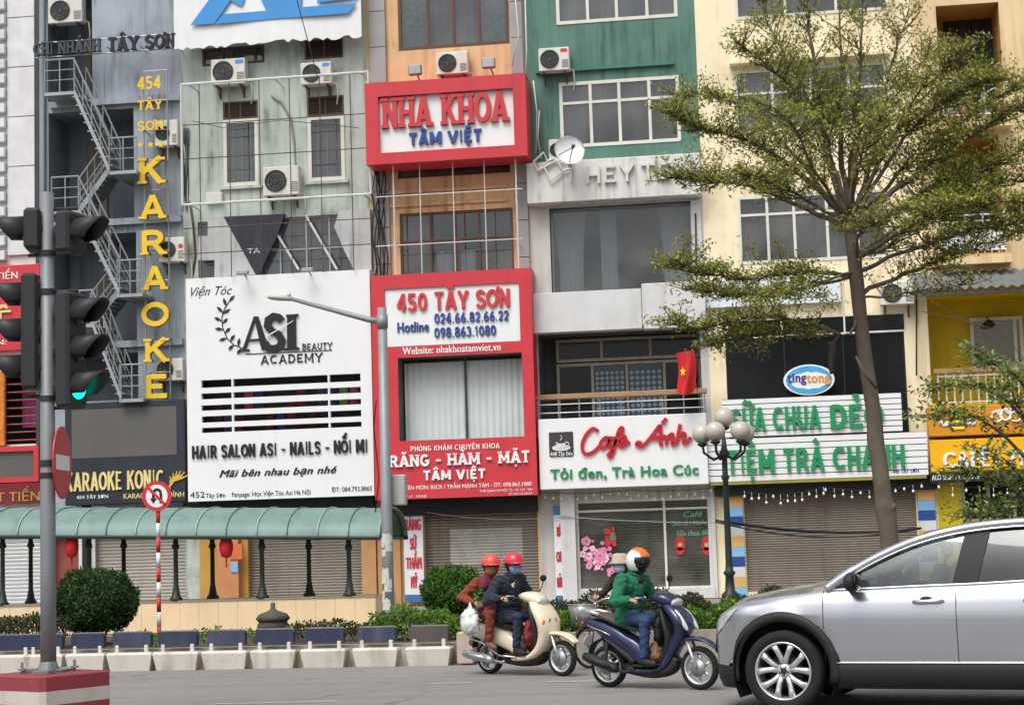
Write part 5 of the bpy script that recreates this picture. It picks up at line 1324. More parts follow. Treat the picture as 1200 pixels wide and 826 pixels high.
ul = ['white barrier with blue plate at the picture edge, before the traffic light pole', 'white barrier with blue plate just behind the traffic light pole', 'white barrier with blue plate under the round bush', 'white barrier with blue plate between the round bush and the U-turn sign', 'white barrier with blue plate at the foot of the U-turn sign', 'white barrier with worn blue plate one place past the U-turn sign', 'white barrier with blue plate in front of the dark lidded urn', 'white barrier with blue plate one place past the dark lidded urn', 'white barrier with blue plate beneath the street lamp pole', 'white barrier with brown plate beside the painted brick stack']
for k, px in enumerate((11, 51, 100, 152, 206, 263, 320, 379, 440, 502)):
    s_ = kerbpos(px); p = K(s_, 0.12, -0.013); rz = math.atan2(kd.y, kd.x)
    sx = (kerbpos(px+28.5)-kerbpos(px-28.5))/0.70
    if k == 0: o = proto; o.location = p; o.rotation_euler = (0, 0, rz); o['label'] = ul[0]
    else: o = dup(proto, p, rz, ul[k], (sx*(0.86 if k < 3 else 1), 1, 1))
    if k in (3, 5, 8):
        for c in o.children:
            if c.name.startswith('plate') and 'rim' not in c.name: c.data = c.data.copy(); c.data.materials[0] = mat('dusty_blue_plate', H('343c52'), 0.65, var=0.15, scale=3, streak=0.8, scol=H('6a6766'), patch=0.5, pcol=H('56585f'))
    if k == 9:
        for c in o.children:
            if c.name.startswith('plate') and 'rim' not in c.name: c.data = c.data.copy(); c.data.materials[0] = m_brownplate
# painted brick pieces behind the scooters
m_paintbrick = mat('flaking_red_white', H('b8a79b'), 0.85, var=0.08, scale=3, patch=0.8, pcol=H('9d4a41'), fine=0.3)
for k, px in enumerate((543,)):
    p = K(kerbpos(px), 0.1); mb = MB(); mb.chbox(p.x-0.09, p.x+0.13, p.y-0.1, p.y+0.2, 0, 0.42, 0.015)
    tag(mb.build('brick_stack', m_paintbrick), 'short brick stack with flaking red and white paint behind the cream scooter', 'brick stack')
# ================================================================== foliage helpers
def leafmat(name, col, var=0.35):
    return mat(name, col, 0.5, var=var, scale=5, spec=0.3, leafy=0.4)
lf_olive = [leafmat('leaf_olive', H('969a44')), leafmat('leaf_dark', H('72793a')), leafmat('leaf_light', H('bcbb70')), leafmat('leaf_mid', H('a6a858'))]
lf_bush = [leafmat('bush_mid', H('48702e')), leafmat('bush_dark', H('2c4a1c')), leafmat('bush_light', H('6a9440'))]
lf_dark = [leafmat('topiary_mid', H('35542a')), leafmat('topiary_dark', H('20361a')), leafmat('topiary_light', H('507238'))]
lf_hedge = [leafmat('hedge_mid', H('557a33')), leafmat('hedge_light', H('86a73f')), leafmat('hedge_dark', H('35481f'))]
lf_dull = [leafmat('dull_mid', H('4d5537')), leafmat('dull_dark', H('363d27')), leafmat('dull_red', H('6a4f43'))]
m_bark = mat('bark', H('6c6156'), 0.9, var=0.2, scale=4, fine=0.35, bump=0.6, bscale=30, streak=0.4, scol=H('4d3f35'))
m_twig = mat('twig_bark', H('50453a'), 0.9, var=0.2, scale=4)
def leaf(mb, p, size, rg, flat=0.5, asp=0.45):
    a = rg.uniform(0, 2*math.pi); el = rg.gauss(0, flat); d = Vector((math.cos(a)*math.cos(el), math.sin(a)*math.cos(el), math.sin(el)))
    n = Vector((rg.gauss(0, flat), rg.gauss(0, flat), 1)); s_ = d.cross(n)
    if s_.length < 1e-3: s_ = Vector((1, 0, 0))
    s_.normalize(); up = s_.cross(d)*size*0.12
    mb.add([p, p+d*size*0.5-s_*size*asp*0.5+up, p+d*size, p+d*size*0.5+s_*size*asp*0.5+up], [(0,1,2,3)])
def leafball(c, rx, ry, rz, n, size, rg, mb, nm, shell_=0.55, flat=0.9, zcut=-1.0, lump=0.0, lit=True):
    for _ in range(n):
        while True:
            v = Vector((rg.gauss(0,1), rg.gauss(0,1), rg.gauss(0,1)));
            if v.length > 1e-3: v.normalize()
            if v.z > zcut: break
        r = shell_+(1-shell_)*rg.random()**0.6
        if lump: r *= 1+lump*math.sin(v.x*5+1)*math.sin(v.y*4+2)*math.sin(v.z*6)
        mb.use(rg.randrange(nm)); leaf(mb, Vector(c)+Vector((v.x*rx*r, v.y*ry*r, v.z*rz*r)), size*rg.uniform(0.7, 1.3), rg, flat)
# clipped round bushes
def topiary(cx, cy, rx, ry, Y, mats, label, n, size, seed, trunk=True):
    rg = random.Random(seed); c = at(cx, cy, Y); px = (at(cx+1, cy, Y)-c).x; RX, RZ = rx*px, ry*px
    t = thing('round_bush', (c.x, c.y, 0.2), label, 'bush', 'clipped round bushes on the verge')
    mb = MB(); leafball(c, RX, RX*0.95, RZ, n, size, rg, mb, 3, 0.84, 0.9, -0.86, 0.12); mb.build('foliage', mats, t, fix=False)
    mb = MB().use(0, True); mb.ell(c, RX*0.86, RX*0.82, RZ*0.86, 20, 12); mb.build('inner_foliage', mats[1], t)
    mb = MB().use(0, True)
    for k in range(4): mb.path([(c.x+0.06*(k-1.5), c.y, 0.1), (c.x+0.12*(k-1.5), c.y, c.z-RZ*0.8), (c.x+0.3*(k-1.5), c.y, c.z-0.1)], 0.022, 6)
    mb.build('stem', m_twig, t)
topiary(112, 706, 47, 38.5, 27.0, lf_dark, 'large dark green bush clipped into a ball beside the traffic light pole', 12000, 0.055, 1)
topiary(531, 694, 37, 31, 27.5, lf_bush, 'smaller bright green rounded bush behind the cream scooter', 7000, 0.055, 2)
def hedge(px0, px1, pyt, pyb, Y, D, mats, label, n, size, seed, name='hedge', cat='hedge'):
    rg = random.Random(seed); a, b = at(px0, pyt, Y), at(px1, pyt, Y); zb = at((px0+px1)/2, pyb, Y).z; zt = (a.z+b.z)/2; mb = MB(); nm = len(mats)
    for _ in range(n):
        u = rg.random(); X = a.x+(b.x-a.x)*u; h = (zt-zb)*(0.9+0.14*math.sin(X*4.1+seed)+0.1*math.sin(X*11+seed)); v = rg.random()**0.7
        mb.use(min(nm-1, int(abs(rg.gauss(0, 0.9))))); leaf(mb, Vector((X, Y+D*(rg.random()-0.3), zb+h*v)), size*rg.uniform(0.6, 1.4), rg, 0.9)
    return tag(mb.build(name, mats, fix=False), label, cat, 'planting on the verge')
hedge(-30, 72, 722, 746, 26.0, 0.8, lf_dull, 'dull dark low hedge at the foot of the traffic light pole', 2600, 0.06, 3)
hedge(330, 455, 728, 748, 26.5, 0.7, lf_dull, 'sparse dull hedge in front of the cream tiled wall', 1700, 0.06, 4)
hedge(436, 562, 713, 748, 26.2, 0.7, lf_hedge, 'bright yellow green hedge under the smaller round bush', 3600, 0.065, 5)
hedge(590, 745, 698, 742, 27.0, 0.9, lf_dull, 'dull reddish green hedge behind the cream scooter and bicycle', 5200, 0.06, 6)
hedge(640, 700, 716, 738, 26.3, 0.6, lf_hedge, 'bright green clump between the cream scooter and the bicycle', 1300, 0.065, 7)
hedge(742, 1010, 694, 742, 27.0, 0.9, lf_dull, 'long dull hedge around the globe lamp post and tree trunk', 15000, 0.06, 8)
hedge(806, 900, 704, 748, 25.8, 0.8, lf_hedge, 'bright green clump just ahead of the silver car bonnet', 4200, 0.07, 9)
hedge(150, 340, 738, 752, 25.6, 0.5, lf_hedge, 'thin fresh green growth behind the barriers near the U-turn sign', 900, 0.06, 10)
# lidded urn on the wall
c = at(320, 729, 27.2); t = thing('lidded_urn', (c.x, c.y, 0.2), 'dark weathered stone urn with a knobbed lid behind the barriers', 'urn')
m_stone = mat('dark_stone', H('4e4a45'), 0.9, var=0.2, scale=5, fine=0.3)
mb = MB().use(0, True); mb.lathe((c.x, c.y, 0.15), (0,0,1), [(0, 0.15), (0.1, 0.18), (c.z-0.33, 0.2), (c.z-0.2, 0.25), (c.z-0.14, 0.22)], 18); mb.build('bowl', m_stone, t)
mb = MB().use(0, True); mb.lathe((c.x, c.y, c.z+0.06), (0,0,1), [(-0.05, 0.22), (0.0, 0.27), (0.07, 0.22), (0.12, 0.08), (0.15, 0.04), (0.24, 0.035), (0.25, 0.01)], 18); mb.build('lid', m_stone, t)
mb = MB()
for k in range(4): a = k*math.pi/2+0.6; mb.tube((c.x+0.19*math.cos(a), c.y+0.19*math.sin(a), c.z-0.03), (c.x+0.21*math.cos(a), c.y+0.21*math.sin(a), c.z+0.04), 0.03, 6)
mb.build('lid_support', m_stone, t)

# ================================================================== underpass entrance with the green canopy
YU = 35.0
m_canopy = mat('green_canopy_sheet', H('6f8a84'), 0.5, var=0.14, scale=0.9, streak=0.9, scol=H('59696a'), sscale=4)
m_greenpost = mat('dark_green_post', H('29352f'), 0.5, var=0.1)
t = thing('underpass_shelter', (at(200, 720, YU).x, YU, 0), 'pedestrian underpass entrance with curved green canopy and cream tiled wall', 'shelter')
xr = at(440, 700, YU).x; xl = at(-130, 700, YU).x; zw = at(210, 705, YU).z
mb = MB(); e = 0.16
mb.box(xl, xr-e, YU, YU+e, 0, zw); mb.box(xr-e, xr, YU, YU+2.0, 0, zw); mb.box(xl, xr-e, YU+2.0-e, YU+2.0, 0, zw)
wl = mb.build('tiled_wall', m_cream, t)
mb = MB()
nj = int((xr-xl)/0.4)
for k in range(nj): X = xr-0.02-0.4*k; mb.box(X-0.004, X+0.004, YU-0.003, YU+0.002, 0.01, zw)
mb.build('tile_joint', mat('tile_joint', H('bfa27a'), 0.8), wl)
mb = MB(); mb.box(xl, xr+0.02, YU-0.02, YU+e+0.02, zw+0.001, zw+0.03); mb.build('coping', mat('grey_coping', H('8f8a82'), 0.7), t)
e0, e1 = at(0, 627.5, YU-0.5), at(438, 629, YU-0.5)
xe = at(447, 629, YU-0.4).x
ez = lambda X: e0.z + (e1.z-e0.z)*(X-e0.x)/(e1.x-e0.x)
D, Hh = 1.35, 0.585
def prof(X, n=14, lift=0.0):
    out = []
    for i in range(n+1):
        a = math.pi*i/n; out.append((X, YU-0.5+D-D*math.cos(a), ez(X)+(Hh+lift)*math.sin(a)**0.95+lift*0.2))
    return out
mb = MB().use(0, True); nx = 40; rows = [prof(xl+(xe-xl)*i/nx) for i in range(nx+1)]; n = len(rows[0])
mb.add([p for r in rows for p in r], [(i*n+j, (i+1)*n+j, (i+1)*n+j+1, i*n+j+1) for i in range(nx) for j in range(n-1)])
rf = mb.build('canopy_roof', m_canopy, t, fix=False)
m_rib = mat('canopy_rib', H('97ada4'), 0.5); m_ribd = mat('canopy_seam', H('4f7d72'), 0.6)
k = 0; X = xe-0.02
while X > xl:
    mb = MB().use(0, True); mb.path([(p[0], YU-0.5+D+(p[1]-(YU-0.5+D))*1.008, p[2]+0.010) for p in prof(X, 28)], 0.015 if k % 2 == 0 else 0.012, 6); mb.build('rib', m_rib if k % 2 == 0 else m_ribd, rf); X -= 0.62; k += 1
mb = MB()
for yy in (YU-0.5, YU-0.5+2*D): mb.tube((xl, yy, ez(xl)-0.02), (xe, yy, ez(xe)-0.02), 0.04, 6)
for X in (xe-0.1, xe-1.8, xe-3.6, xe-5.4): mb.tube((X, YU-0.5, ez(X)-0.02), (X, YU-0.5+2*D, ez(X)-0.02), 0.03, 6); mb.path([(p[0], YU-0.5+D+(p[1]-(YU-0.5+D))*0.955, p[2]-0.035) for p in prof(X, 20)], 0.022, 5)
mb.build('canopy_frame', m_greenpost, t)
for yy, pxs, zb in ((YU+0.08, (3, 104, 206, 307, 409), zw+0.03), (YU+1.92, (36, 145, 249, 362), zw)):
    for px in pxs:
        X = at(px, 660, yy).x; zt = ez(X)-0.02
        mb = MB().use(0, True); mb.lathe((X, yy, zb), (0,0,1), [(0, 0.13), (0.04, 0.13), (0.08, 0.09), (0.25, 0.06), (0.3, 0.05), (zt-zb-0.25, 0.045), (zt-zb-0.22, 0.075), (zt-zb-0.17, 0.075), (zt-zb-0.12, 0.05), (zt-zb+0.1, 0.05)], 12)
        mb.build('post', m_greenpost, t)
m_lant = mat('lantern_red', H('b8202a'), 0.7, var=0.08)
for px, lb in ((84, 'red cloth lantern hanging under the canopy near the red wall'), (265, 'red cloth lantern hanging under the canopy beside the orange pillar')):
    p = at(px, 640, YU-0.3); zt = ez(p.x)+0.1
    l = thing('red_lantern', (p.x, p.y, p.z-0.25), lb, 'lantern', 'red lanterns under the canopy')
    mb = MB().use(0, True); mb.lathe((p.x, p.y, p.z-0.22), (0,0,1), [(0, 0.06), (0.03, 0.10), (0.15, 0.135), (0.28, 0.135), (0.4, 0.09), (0.43, 0.05)], 14); mb.build('shade', m_lant, l)
    mb = MB(); mb.tube((p.x, p.y, p.z+0.2), (p.x, p.y, zt), 0.008, 4); mb.tube((p.x, p.y, p.z-0.42), (p.x, p.y, p.z-0.22), 0.02, 6); mb.build('tassel_cord', m_lant, l)

# ================================================================== poles
def norm2(v): return Vector(v).normalized()
# --- traffic light on a painted block
P = ground(57, 853); YP_ = P.y; zb = at(57, 789, YP_).z
mpx = (at(58, 780, YP_)-at(57, 780, YP_)).x
m_redpaint = mat('worn_red_paint', H('8a3a40'), 0.75, var=0.1, scale=2.2, fine=0.25, patch=0.75, pcol=H('b9aaa4'))
m_whpaint = mat('worn_white_paint', H('c2bab3'), 0.75, var=0.08, scale=3, fine=0.4, patch=0.5, pcol=H('8f7f78'))
t = thing('painted_block', (P.x, P.y, 0), 'heavy concrete block with worn red and white bands under the traffic light pole', 'concrete block')
hw = 0.42; ca = R(-28)
mb = MB(); nb = 4
for k in range(nb):
    z0_, z1_ = zb*k/nb, zb*(k+1)/nb; mb.use(1 if k % 2 else 0)
    if k == nb-1: mb.use(0)
    if k == nb-2: mb.use(1)
    if k == nb-3: mb.use(0)
    if k == 0: mb.use(1)
    s1 = len(mb.v); cc = 0.05
    pts = [(-hw+cc,-hw),(hw-cc,-hw),(hw,-hw+cc),(hw,hw-cc),(hw-cc,hw),(-hw+cc,hw),(-hw,hw-cc),(-hw,-hw+cc)]
    rings = [[(P.x+x*math.cos(ca)-y*math.sin(ca), P.y+x*math.sin(ca)+y*math.cos(ca), z) for x, y in pts] for z in (z0_+0.0005, z1_-0.0005)]
    if k == nb-1: rings.append([(P.x+(x*math.cos(ca)-y*math.sin(ca))*0.96, P.y+(x*math.sin(ca)+y*math.cos(ca))*0.96, zb+0.012) for x, y in pts])
    mb.loft(rings)
mb.build('block', [m_redpaint, m_whpaint], t)
m_sigpole = mat('grey_pole_paint', H('7b8083'), 0.5, 0.2, var=0.06, fine=0.1, streak=0.3, scol=H('5c5f62'))
m_sighouse = mat('signal_housing', H('2b2c2f'), 0.55, var=0.08)
t = thing('traffic_light', (P.x, P.y, zb+0.012), 'grey pole with black traffic signal heads, the lowest lens lit green', 'traffic light')
zt = at(57, 226, YP_).z; mb = MB().use(0, True); mb.path([(P.x, P.y, zb+0.012), (P.x, P.y, zb+1.0), (P.x, P.y, zt)], [0.074, 0.072, 0.064], 16); mb.build('pole', m_sigpole, t)
mb = MB(); mb.lathe((P.x, P.y, zb+0.013), (0,0,1), [(0, 0.17), (0.025, 0.17), (0.03, 0.1), (0.1, 0.076)], 16)
for k in range(4): a = k*math.pi/2+0.5; mb.tube((P.x+0.24*math.cos(a), P.y+0.24*math.sin(a), zb+0.013), (P.x+0.24*math.cos(a), P.y+0.24*math.sin(a), zb+0.12), 0.014, 6); mb.box(P.x+0.24*math.cos(a)-0.03, P.x+0.24*math.cos(a)+0.03, P.y+0.24*math.sin(a)-0.03, P.y+0.24*math.sin(a)+0.03, zb+0.045, zb+0.06); mb.tube((P.x+0.1*math.cos(a), P.y+0.1*math.sin(a), zb+0.04), (P.x+0.25*math.cos(a), P.y+0.25*math.sin(a), zb+0.04), 0.02, 5)
mb.build('base_flange', m_sigpole, t)
def head(cx, cy, n, nrm, lit=None, hl=0.30):
    """signal head with n lenses; cx,cy pixel of its top, nrm = the way the lenses face"""
    nrm = norm2((nrm[0], nrm[1], 0)); sd_ = Vector((-nrm.y, nrm.x, 0)); c = at(cx, cy, YP_)
    M4 = Matrix(((sd_.x, -nrm.x, 0, c.x), (sd_.y, -nrm.y, 0, c.y), (0, 0, 1, c.z), (0, 0, 0, 1)))   # local x = side, y = backwards, z up
    mb = MB(); mb.chbox(-0.165, 0.165, -0.02, 0.14, -hl*n-0.03, 0.03, 0.03)
    for k in range(n): mb.lathe((0, 0.14, -hl*(k+0.5)), (0,1,0), [(0, 0.12), (0.06, 0.10), (0.08, 0.05)], 14)
    h_ = mb.xf(M4).build('signal_head', m_sighouse, t)
    for k in range(n):
        z = -hl*(k+0.5); mb = MB().use(0, True); N_ = 18; ri, ro = 0.128, 0.136; rings = []
        for L_, sc2 in ((0.0, 1.0), (0.30, 0.97)):
            r1, r2 = [], []
            for i in range(N_+1):
                a = R(-35+250*i/N_); Ld = -0.02-L_*(0.35+0.65*max(0.0, min(1.0, 0.55+0.6*math.sin(a))))
                r1.append((ro*math.cos(a)*sc2, Ld, z+ro*math.sin(a)*sc2)); r2.append((ri*math.cos(a)*sc2, Ld, z+ri*math.sin(a)*sc2))
            rings.append(r1+r2[::-1])
        mb.loft(rings); mb.xf(M4).build('visor', m_sighouse, h_)
        mb = MB().use(0, True); mb.lathe((0, -0.015, z), (0,-1,0), [(0, 0.125), (0.012, 0.122), (0.03, 0.08), (0.036, 0.02)], 20)
        mb.xf(M4).build('lens', glow('signal_green', (0.0, 0.75, 0.45), 2.4) if lit == k else mat('dark_lens', H('232425'), 0.2), h_)
head(89, 252, 1, (0.97, -0.22), hl=0.34)
head(89, 346, 3, (0.97, -0.22), lit=2, hl=0.35)
head(32, 250, 1, (-0.967, -0.277), hl=0.34)
head(29, 326, 3, (-0.967, -0.277), hl=0.35)
mb = MB()
for px0, px1, py in ((32, 90, 247), (32, 90, 299), (30, 58, 325), (58, 90, 342), (30, 58, 465), (58, 90, 478)): 
    a, b = at(px0, py, YP_), at(px1, py, YP_); mb.tube((a.x, YP_+0.03, a.z), (b.x, YP_+0.03, a.z), 0.018, 6)
for py in (300, 345, 470, 560): z = at(57, py, YP_).z; mb.lathe((P.x, P.y, z), (0,0,1), [(0, 0.078), (0.05, 0.078)], 14)
mb.build('bracket', m_sighouse, t)
# --- no entry disc, nearly edge on
c = at(72, 542, YP_-0.03); nrm = norm2((0.99, 0.14, 0)); sx_ = Vector((-nrm.y, nrm.x, 0))
s = thing('no_entry_sign', (c.x, c.y, c.z-0.35), 'red no entry disc seen almost edge on, strapped to the traffic light pole', 'road sign')
mb = MB().use(0); mb.lathe(c, nrm, [(0, 0.345), (0.012, 0.345)], 36); mb.build('disc', mat('sign_disc_red', H('b9323a'), 0.45, var=0.06, fine=0.1), s)
mb = MB(); q = [c+nrm*0.016+sx_*x+Vector((0,0,z)) for x, z in ((-.25,-.07),(.25,-.07),(.25,.07),(-.25,.07))]; q2 = [p-nrm*0.006 for p in q]; mb.loft([q2, q]); mb.build('white_bar', m_signwhite, s)
mb = MB(); mb.tube(c-nrm*0.003, (P.x, P.y, c.z), 0.02, 6); mb.lathe((P.x, P.y, c.z-0.03), (0,0,1), [(0, 0.079), (0.06, 0.079)], 14); mb.build('clamp', m_sighouse, s)
# --- no U-turn sign on a striped post
YS_ = 27.6; c = at(184, 581, YS_); rr = 17.2*(at(185, 581, YS_)-c).x
s = thing('road_sign', (c.x, YS_, 0.2), 'round no U-turn sign on a thin red and white striped post', 'road sign')
bz = at(182, 752, YS_).z; ztop = c.z-rr*0.8; nS = 9
mb = MB()
for k in range(nS):
    a, b = bz+(ztop-bz)*k/nS, bz+(ztop-bz)*(k+1)/nS; mb.use(0 if k % 2 == 0 else 1, True).tube((c.x, YS_+0.04, a), (c.x, YS_+0.04, b), 0.033, 12)
mb.use(0).tube((c.x, YS_+0.04, 0.1), (c.x, YS_+0.04, bz), 0.033, 12)
mb.use(1).tube((c.x, YS_+0.04, ztop), (c.x, YS_+0.04, c.z+rr*0.3), 0.03, 12)
mb.build('post', [mat('post_red', H('c8362f'), 0.5), mat('post_white', H('e0e0de'), 0.5)], s)
mb = MB(); mb.lathe((c.x, YS_, c.z), (0,-1,0), [(0, rr), (0.012, rr)], 36); mb.build('disc', mat('prohibition_red', H('c3323a'), 0.45), s)
mb = MB(); mb.lathe((c.x, YS_-0.013, c.z), (0,-1,0), [(0, rr*0.74), (0.003, rr*0.74)], 32); mb.build('white_face', m_signwhite, s)
mb = MB(); k_ = rr/0.35
ut = [(0.10,-0.17),(0.10,0.06)]+[(0.01+0.09*math.cos(R(a)), 0.06+0.09*math.sin(R(a))) for a in (30,60,90,120,150)]+[(-0.08,0.06),(-0.08,-0.06)]
stroke(mb, [(c.x+x*k_, c.z+z*k_) for x, z in ut], 0.06*k_, YS_-0.022, YS_-0.015)
mb.prism([(c.x-0.16*k_, c.z-0.05*k_), (c.x-0.08*k_, c.z-0.17*k_), (c.x+0.0*k_, c.z-0.05*k_)], YS_-0.024, YS_-0.015); mb.build('arrow', m_black, s)
mb = MB(); stroke(mb, [(c.x-0.19*k_, c.z+0.19*k_), (c.x+0.19*k_, c.z-0.19*k_)], 0.06*k_, YS_-0.03, YS_-0.015); mb.build('slash', MATS['prohibition_red'], s)
# --- street lamp
YL = 31.0; a0, a1 = at(456, 728, YL), at(447, 366, YL)
s = thing('street_lamp', (a0.x, YL, 0), 'tall grey street lamp pole with an arm reaching across the hair salon board', 'street lamp')
m_lamppole = mat('lamp_pole_grey', H('8d9194'), 0.5, 0.25, var=0.08, fine=0.1, streak=0.4, scol=H('5f6265'))
mb = MB().use(0, True); mb.path([(a0.x, YL, 0), (a0.x, YL, 1.5), (a0.x, YL, a1.z+0.08)], [0.105, 0.1, 0.082], 16); mb.build('pole', m_lamppole, s)
h = at(340, 350, YL); mb = MB().use(0, True); za = at(447, 377, YL).z
mb.path([(a0.x, YL, za), (a0.x-0.25, YL, za+0.05), (h.x, YL, h.z)], [0.06, 0.055, 0.035], 10); mb.lathe((a0.x, YL, za-0.12), (0,0,1), [(0, 0.1), (0.24, 0.1)], 14); mb.build('arm', m_lamppole, s)
d = norm2((-1, 0, 0.12)); mb = MB().use(0, True)
mb.loft([[h+d*L_+Vector((0, w_*math.cos(2*math.pi*i/12), t_*math.sin(2*math.pi*i/12))) for i in range(12)] for L_, w_, t_ in ((-0.05, 0.04, 0.04), (0.08, 0.08, 0.05), (0.2, 0.12, 0.055), (0.36, 0.1, 0.045), (0.42, 0.03, 0.02))]); mb.build('lamp_head', mat('lamp_head_grey', H('b5b6b4'), 0.5), s)
mb = MB().use(0, True); mb.lathe(h+d*0.02+Vector((0,0,0.04)), (0,0,1), [(0, 0.035), (0.06, 0.035), (0.07, 0.01)], 10); mb.build('photocell', m_acbody, s)
rg = random.Random(4)
for k in range(16):      # torn notices pasted round the pole
    z = a0.z+0.1+rg.uniform(0, 1.35); a = rg.uniform(3.6, 5.6); w_ = rg.uniform(0.25, 0.8); r_ = 0.107-0.004*(z/1.5)+0.0006*k; hh = rg.uniform(0.08, 0.22)
    mb = MB().use(0, True); vs = []
    for i in range(6): q = a+w_*(i/5-0.5)*2; vs += [(a0.x+r_*math.cos(q), YL+r_*math.sin(q), z), (a0.x+r_*math.cos(q), YL+r_*math.sin(q), z+hh+0.01*math.sin(i*2))]
    mb.add(vs, [(2*i, 2*i+2, 2*i+3, 2*i+1) for i in range(5)]); mb.build('paper_notice', mat('paper_notice', H('c9c9c6'), 0.8, var=0.12, scale=9, fine=0.5), s, fix=False)
r = RECT(446, 556, 474, 592, YL+0.05); zz = (r[2], r[3])
mb = MB(); mb.chbox(r[0], r[1], YL+0.11, YL+0.3, zz[0], zz[1], 0.02)
t2 = tag(mb.build('control_box', mat('box_grey', H('a9a9a5'), 0.6, streak=0.4)), 'flat grey control box strapped behind the street lamp pole', 'control box')
mb = MB().use(0, True); pts = [at(440, 600, YL+1), at(444, 560, YL+1), at(438, 500, YL+1), at(441, 470, YL+0.3)]
cable([[p+Vector((0,0,0)) for p in pts]], 0.012, 'loose cable dangling beside the street lamp pole')
# --- globe lamp
YG = 29.0; b = at(856, 700, YG); s = thing('globe_lamp', (b.x, YG, 0.2), 'dark green ornamental lamp post carrying five white globes', 'lamp post')
m_ironG = mat('green_cast_iron', H('28332f'), 0.45, var=0.1); m_globe = mat('globe_white', H('b9b4ab'), 0.25, var=0.03, spec=0.5)
mp = (at(857, 600, YG)-at(856, 600, YG)).x; zc = at(848, 530, YG).z
mb = MB().use(0, True)
pr = [(0.0, 0.17), (0.12, 0.17), (0.16, 0.12), (0.45, 0.10), (0.5, 0.14), (0.56, 0.14), (0.62, 0.08), (0.85, 0.065), (0.9, 0.1), (0.95, 0.065), (1.05, 0.055), (zc-0.55, 0.045), (zc-0.5, 0.07), (zc-0.45, 0.045), (zc-0.2, 0.045), (zc-0.12, 0.09), (zc-0.05, 0.05), (zc+0.14, 0.03)]
mb.lathe((b.x, YG, 0.1), (0,0,1), pr, 16); mb.build('post', m_ironG, s)
ctr = Vector((b.x, YG, 0)); GP = [(0, 0, at(847, 490, YG).z)]
zg = at(848, 508, YG).z
for k, a in enumerate((200, 250, 20, 320)): GP.append((0.36*math.cos(R(a)), 0.36*math.sin(R(a)), zg+(0.02 if k % 2 else 0)))
GP[0] = (0.02, 0.0, at(848, 489, YG).z)
for k, (dx, dy, z) in enumerate(GP):
    c = Vector((b.x+dx, YG+dy, z))
    mb = MB().use(0, True)
    if k: mb.path([(b.x, YG, zg-0.34), (b.x+dx*0.5, YG+dy*0.5, zg-0.42), (b.x+dx*0.95, YG+dy*0.95, zg-0.3), (b.x+dx, YG+dy, z-0.17)], 0.022, 6)
    else: mb.tube((b.x, YG, zg-0.3), (b.x, YG, z-0.16), 0.025, 6)
    mb.lathe((c.x, c.y, z-0.21), (0,0,1), [(0, 0.03), (0.03, 0.08), (0.055, 0.085), (0.06, 0.05)], 12); mb.build('arm', m_ironG, s)
    mb = MB().use(0, True); mb.ell(c, 0.16, 0.16, 0.16, 22, 14); mb.build('globe', m_globe, s)

# ================================================================== street tree
YR = 30.0
rgt = random.Random(17)
TR = thing('street_tree', (at(1044, 690, YR).x, YR, 0.2), 'layered street tree with a slim brown trunk and flat tiers of small olive leaves', 'tree')
def pt(px, py, dy=0.0): return at(px, py, YR+dy)
bark = MB().use(0, True)
tr = [(1050, 730), (1043, 640), (1038, 598), (1035, 580), (1030, 540), (1026, 516), (1024, 485), (1014, 420), (1008, 370), (1004, 330), (1000, 295), (995, 262)]
rad = [0.165, 0.148, 0.166, 0.14, 0.133, 0.14, 0.124, 0.118, 0.115, 0.12, 0.11, 0.10]
bark.path(smooth([pt(*p) for p in tr], 4), [rad[min(i//4, 11)]+(rad[min(i//4+1, 11)]-rad[min(i//4, 11)])*(i % 4)/4 for i in range(45)], 14)
kn = pt(1037, 594); bark.path([kn+Vector((0.05,-0.03,-0.1)), kn+Vector((0.1,-0.06,0.0)), kn+Vector((0.17,-0.09,0.03))], [0.11, 0.09, 0.03], 10)
bark.build('trunk', m_bark, TR)
limb = MB().use(0, True); twig = MB().use(0, True); lv = MB()
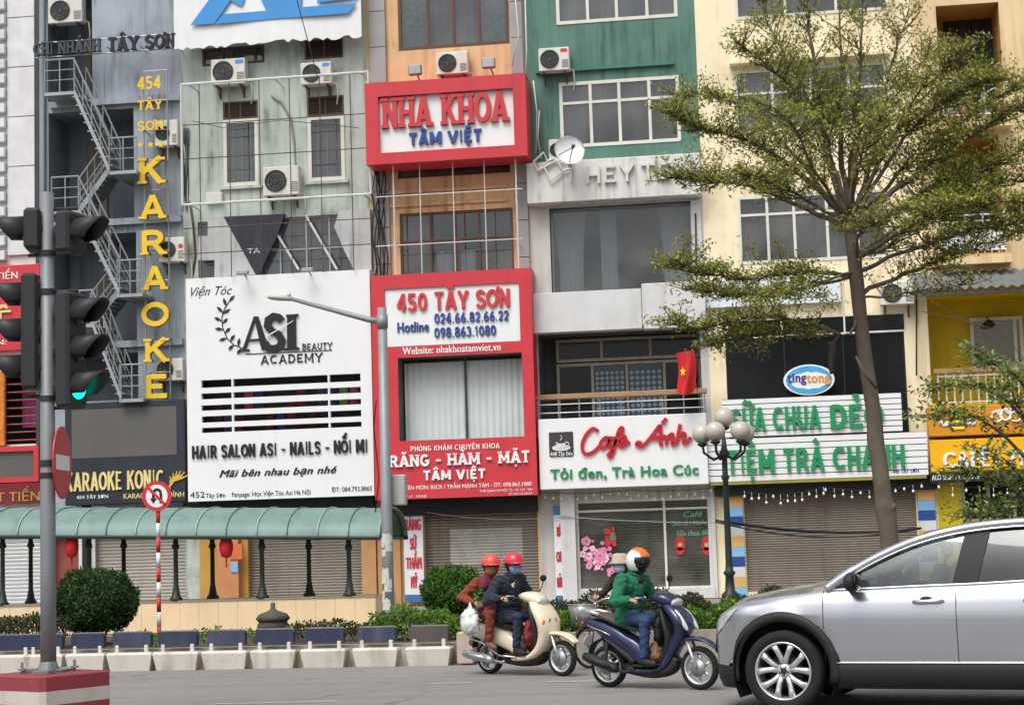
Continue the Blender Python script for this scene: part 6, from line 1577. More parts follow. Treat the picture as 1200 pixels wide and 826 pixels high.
LIMBS = [ # pixel polyline, start radius, depth change, leaf weight, spread (m)
 ([(995,262),(975,200),(960,120),(948,30),(945,-30)], 0.07, -0.4, 0.8), ([(996,255),(985,180),(986,90),(984,-30)], 0.065, 0.5, 0.7), ([(997,258),(1003,170),(1008,80),(1012,-20)], 0.065, -0.8, 0.8),
 ([(998,262),(1022,180),(1040,100),(1062,20)], 0.06, 0.9, 0.8), ([(995,250),(965,170),(920,95),(868,52)], 0.05, -0.9, 1.0), ([(1000,250),(1030,190),(1070,120),(1122,62)], 0.05, -1.0, 1.0),
 ([(993,258),(940,205),(880,165),(830,152),(786,134)], 0.06, -1.5, 1.35), ([(992,268),(930,238),(870,215),(820,212),(785,208)], 0.05, 0.3, 1.25), ([(990,262),(930,180),(860,120),(800,112)], 0.045, 1.6, 0.8),
 ([(1004,325),(950,318),(880,326),(825,320),(792,306)], 0.045, -0.8, 1.25), ([(985,392),(940,376),(880,372),(825,384),(790,380)], 0.035, -0.3, 1.15), ([(1008,372),(996,390),(985,392)], 0.04, -0.3, 0.0),
 ([(1000,262),(1060,215),(1120,170),(1180,132),(1240,108)], 0.06, -1.2, 1.2), ([(1000,268),(1060,240),(1110,208),(1170,190),(1225,160)], 0.05, 1.0, 1.1), ([(1003,305),(1050,275),(1100,250),(1150,238),(1200,236)], 0.05, -1.6, 1.2),
 ([(1006,345),(1050,325),(1100,305),(1150,288),(1215,262)], 0.045, 0.4, 1.0), ([(1002,300),(1040,290),(1080,250),(1110,235)], 0.035, 2.0, 0.9), ([(996,250),(1000,170),(1060,100),(1090,60)], 0.04, 2.2, 0.8),
 ([(996,258),(960,210),(930,150),(905,125)], 0.04, -2.4, 0.9), ([(998,258),(1000,215),(1010,180),(1030,140)], 0.04, -2.6, 0.8), ([(994,262),(945,235),(905,215),(880,205)], 0.035, -2.2, 0.9), ([(995,250),(950,120),(905,40),(880,-20)], 0.04, 1.2, 0.8), ([(1002,300),(1010,270),(1040,255),(1060,245)], 0.03, -2.8, 0.8),
 ([(1004,318),(1070,292),(1130,272),(1190,262),(1240,256)], 0.04, -1.4, 1.4), ([(1000,256),(1060,160),(1120,110),(1165,92)], 0.04, -1.6, 1.2), ([(1003,300),(1060,262),(1120,226),(1180,214),(1232,204)], 0.04, -0.6, 1.2), ([(1000,262),(1070,190),(1130,140),(1190,100)], 0.04, 0.3, 1.1), ([(985,392),(940,395),(890,392),(830,402)], 0.025, 0.5, 1.2), ([(1000,322),(940,338),(870,344),(815,338)], 0.03, 0.8, 1.2),
 ([(1003,318),(960,330),(920,345),(890,350)], 0.03, -1.9, 0.7), ([(1006,350),(1050,345),(1100,338),(1130,330)], 0.025, -1.0, 0.5)]
for pl, r0, dy, wt in LIMBS:
    n = len(pl); P_ = smooth([pt(x, y, dy*(i/(n-1))) for i, (x, y) in enumerate(pl)], 5); m_ = len(P_)
    P_ = [p+Vector((rgt.gauss(0, .015), rgt.gauss(0, .02), rgt.gauss(0, .015))) if 0 < i else p for i, p in enumerate(P_)]
    limb.path(P_, [max(0.008, r0*(1-0.88*i/(m_-1))) for i in range(m_)], 7)
    Ltot_ = sum((P_[i+1]-P_[i]).length for i in range(m_-1))
    nt = int(Ltot_*(23 if abs(pl[-1][0]-1000) > 100 else 17)*wt)
    for k in range(nt):
        u = 0.22+0.80*rgt.random()**0.85; u = min(u, 1.0); i = min(int(u*(m_-1)), m_-2); p = P_[i].lerp(P_[i+1], u*(m_-1)-i)
        dirl = (P_[i+1]-P_[i]).normalized(); a = rgt.uniform(0, 2*math.pi); up = 0.10 if abs(dirl.z) < 0.7 else 0.3
        d = (Vector((math.cos(a), math.sin(a), rgt.gauss(up, 0.22)))+dirl*0.7).normalized(); L_ = rgt.uniform(0.25, 0.85)*(1.15-0.45*u)
        q = [p, p+d*L_*0.5+Vector((0,0,-0.02)), p+d*L_+Vector((0,0,0.03))]
        twig.path(q, [0.011, 0.008, 0.004], 4, cap=False)
        nl = int(L_*rgt.uniform(40, 95))
        for _ in range(nl):
            v = rgt.random()**0.75; b_ = p.lerp(q[2], 0.15+0.9*v)
            b_ = b_+Vector((rgt.gauss(0, .075), rgt.gauss(0, .075), rgt.gauss(0.02, .04)))
            lv.use(rgt.choice((0,0,1,1,2,3))); leaf(lv, b_, rgt.uniform(0.04, 0.09), rgt, 0.7, 0.5)
limb.build('limb', m_bark, TR); twig.build('twigs', m_twig, TR); lv.build('crown', lf_olive, TR, fix=False)
print('leaves', len(lv.f))
mb = MB().use(0, True); mb.path(smooth([pt(974, 400, -0.4), pt(976, 410, -0.4), pt(974, 424, -0.4), pt(975, 438, -0.4)], 3), [0.045, 0.07, 0.06, 0.06, 0.06, 0.055, 0.05, 0.05, 0.04, 0.03], 9); mb.path([pt(985, 392, -0.3), pt(976, 402, -0.4)], 0.03, 7); mb.build('broken_stub', mat('dark_dead_wood', H('3f3530'), 0.9, var=0.2), TR)
mb = MB().use(0, True); mb.path([pt(1003, 417, -0.35), pt(1012, 437, -0.35), pt(1027, 455, -0.2)], [0.02, 0.028, 0.028], 7)
tag(mb.build('loose_stake', m_bark), 'pale broken stake wedged against the tree trunk above the oval sign', 'stake')
# neighbouring shrub tree, partly in the frame
YN = 26.5; rgn = random.Random(9)
TN = thing('young_tree', (at(1225, 730, YN).x, YN, 0.2), 'young tree with fresh pale green leaves overlapping the yellow cafe', 'tree')
lf_pale = [leafmat('pale_leaf', H('7c9150')), leafmat('pale_leaf_dark', H('566a35')), leafmat('pale_leaf_light', H('9cab68'))]
lb = MB().use(0, True); lv = MB()
trn = smooth([at(1228, 740, YN), at(1226, 640, YN), at(1220, 540, YN), at(1212, 440, YN)], 5); lb.path(trn, [0.09*(1-0.04*i) for i in range(len(trn))], 8)
NB = [([(1222,560),(1170,505),(1120,482),(1072,490)], -0.6), ([(1222,600),(1180,570),(1140,555),(1105,560)], 0.3), ([(1220,520),(1180,470),(1130,450),(1085,460)], 0.5), ([(1218,480),(1190,440),(1160,425),(1128,410)], -0.4), ([(1224,640),(1180,606),(1150,598),(1120,608)], -0.7), ([(1220,540),(1205,500),(1190,470),(1180,440)], -0.9), ([(1222,600),(1200,565),(1180,540),(1150,525)], -1.0), ([(1224,620),(1200,600),(1185,590),(1165,585)], 0.6)]
TW = MB().use(0, True)
for pl, dy in NB:
    n = len(pl); P_ = smooth([at(x, y, YN+dy*i/(n-1)) for i, (x, y) in enumerate(pl)], 5); m_ = len(P_)
    lb.path(P_, [max(0.006, 0.03*(1-0.85*i/(m_-1))) for i in range(m_)], 6)
    for k in range(34):
        u = 0.25+0.75*rgn.random(); i = min(int(u*(m_-1)), m_-2); p = P_[i].lerp(P_[i+1], u*(m_-1)-i)
        a = rgn.uniform(0, 6.28); d = Vector((math.cos(a), math.sin(a), rgn.gauss(0.05, 0.3))).normalized()*rgn.uniform(0.15, 0.42)
        TW.path([p, p+d], [0.006, 0.003], 4, cap=False)
        for _ in range(rgn.randrange(6, 15)):
            lv.use(rgn.randrange(3)); leaf(lv, p+d*rgn.uniform(0.3, 1.1)+Vector((rgn.gauss(0,.05), rgn.gauss(0,.05), rgn.gauss(0,.04))), rgn.uniform(0.07, 0.12), rgn, 0.6, 0.5)
for pl in ([(1215,440),(1170,390),(1110,372),(1080,365)], [(1218,460),(1150,412),(1115,395)], [(1216,450),(1160,395),(1090,352)]):
    TW.path(smooth([at(x, y, YN) for x, y in pl], 4), 0.008, 4)
lb.build('trunk', m_twig, TN); TW.build('twigs', m_twig, TN); lv.build('crown', lf_pale, TN, fix=False)
# potted plants on the upper balcony
for px, lb_, n, col in ((1110, 'bushy dark green potted plant in the corner of the upper balcony', 260, 0), (1130, 'small potted plant in a red pot on the upper balcony', 90, 1), (1155, 'tall thin stemmed potted plant against the dark balcony door', 150, 2)):
    p = at(px, 138, YF-0.1); z0_ = R1[2]+0.02
    t = thing('potted_plant', (p.x, p.y, z0_), lb_, 'potted plant', 'potted plants on the upper balcony')
    mb = MB().use(0, True); mb.lathe((p.x, p.y, z0_), (0,0,1), [(0, 0.13), (0.26, 0.19), (0.3, 0.19), (0.28, 0.16)], 14); mb.build('pot', (m_redlet if col == 1 else m_steelwhite), t)
    rg = random.Random(px); mb = MB(); tw = MB()
    hgt = (1.0, 0.7, 1.55)[col]
    for k in range(7): tw.tube((p.x+rg.uniform(-.05,.05), p.y, z0_+0.25), (p.x+rg.uniform(-.3,.3), p.y+rg.uniform(-.2,.2), z0_+hgt), 0.008, 4)
    for k in range(n):
        zz = hgt*(rg.uniform(0.35, 1.05) if col < 2 else rg.gauss(1.0, 0.1)); mb.use(rg.randrange(3)); leaf(mb, Vector((p.x+rg.gauss(0, .2), p.y+rg.gauss(0, .14), z0_+zz)), rg.uniform(0.08, 0.17), rg, 0.8)
    tw.build('stem', m_twig, t); mb.build('leaves', lf_hedge if col == 2 else lf_bush, t, fix=False)
# ================================================================== helpers for shaped bodies
def sp(mb, pts, e=2.5, n=18, y0=0.0, cap=True):
    """loft along a spine in the XZ plane; pts = (x, z, half width across, half depth normal to the spine)"""
    P_ = [Vector((p[0], 0, p[1])) for p in pts]; rings = []
    for i, p in enumerate(P_):
        d = (P_[min(i+1, len(P_)-1)]-P_[max(i-1, 0)]).normalized(); nrm = Vector((-d.z, 0, d.x)); w_, h_ = pts[i][2], pts[i][3]
        yo = pts[i][4] if len(pts[i]) > 4 else y0
        r_ = []
        for k in range(n):
            a = 2*math.pi*k/n; c, s_ = math.cos(a), math.sin(a)
            r_.append(p+Vector((0, yo+math.copysign(abs(c)**(2/e), c)*w_, 0))+nrm*(math.copysign(abs(s_)**(2/e), s_)*h_))
        rings.append(r_)
    return mb.loft(rings, cap)
def spn(pts, k=4):
    """smooth a spine list"""
    m_ = len(pts[0]); out = []
    for i in range(len(pts)-1):
        a, b, c, d = (np.array(pts[j]) for j in (max(i-1,0), i, i+1, min(i+2, len(pts)-1)))
        for q in range(k):
            t = q/k; out.append(tuple(0.5*((2*b)+(c-a)*t+(2*a-5*b+4*c-d)*t*t+(3*b-a-3*c+d)*t**3)))
    return out+[tuple(pts[-1])]
def capsule(mb, a, b, ra, rb, n=14):
    a, b = Vector(a), Vector(b); L_ = (b-a).length
    if L_ < 1e-5: return mb.ell(a, ra, ra, ra, 12, 8)
    pr = [(-ra*math.cos(q), ra*math.sin(q)) for q in (0.15, 0.5, 0.9, 1.3)] + [(L_+rb*math.cos(q), rb*math.sin(q)) for q in (1.57, 1.2, 0.8, 0.4, 0.12)]
    return mb.lathe(a, b-a, pr, n)
def blob(name, m, parent, caps=(), ells=(), voxel=0.012, it=4, extra=None, wr=0.0):
    """one continuous skin grown round capsules and ellipsoids"""
    mb = MB()
    for c in caps: capsule(mb, *c)
    for e_ in ells: mb.ell(*e_)
    if extra: extra(mb)
    o = mb.build(name, m, parent)
    r_ = o.modifiers.new('r', 'REMESH'); r_.mode = 'VOXEL'; r_.voxel_size = voxel; r_.use_smooth_shade = True
    s_ = o.modifiers.new('s', 'SMOOTH'); s_.factor = 0.5; s_.iterations = it
    me = evalmesh(o); o.modifiers.clear(); old = o.data; o.data = me; bpy.data.meshes.remove(old)
    if wr:
        from mathutils import noise
        ns = [v.normal.copy() for v in me.vertices]
        for v, n_ in zip(me.vertices, ns):
            c_ = v.co; q = noise.noise(Vector((c_.x*13, c_.y*13, c_.z*22)))+0.5*noise.noise(Vector((c_.x*30+c_.z*18, c_.y*30, c_.z*24-c_.x*14)))
            v.co = c_+n_*(q*wr)
    me.polygons.foreach_set('use_smooth', [True]*len(me.polygons))
    return o
def shellcap(name, m, parent, c, r3, keep, th=0.012, n=32, k=20, rot=None):
    mb = MB().use(0, True); mb.ell((0,0,0), *r3, n, k)
    f2 = []
    for f in mb.f:
        q = sum((Vector(mb.v[i]) for i in f), Vector())/len(f)
        if keep(q.x/r3[0], q.y/r3[1], q.z/r3[2]): f2.append(f)
    mb.f = f2; mb.m = [0]*len(f2); mb.sm = [True]*len(f2)
    M4 = Matrix.Translation(Vector(c)) @ (rot.to_4x4() if rot else Matrix.Identity(4)); mb.xf(M4)
    used = sorted({i for f in f2 for i in f}); mp = {j: i for i, j in enumerate(used)}
    mb.v = [mb.v[j] for j in used]; mb.f = [tuple(mp[i] for i in f) for f in f2]
    o = mb.build(name, m, parent)
    s_ = o.modifiers.new('s', 'SOLIDIFY'); s_.thickness = th; s_.offset = 1.0
    me = evalmesh(o); o.modifiers.clear(); o.data = me
    return o
def part_empty(name, parent):
    o = bpy.data.objects.new(name, None); COL.objects.link(o); o.empty_display_size = 0.1; o.parent = parent; ORG[o.name] = Vector(ORG[parent.name]); return o
RIGHT = Vector((math.cos(R(8)), math.sin(R(8)), 0)); FWD = Vector((-math.sin(R(8)), math.cos(R(8)), 0))
def heading(ang):      # angle in the picture plan: 0 = to picture right, + = turning away from the viewer
    d = RIGHT*math.cos(R(ang))+FWD*math.sin(R(ang)); return math.atan2(d.y, d.x)

m_tyre = mat('tyre_rubber', H('1b1b1c'), 0.85, var=0.12, scale=8)
m_alloy = mat('alloy_rim', H('cfd1d3'), 0.28, 0.7, var=0.05)
m_chrome = mat('chrome_trim', H('d5d7da'), 0.15, 0.9, var=0.03)
m_plastic = mat('black_plastic', H('1e1f21'), 0.6, var=0.1, scale=6)
m_lampglass = mat('lamp_glass', H('c9cdd0'), 0.1, 0.3, var=0.1, scale=9, coat=0.6)
# ================================================================== silver car
YFW = ground(920, 832)
carz = heading(180-25)
car = thing('parked_car' if False else 'silver_car', (0, 0, 0), 'silver crossover car with black lower cladding cut off by the picture edge', 'car', local=True)
m_paint = mat('silver_paint', (0.47, 0.49, 0.54), 0.24, 0.8, var=0.02, spec=0.5, coat=0.8)
m_clad = mat('black_cladding', H('1d1e20'), 0.6, var=0.06, scale=5)
def lerpt(tab, x):
    if x >= tab[0][0]: return tab[0][1]
    for (a, va), (b, vb) in zip(tab, tab[1:]):
        if a >= x >= b:
            t = (a-x)/(a-b); t = t*t*(3-2*t)*0.35+t*0.65; return va+(vb-va)*t
    return tab[-1][1]
WT = [(0.95,0.38),(0.92,0.50),(0.85,0.64),(0.74,0.75),(0.58,0.85),(0.35,0.92),(0,0.945),(-0.5,0.955),(-2.9,0.96),(-3.5,0.94),(-3.95,0.86),(-4.12,0.70)]
SH = [(0.95,0.72),(0.88,0.80),(0.7,0.90),(0.4,0.99),(0.0,1.045),(-0.45,1.09),(-1.6,1.12),(-2.9,1.17),(-3.6,1.21),(-4.12,1.16)]
BC = [(0.95,0.76),(0.88,0.86),(0.7,0.96),(0.4,1.06),(0.0,1.13),(-0.35,1.18),(-0.6,1.20)]
XS = sorted({0.95,0.92,0.88,0.84,0.8,0.72,0.62,-4.12,-4.0,-3.8,-3.6} | {round(0.5-0.04*k, 3) for k in range(0, 28)} | {round(-0.55-0.2*k, 3) for k in range(9)} | {round(-2.36-0.04*k, 3) for k in range(0, 27)}, reverse=True)
def zlow(x):
    z = 0.42
    for xw in (0.0, -2.875):
        if abs(x-xw) < 0.52: z = max(z, 0.37+math.sqrt(0.52**2-(x-xw)**2))
    if x > 0.53: z = 0.40
    return z
def sec(x):
    w_, s_ = lerpt(WT, x), lerpt(SH, x); zl = zlow(x)
    pts = [(0.975, zl), (0.985, 0.47), (0.988, 0.55), (0.995, 0.66), (1.0, 0.78), (0.998, 0.88), (0.985, 0.96), (0.955, s_-0.035), (0.915, s_)]
    out = []; zp = zl-0.004
    for k, (f, z) in enumerate(pts):
        z = min(z, s_-0.04+0.005*k) if k < 7 else z
        z = max(z, zp+0.004); out.append((f*w_, z)); zp = z
    return out
def ysurf(x, z):
    s_ = sec(x)
    for (ya, za), (yb, zb) in zip(s_, s_[1:]):
        if za <= z <= zb: return ya+(yb-ya)*(z-za)/max(1e-6, zb-za)
    return s_[-1][0] if z > s_[-1][1] else s_[0][0]
mb = MB().use(0, True)
for sg in (1, -1):
    vs = [(x, sg*y, z) for x in XS for y, z in sec(x)]; n = 9
    mb.add(vs, [(i*n+j, (i+1)*n+j, (i+1)*n+j+1, i*n+j+1) for i in range(len(XS)-1) for j in range(n-1)])
xb = [x for x in XS if x >= -0.5]; vs = []; nb = 12
for x in xb:
    y_, z_ = sec(x)[-1]; zc = lerpt(BC, x)
    for k in range(nb+1):
        u = -1+2*k/nb; vs.append((x+0.0, y_*u, z_+(zc-z_)*(1-abs(u)**2.2)+0.012*(1-abs(abs(u)-0.62)/0.2 if abs(abs(u)-0.62) < 0.2 else 0)))
mb.add(vs, [(i*(nb+1)+j, (i+1)*(nb+1)+j, (i+1)*(nb+1)+j+1, i*(nb+1)+j+1) for i in range(len(xb)-1) for j in range(nb)])
# nose and tail faces
for X in (XS[0], XS[-1]):
    s_ = sec(X); k = len(s_); vs = []
    for f in (-1, -0.5, 0, 0.5, 1): vs += [(X+(0.05 if X > 0 else -0.05)*(1-f*f), y*f, z) for y, z in s_]
    mb.add(vs, [(i*k+j, (i+1)*k+j, (i+1)*k+j+1, i*k+j+1) for i in range(4) for j in range(k-1)])
body = mb.build('body', m_paint, car)
# cabin edge line: x, half width, z
ED = [(-0.42,0.865,1.085),(-0.62,0.83,1.22),(-0.9,0.79,1.37),(-1.25,0.74,1.51),(-1.65,0.70,1.60),(-2.1,0.675,1.64),(-2.6,0.66,1.64),(-3.1,0.655,1.60),(-3.55,0.66,1.50),(-3.85,0.69,1.36),(-4.03,0.74,1.2)]
ESM = smooth([Vector(p) for p in ED], 6)
def edge(x):
    for a, b in zip(ESM, ESM[1:]):
        if a.x >= x >= b.x: t = (a.x-x)/max(1e-6, a.x-b.x); return a.lerp(b, t)
    return ESM[0] if x > ESM[0].x else ESM[-1]
RC = [(-1.28,1.605),(-1.6,1.665),(-2.1,1.705),(-2.7,1.705),(-3.3,1.68),(-3.8,1.56),(-4.0,1.45)]
mb = MB().use(0, True); xs = [-1.28-0.085*k for k in range(33)]; vs = []
for x in xs:
    e_ = edge(x); zc = lerpt(RC, x)
    for k in range(13):
        u = -1+k/6; vs.append((x+0.03*(1-u*u), e_.y*u, e_.z+0.015+(zc-e_.z-0.015)*(1-abs(u)**2.4)))
mb.add(vs, [(i*13+j, (i+1)*13+j, (i+1)*13+j+1, i*13+j+1) for i in range(len(xs)-1) for j in range(12)])
for sg in (1, -1):
    mb.path([(p.x, p.y*sg, p.z+0.012) for p in ESM], [0.05 if i < 8 else 0.042 for i in range(len(ESM))], 8)
mb.build('roof', m_paint, car)
def tailrow(v):
    x = xs[-1]; e_ = edge(x); zc = lerpt(RC, x); s_ = sec(-4.12)[-1]; row = []
    for k in range(13):
        u = -1+k/6; a = Vector((x+0.03*(1-u*u), e_.y*u, e_.z+0.015+(zc-e_.z-0.015)*(1-abs(u)**2.4))); b = Vector((-4.12-0.05*(1-u*u), s_[0]*u, s_[1]))
        row.append(a.lerp(b, v)-Vector((0.05*math.sin(math.pi*v), 0, 0)))
    return row
for nm, v0, v1, mm_ in (('tailgate', 0.0, 0.18, m_paint), ('rear_window', 0.18, 0.85, mat('rear_glass_dark', H('17191b'), 0.1)), ('tailgate', 0.85, 1.0, m_paint)):
    rows = [tailrow(v0+(v1-v0)*j/5) for j in range(6)]; mt_ = MB().use(0, True)
    mt_.add([p for r_ in rows for p in r_], [(i*13+j, (i+1)*13+j, (i+1)*13+j+1, i*13+j+1) for i in range(5) for j in range(12)]); mt_.build(nm, mm_, car)
g_car = glassmat('car_glass', (0.36, 0.46, 0.46), 0.09, mx=0.4, dirt=0.05); g_priv = glassmat('privacy_glass', (0.10, 0.10, 0.11), 0.05, mx=0.3, dirt=0.03)
mb = MB().use(0, True); vs = []; nv = 8
for j in range(nv+1):
    t = j/nv; e_ = edge(-0.44-0.84*t)
    cx, cz = -0.42-0.83*t, 1.20+0.41*t
    for k in range(13):
        u = -1+k/6; q = 1-abs(u)**2; vs.append((e_.x+(cx+0.12*0+0.10*(1-t)-e_.x+0.02)*q, (e_.y-0.01)*u, e_.z+(cz-e_.z)*q))
mb.add(vs, [(i*13+j, (i+1)*13+j, (i+1)*13+j+1, i*13+j+1) for i in range(nv) for j in range(12)]); mb.build('windscreen', g_car, car)
def sideg(x, v, sg, off=0.0):
    s_ = sec(x)[-1]; xx = x-0.12*v; e_ = edge(xx)
    y = s_[0]+(e_.y-s_[0])*v+0.02*math.sin(math.pi*v)+off; return Vector((xx, sg*y, s_[1]+(e_.z-s_[1])*v))
def panel(name, x0, x1, m, sg, off, v0=0.0, v1=1.0):
    mb = MB().use(0, True); nx_, nv_ = 14, 6; vs = []
    for i in range(nx_+1):
        for j in range(nv_+1): vs.append(sideg(x0+(x1-x0)*i/nx_, v0+(v1-v0)*j/nv_, sg, off))
    mb.add(vs, [(i*(nv_+1)+j, (i+1)*(nv_+1)+j, (i+1)*(nv_+1)+j+1, i*(nv_+1)+j+1) for i in range(nx_) for j in range(nv_)])
    return mb.build(name, m, car, fix=False)
for sg in (1, -1):
    panel('quarter_trim', -0.44, -0.66, m_plastic, sg, -0.004); panel('side_window', -0.665, -1.56, g_car, sg, -0.012)
    panel('pillar_trim', -1.56, -1.78, m_plastic, sg, 0.0); panel('side_window', -1.78, -2.72, g_priv, sg, -0.012)
    panel('pillar_trim', -2.72, -2.84, m_plastic, sg, 0.0); panel('side_window', -2.84, -3.68, g_priv, sg, -0.012); panel('pillar_trim', -3.68, -4.12, m_paint, sg, 0.0)
    mb = MB().use(0, True); mb.path([(x, sg*(sec(x)[-1][0]+0.004), sec(x)[-1][1]+0.003) for x in [-0.45-0.1*k for k in range(33)]], 0.013, 6); mb.build('belt_trim', m_chrome, car)
    mb = MB().use(0, True); mb.path([(edge(x).x, sg*(edge(x).y+0.030), edge(x).z-0.022) for x in [-0.50-0.1*k for k in range(33)]], 0.011, 6); mb.build('window_trim', m_chrome, car)
    # black cladding below the doors and round the arches
    mb = MB().use(0, True); vs = []
    xs = [x for x in XS if -2.40 <= x <= -0.48]
    for x in xs:
        w_ = lerpt(WT, x); vs += [(x, sg*(w_*0.975+0.012), 0.435), (x, sg*(w_*0.975+0.022), 0.415), (x, sg*(w_*0.97+0.018), 0.30), (x, sg*(w_*0.93), 0.21), (x, sg*(w_*0.6), 0.19)]
    mb.add(vs, [(i*5+j, (i+1)*5+j, (i+1)*5+j+1, i*5+j+1) for i in range(len(xs)-1) for j in range(4)]); mb.build('sill_cladding', m_clad, car)
    mb = MB().use(0, True); mb.path([(x, sg*(lerpt(WT, x)*0.975+0.020), 0.445) for x in xs], 0.007, 5); mb.build('sill_trim', m_chrome, car)
    for xw in (0.0, -2.875):
        mb = MB().use(0, True); rings = []
        for k in range(25):
            a = R(-12+204*k/24); c, s_ = math.cos(a), math.sin(a); q = []
            for rr, oy in ((0.445, -0.08), (0.445, 0.012), (0.485, 0.02), (0.53, 0.014), (0.54, -0.03)):
                x, z = xw+rr*c, 0.37+rr*s_; q.append((x, sg*(lerpt(WT, x)*0.985+oy), max(z, 0.2)))
            rings.append(q)
        mb.loft(rings, True); mb.build('arch_cladding', m_clad, car)
        mb = MB().use(0, True); vs = []
        for a in range(-30, 211, 15):
            for yy in (0.55, 0.93): vs.append((xw+0.49*math.cos(R(a)), sg*yy, 0.37+0.49*math.sin(R(a))))
        mb.add(vs, [(2*i, 2*i+2, 2*i+3, 2*i+1) for i in range(16)]); 
        mb.add([(xw+0.49*math.cos(R(a)), sg*0.56, max(0.21, 0.37+0.49*math.sin(R(a)))) for a in range(-18, 199, 9)], [tuple(range(25))]); mb.build('wheel_housing', m_plastic, car)
    # bumper cladding
    mb = MB().use(0, True); xs2 = [0.48, 0.55, 0.65, 0.75, 0.84, 0.90, 0.95]; vs = []
    for x in xs2:
        w_ = lerpt(WT, x)*0.98; vs += [(x, sg*(w_+0.005), 0.41), (x, sg*(w_+0.012), 0.39), (x, sg*(w_-0.01), 0.28), (x-0.03, sg*(w_-0.06), 0.2), (x-0.05, sg*w_*0.4, 0.19)]
    mb.add(vs, [(i*5+j, (i+1)*5+j, (i+1)*5+j+1, i*5+j+1) for i in range(len(xs2)-1) for j in range(4)]); mb.build('bumper_cladding', m_clad, car)
    # headlight: long wedge wrapped round the corner
    mb = MB().use(0, True); vs = []; nx_ = 10
    for i in range(nx_+1):
        x = 0.42+0.46*i/nx_; zt = lerpt(SH, x)-0.035; hgt = 0.012+0.095*min(1, i/6)
        for j in range(4): z = zt-hgt*j/3; vs.append((x, sg*(ysurf(x, z)+0.006), z))
    mb.add(vs, [(i*4+j, (i+1)*4+j, (i+1)*4+j+1, i*4+j+1) for i in range(nx_) for j in range(3)]); mb.build('headlight', m_lampglass, car)
    mb = MB().use(0, True)
    for x in (-0.40, -1.60, -2.55):
        mb.path([(x+(0.0 if x > -2 else -0.02), sg*(ysurf(x, z)+0.0005), z) for z in [0.44+0.065*k for k in range(11)]], 0.0045, 4)
    mb.path([(x, sg*(ysurf(x, 0.985)+0.0005), 0.985-0.02) for x in (-0.41, -0.42)], 0.004, 4); mb.build('door_seam', m_black, car)
    for x in (-1.36, -2.32):
        mb = MB().use(0, True); y = ysurf(x, 0.985); mb.path([(x+0.13, sg*(y+0.012), 0.978), (x+0.08, sg*(y+0.04), 0.982), (x-0.08, sg*(y+0.04), 0.986), (x-0.13, sg*(y+0.012), 0.988)], 0.018, 8); mb.build('door_handle', m_chrome, car)
        mb = MB().use(0, True); mb.ell((x+0.02, sg*(y-0.004), 1.0), 0.055, 0.012, 0.03, 12, 8); mb.build('handle_cup', m_plastic, car)
    mb = MB().use(0, True); mb.ell((-0.70, sg*1.04, 1.165), 0.07, 0.12, 0.088, 16, 12); mb.path([(-0.66, sg*0.90, 1.11), (-0.68, sg*0.99, 1.12)], 0.035, 8)
    mr = mb.build('wing_mirror', m_paint if sg < 0 else m_plastic, car)
    mb = MB().use(0, True); mb.ell((-0.755, sg*1.04, 1.165), 0.02, 0.105, 0.075, 16, 10); mb.build('mirror_glass', mat('mirror_dark', H('2a2d30'), 0.05, 0.6), mr)
# front face
mb = MB().use(0, True); mb.loft([[(0.985, -0.42, 0.50), (0.985, 0.42, 0.50), (0.99, 0.36, 0.70), (0.99, -0.36, 0.70)], [(1.01, -0.38, 0.52), (1.01, 0.38, 0.52), (1.012, 0.33, 0.68), (1.012, -0.33, 0.68)]]); mb.build('grille', m_plastic, car)
MB().box(0.985, 1.02, -0.26, 0.26, 0.40, 0.47).build('number_plate', m_signwhite, car)
MB().box(-4.18, -4.13, -0.3, 0.3, 0.75, 0.9).build('number_plate', m_signwhite, car)
for sg in (1, -1): MB().chbox(-4.12, -4.0, sg*0.78-0.1, sg*0.78+0.1, 0.92, 1.14, 0.03).build('tail_light', m_redlet, car)
# underside, floor and interior
MB().box(-3.9, 0.8, -0.62, 0.62, 0.21, 0.40).build('underbody', m_plastic, car)
m_trimin = mat('cabin_grey', H('6e6f70'), 0.8, var=0.1); m_seat = mat('seat_grey', H('84837f'), 0.85, var=0.1)
MB().box(-3.9, -0.45, -0.80, 0.80, 0.42, 0.5).build('cabin_floor', m_trimin, car)
mb = MB()
for sg in (1, -1): mb.box(-3.9, -0.5, sg*0.81-0.03, sg*0.81+0.03, 0.5, 1.06)
mb.build('door_card', m_trimin, car)
mb = MB().use(0, True); mb.ell((-0.62, 0, 0.98), 0.34, 0.84, 0.17, 24, 12); mb.build('dashboard', m_trimin, car)
def seat(x, y, w_):
    st = part_empty('seat', car)
    mb = MB().use(0, True); sp(mb, spn([(x+0.25, 0.70, w_, 0.08, y), (x, 0.70, w_, 0.09, y), (x-0.2, 0.72, w_, 0.09, y)]), 3); mb.build('cushion', m_seat, st)
    mb = MB().use(0, True); sp(mb, spn([(x-0.18, 0.72, w_, 0.09, y), (x-0.28, 1.0, w_*0.98, 0.085, y), (x-0.38, 1.28, w_*0.7, 0.06, y)]), 3); mb.build('backrest', m_seat, st)
    mb = MB().use(0, True); mb.ell((x-0.42, y, 1.44), 0.05, 0.14, 0.09, 16, 10); mb.tube((x-0.39, y-0.05, 1.26), (x-0.41, y-0.05, 1.42), 0.008, 6); mb.tube((x-0.39, y+0.05, 1.26), (x-0.41, y+0.05, 1.42), 0.008, 6); mb.build('headrest', mat('headrest_dark', H('4b4c4d'), 0.8), st)
seat(-1.02, 0.40, 0.24); seat(-1.02, -0.40, 0.24); seat(-2.25, 0.40, 0.3); seat(-2.25, -0.40, 0.3)
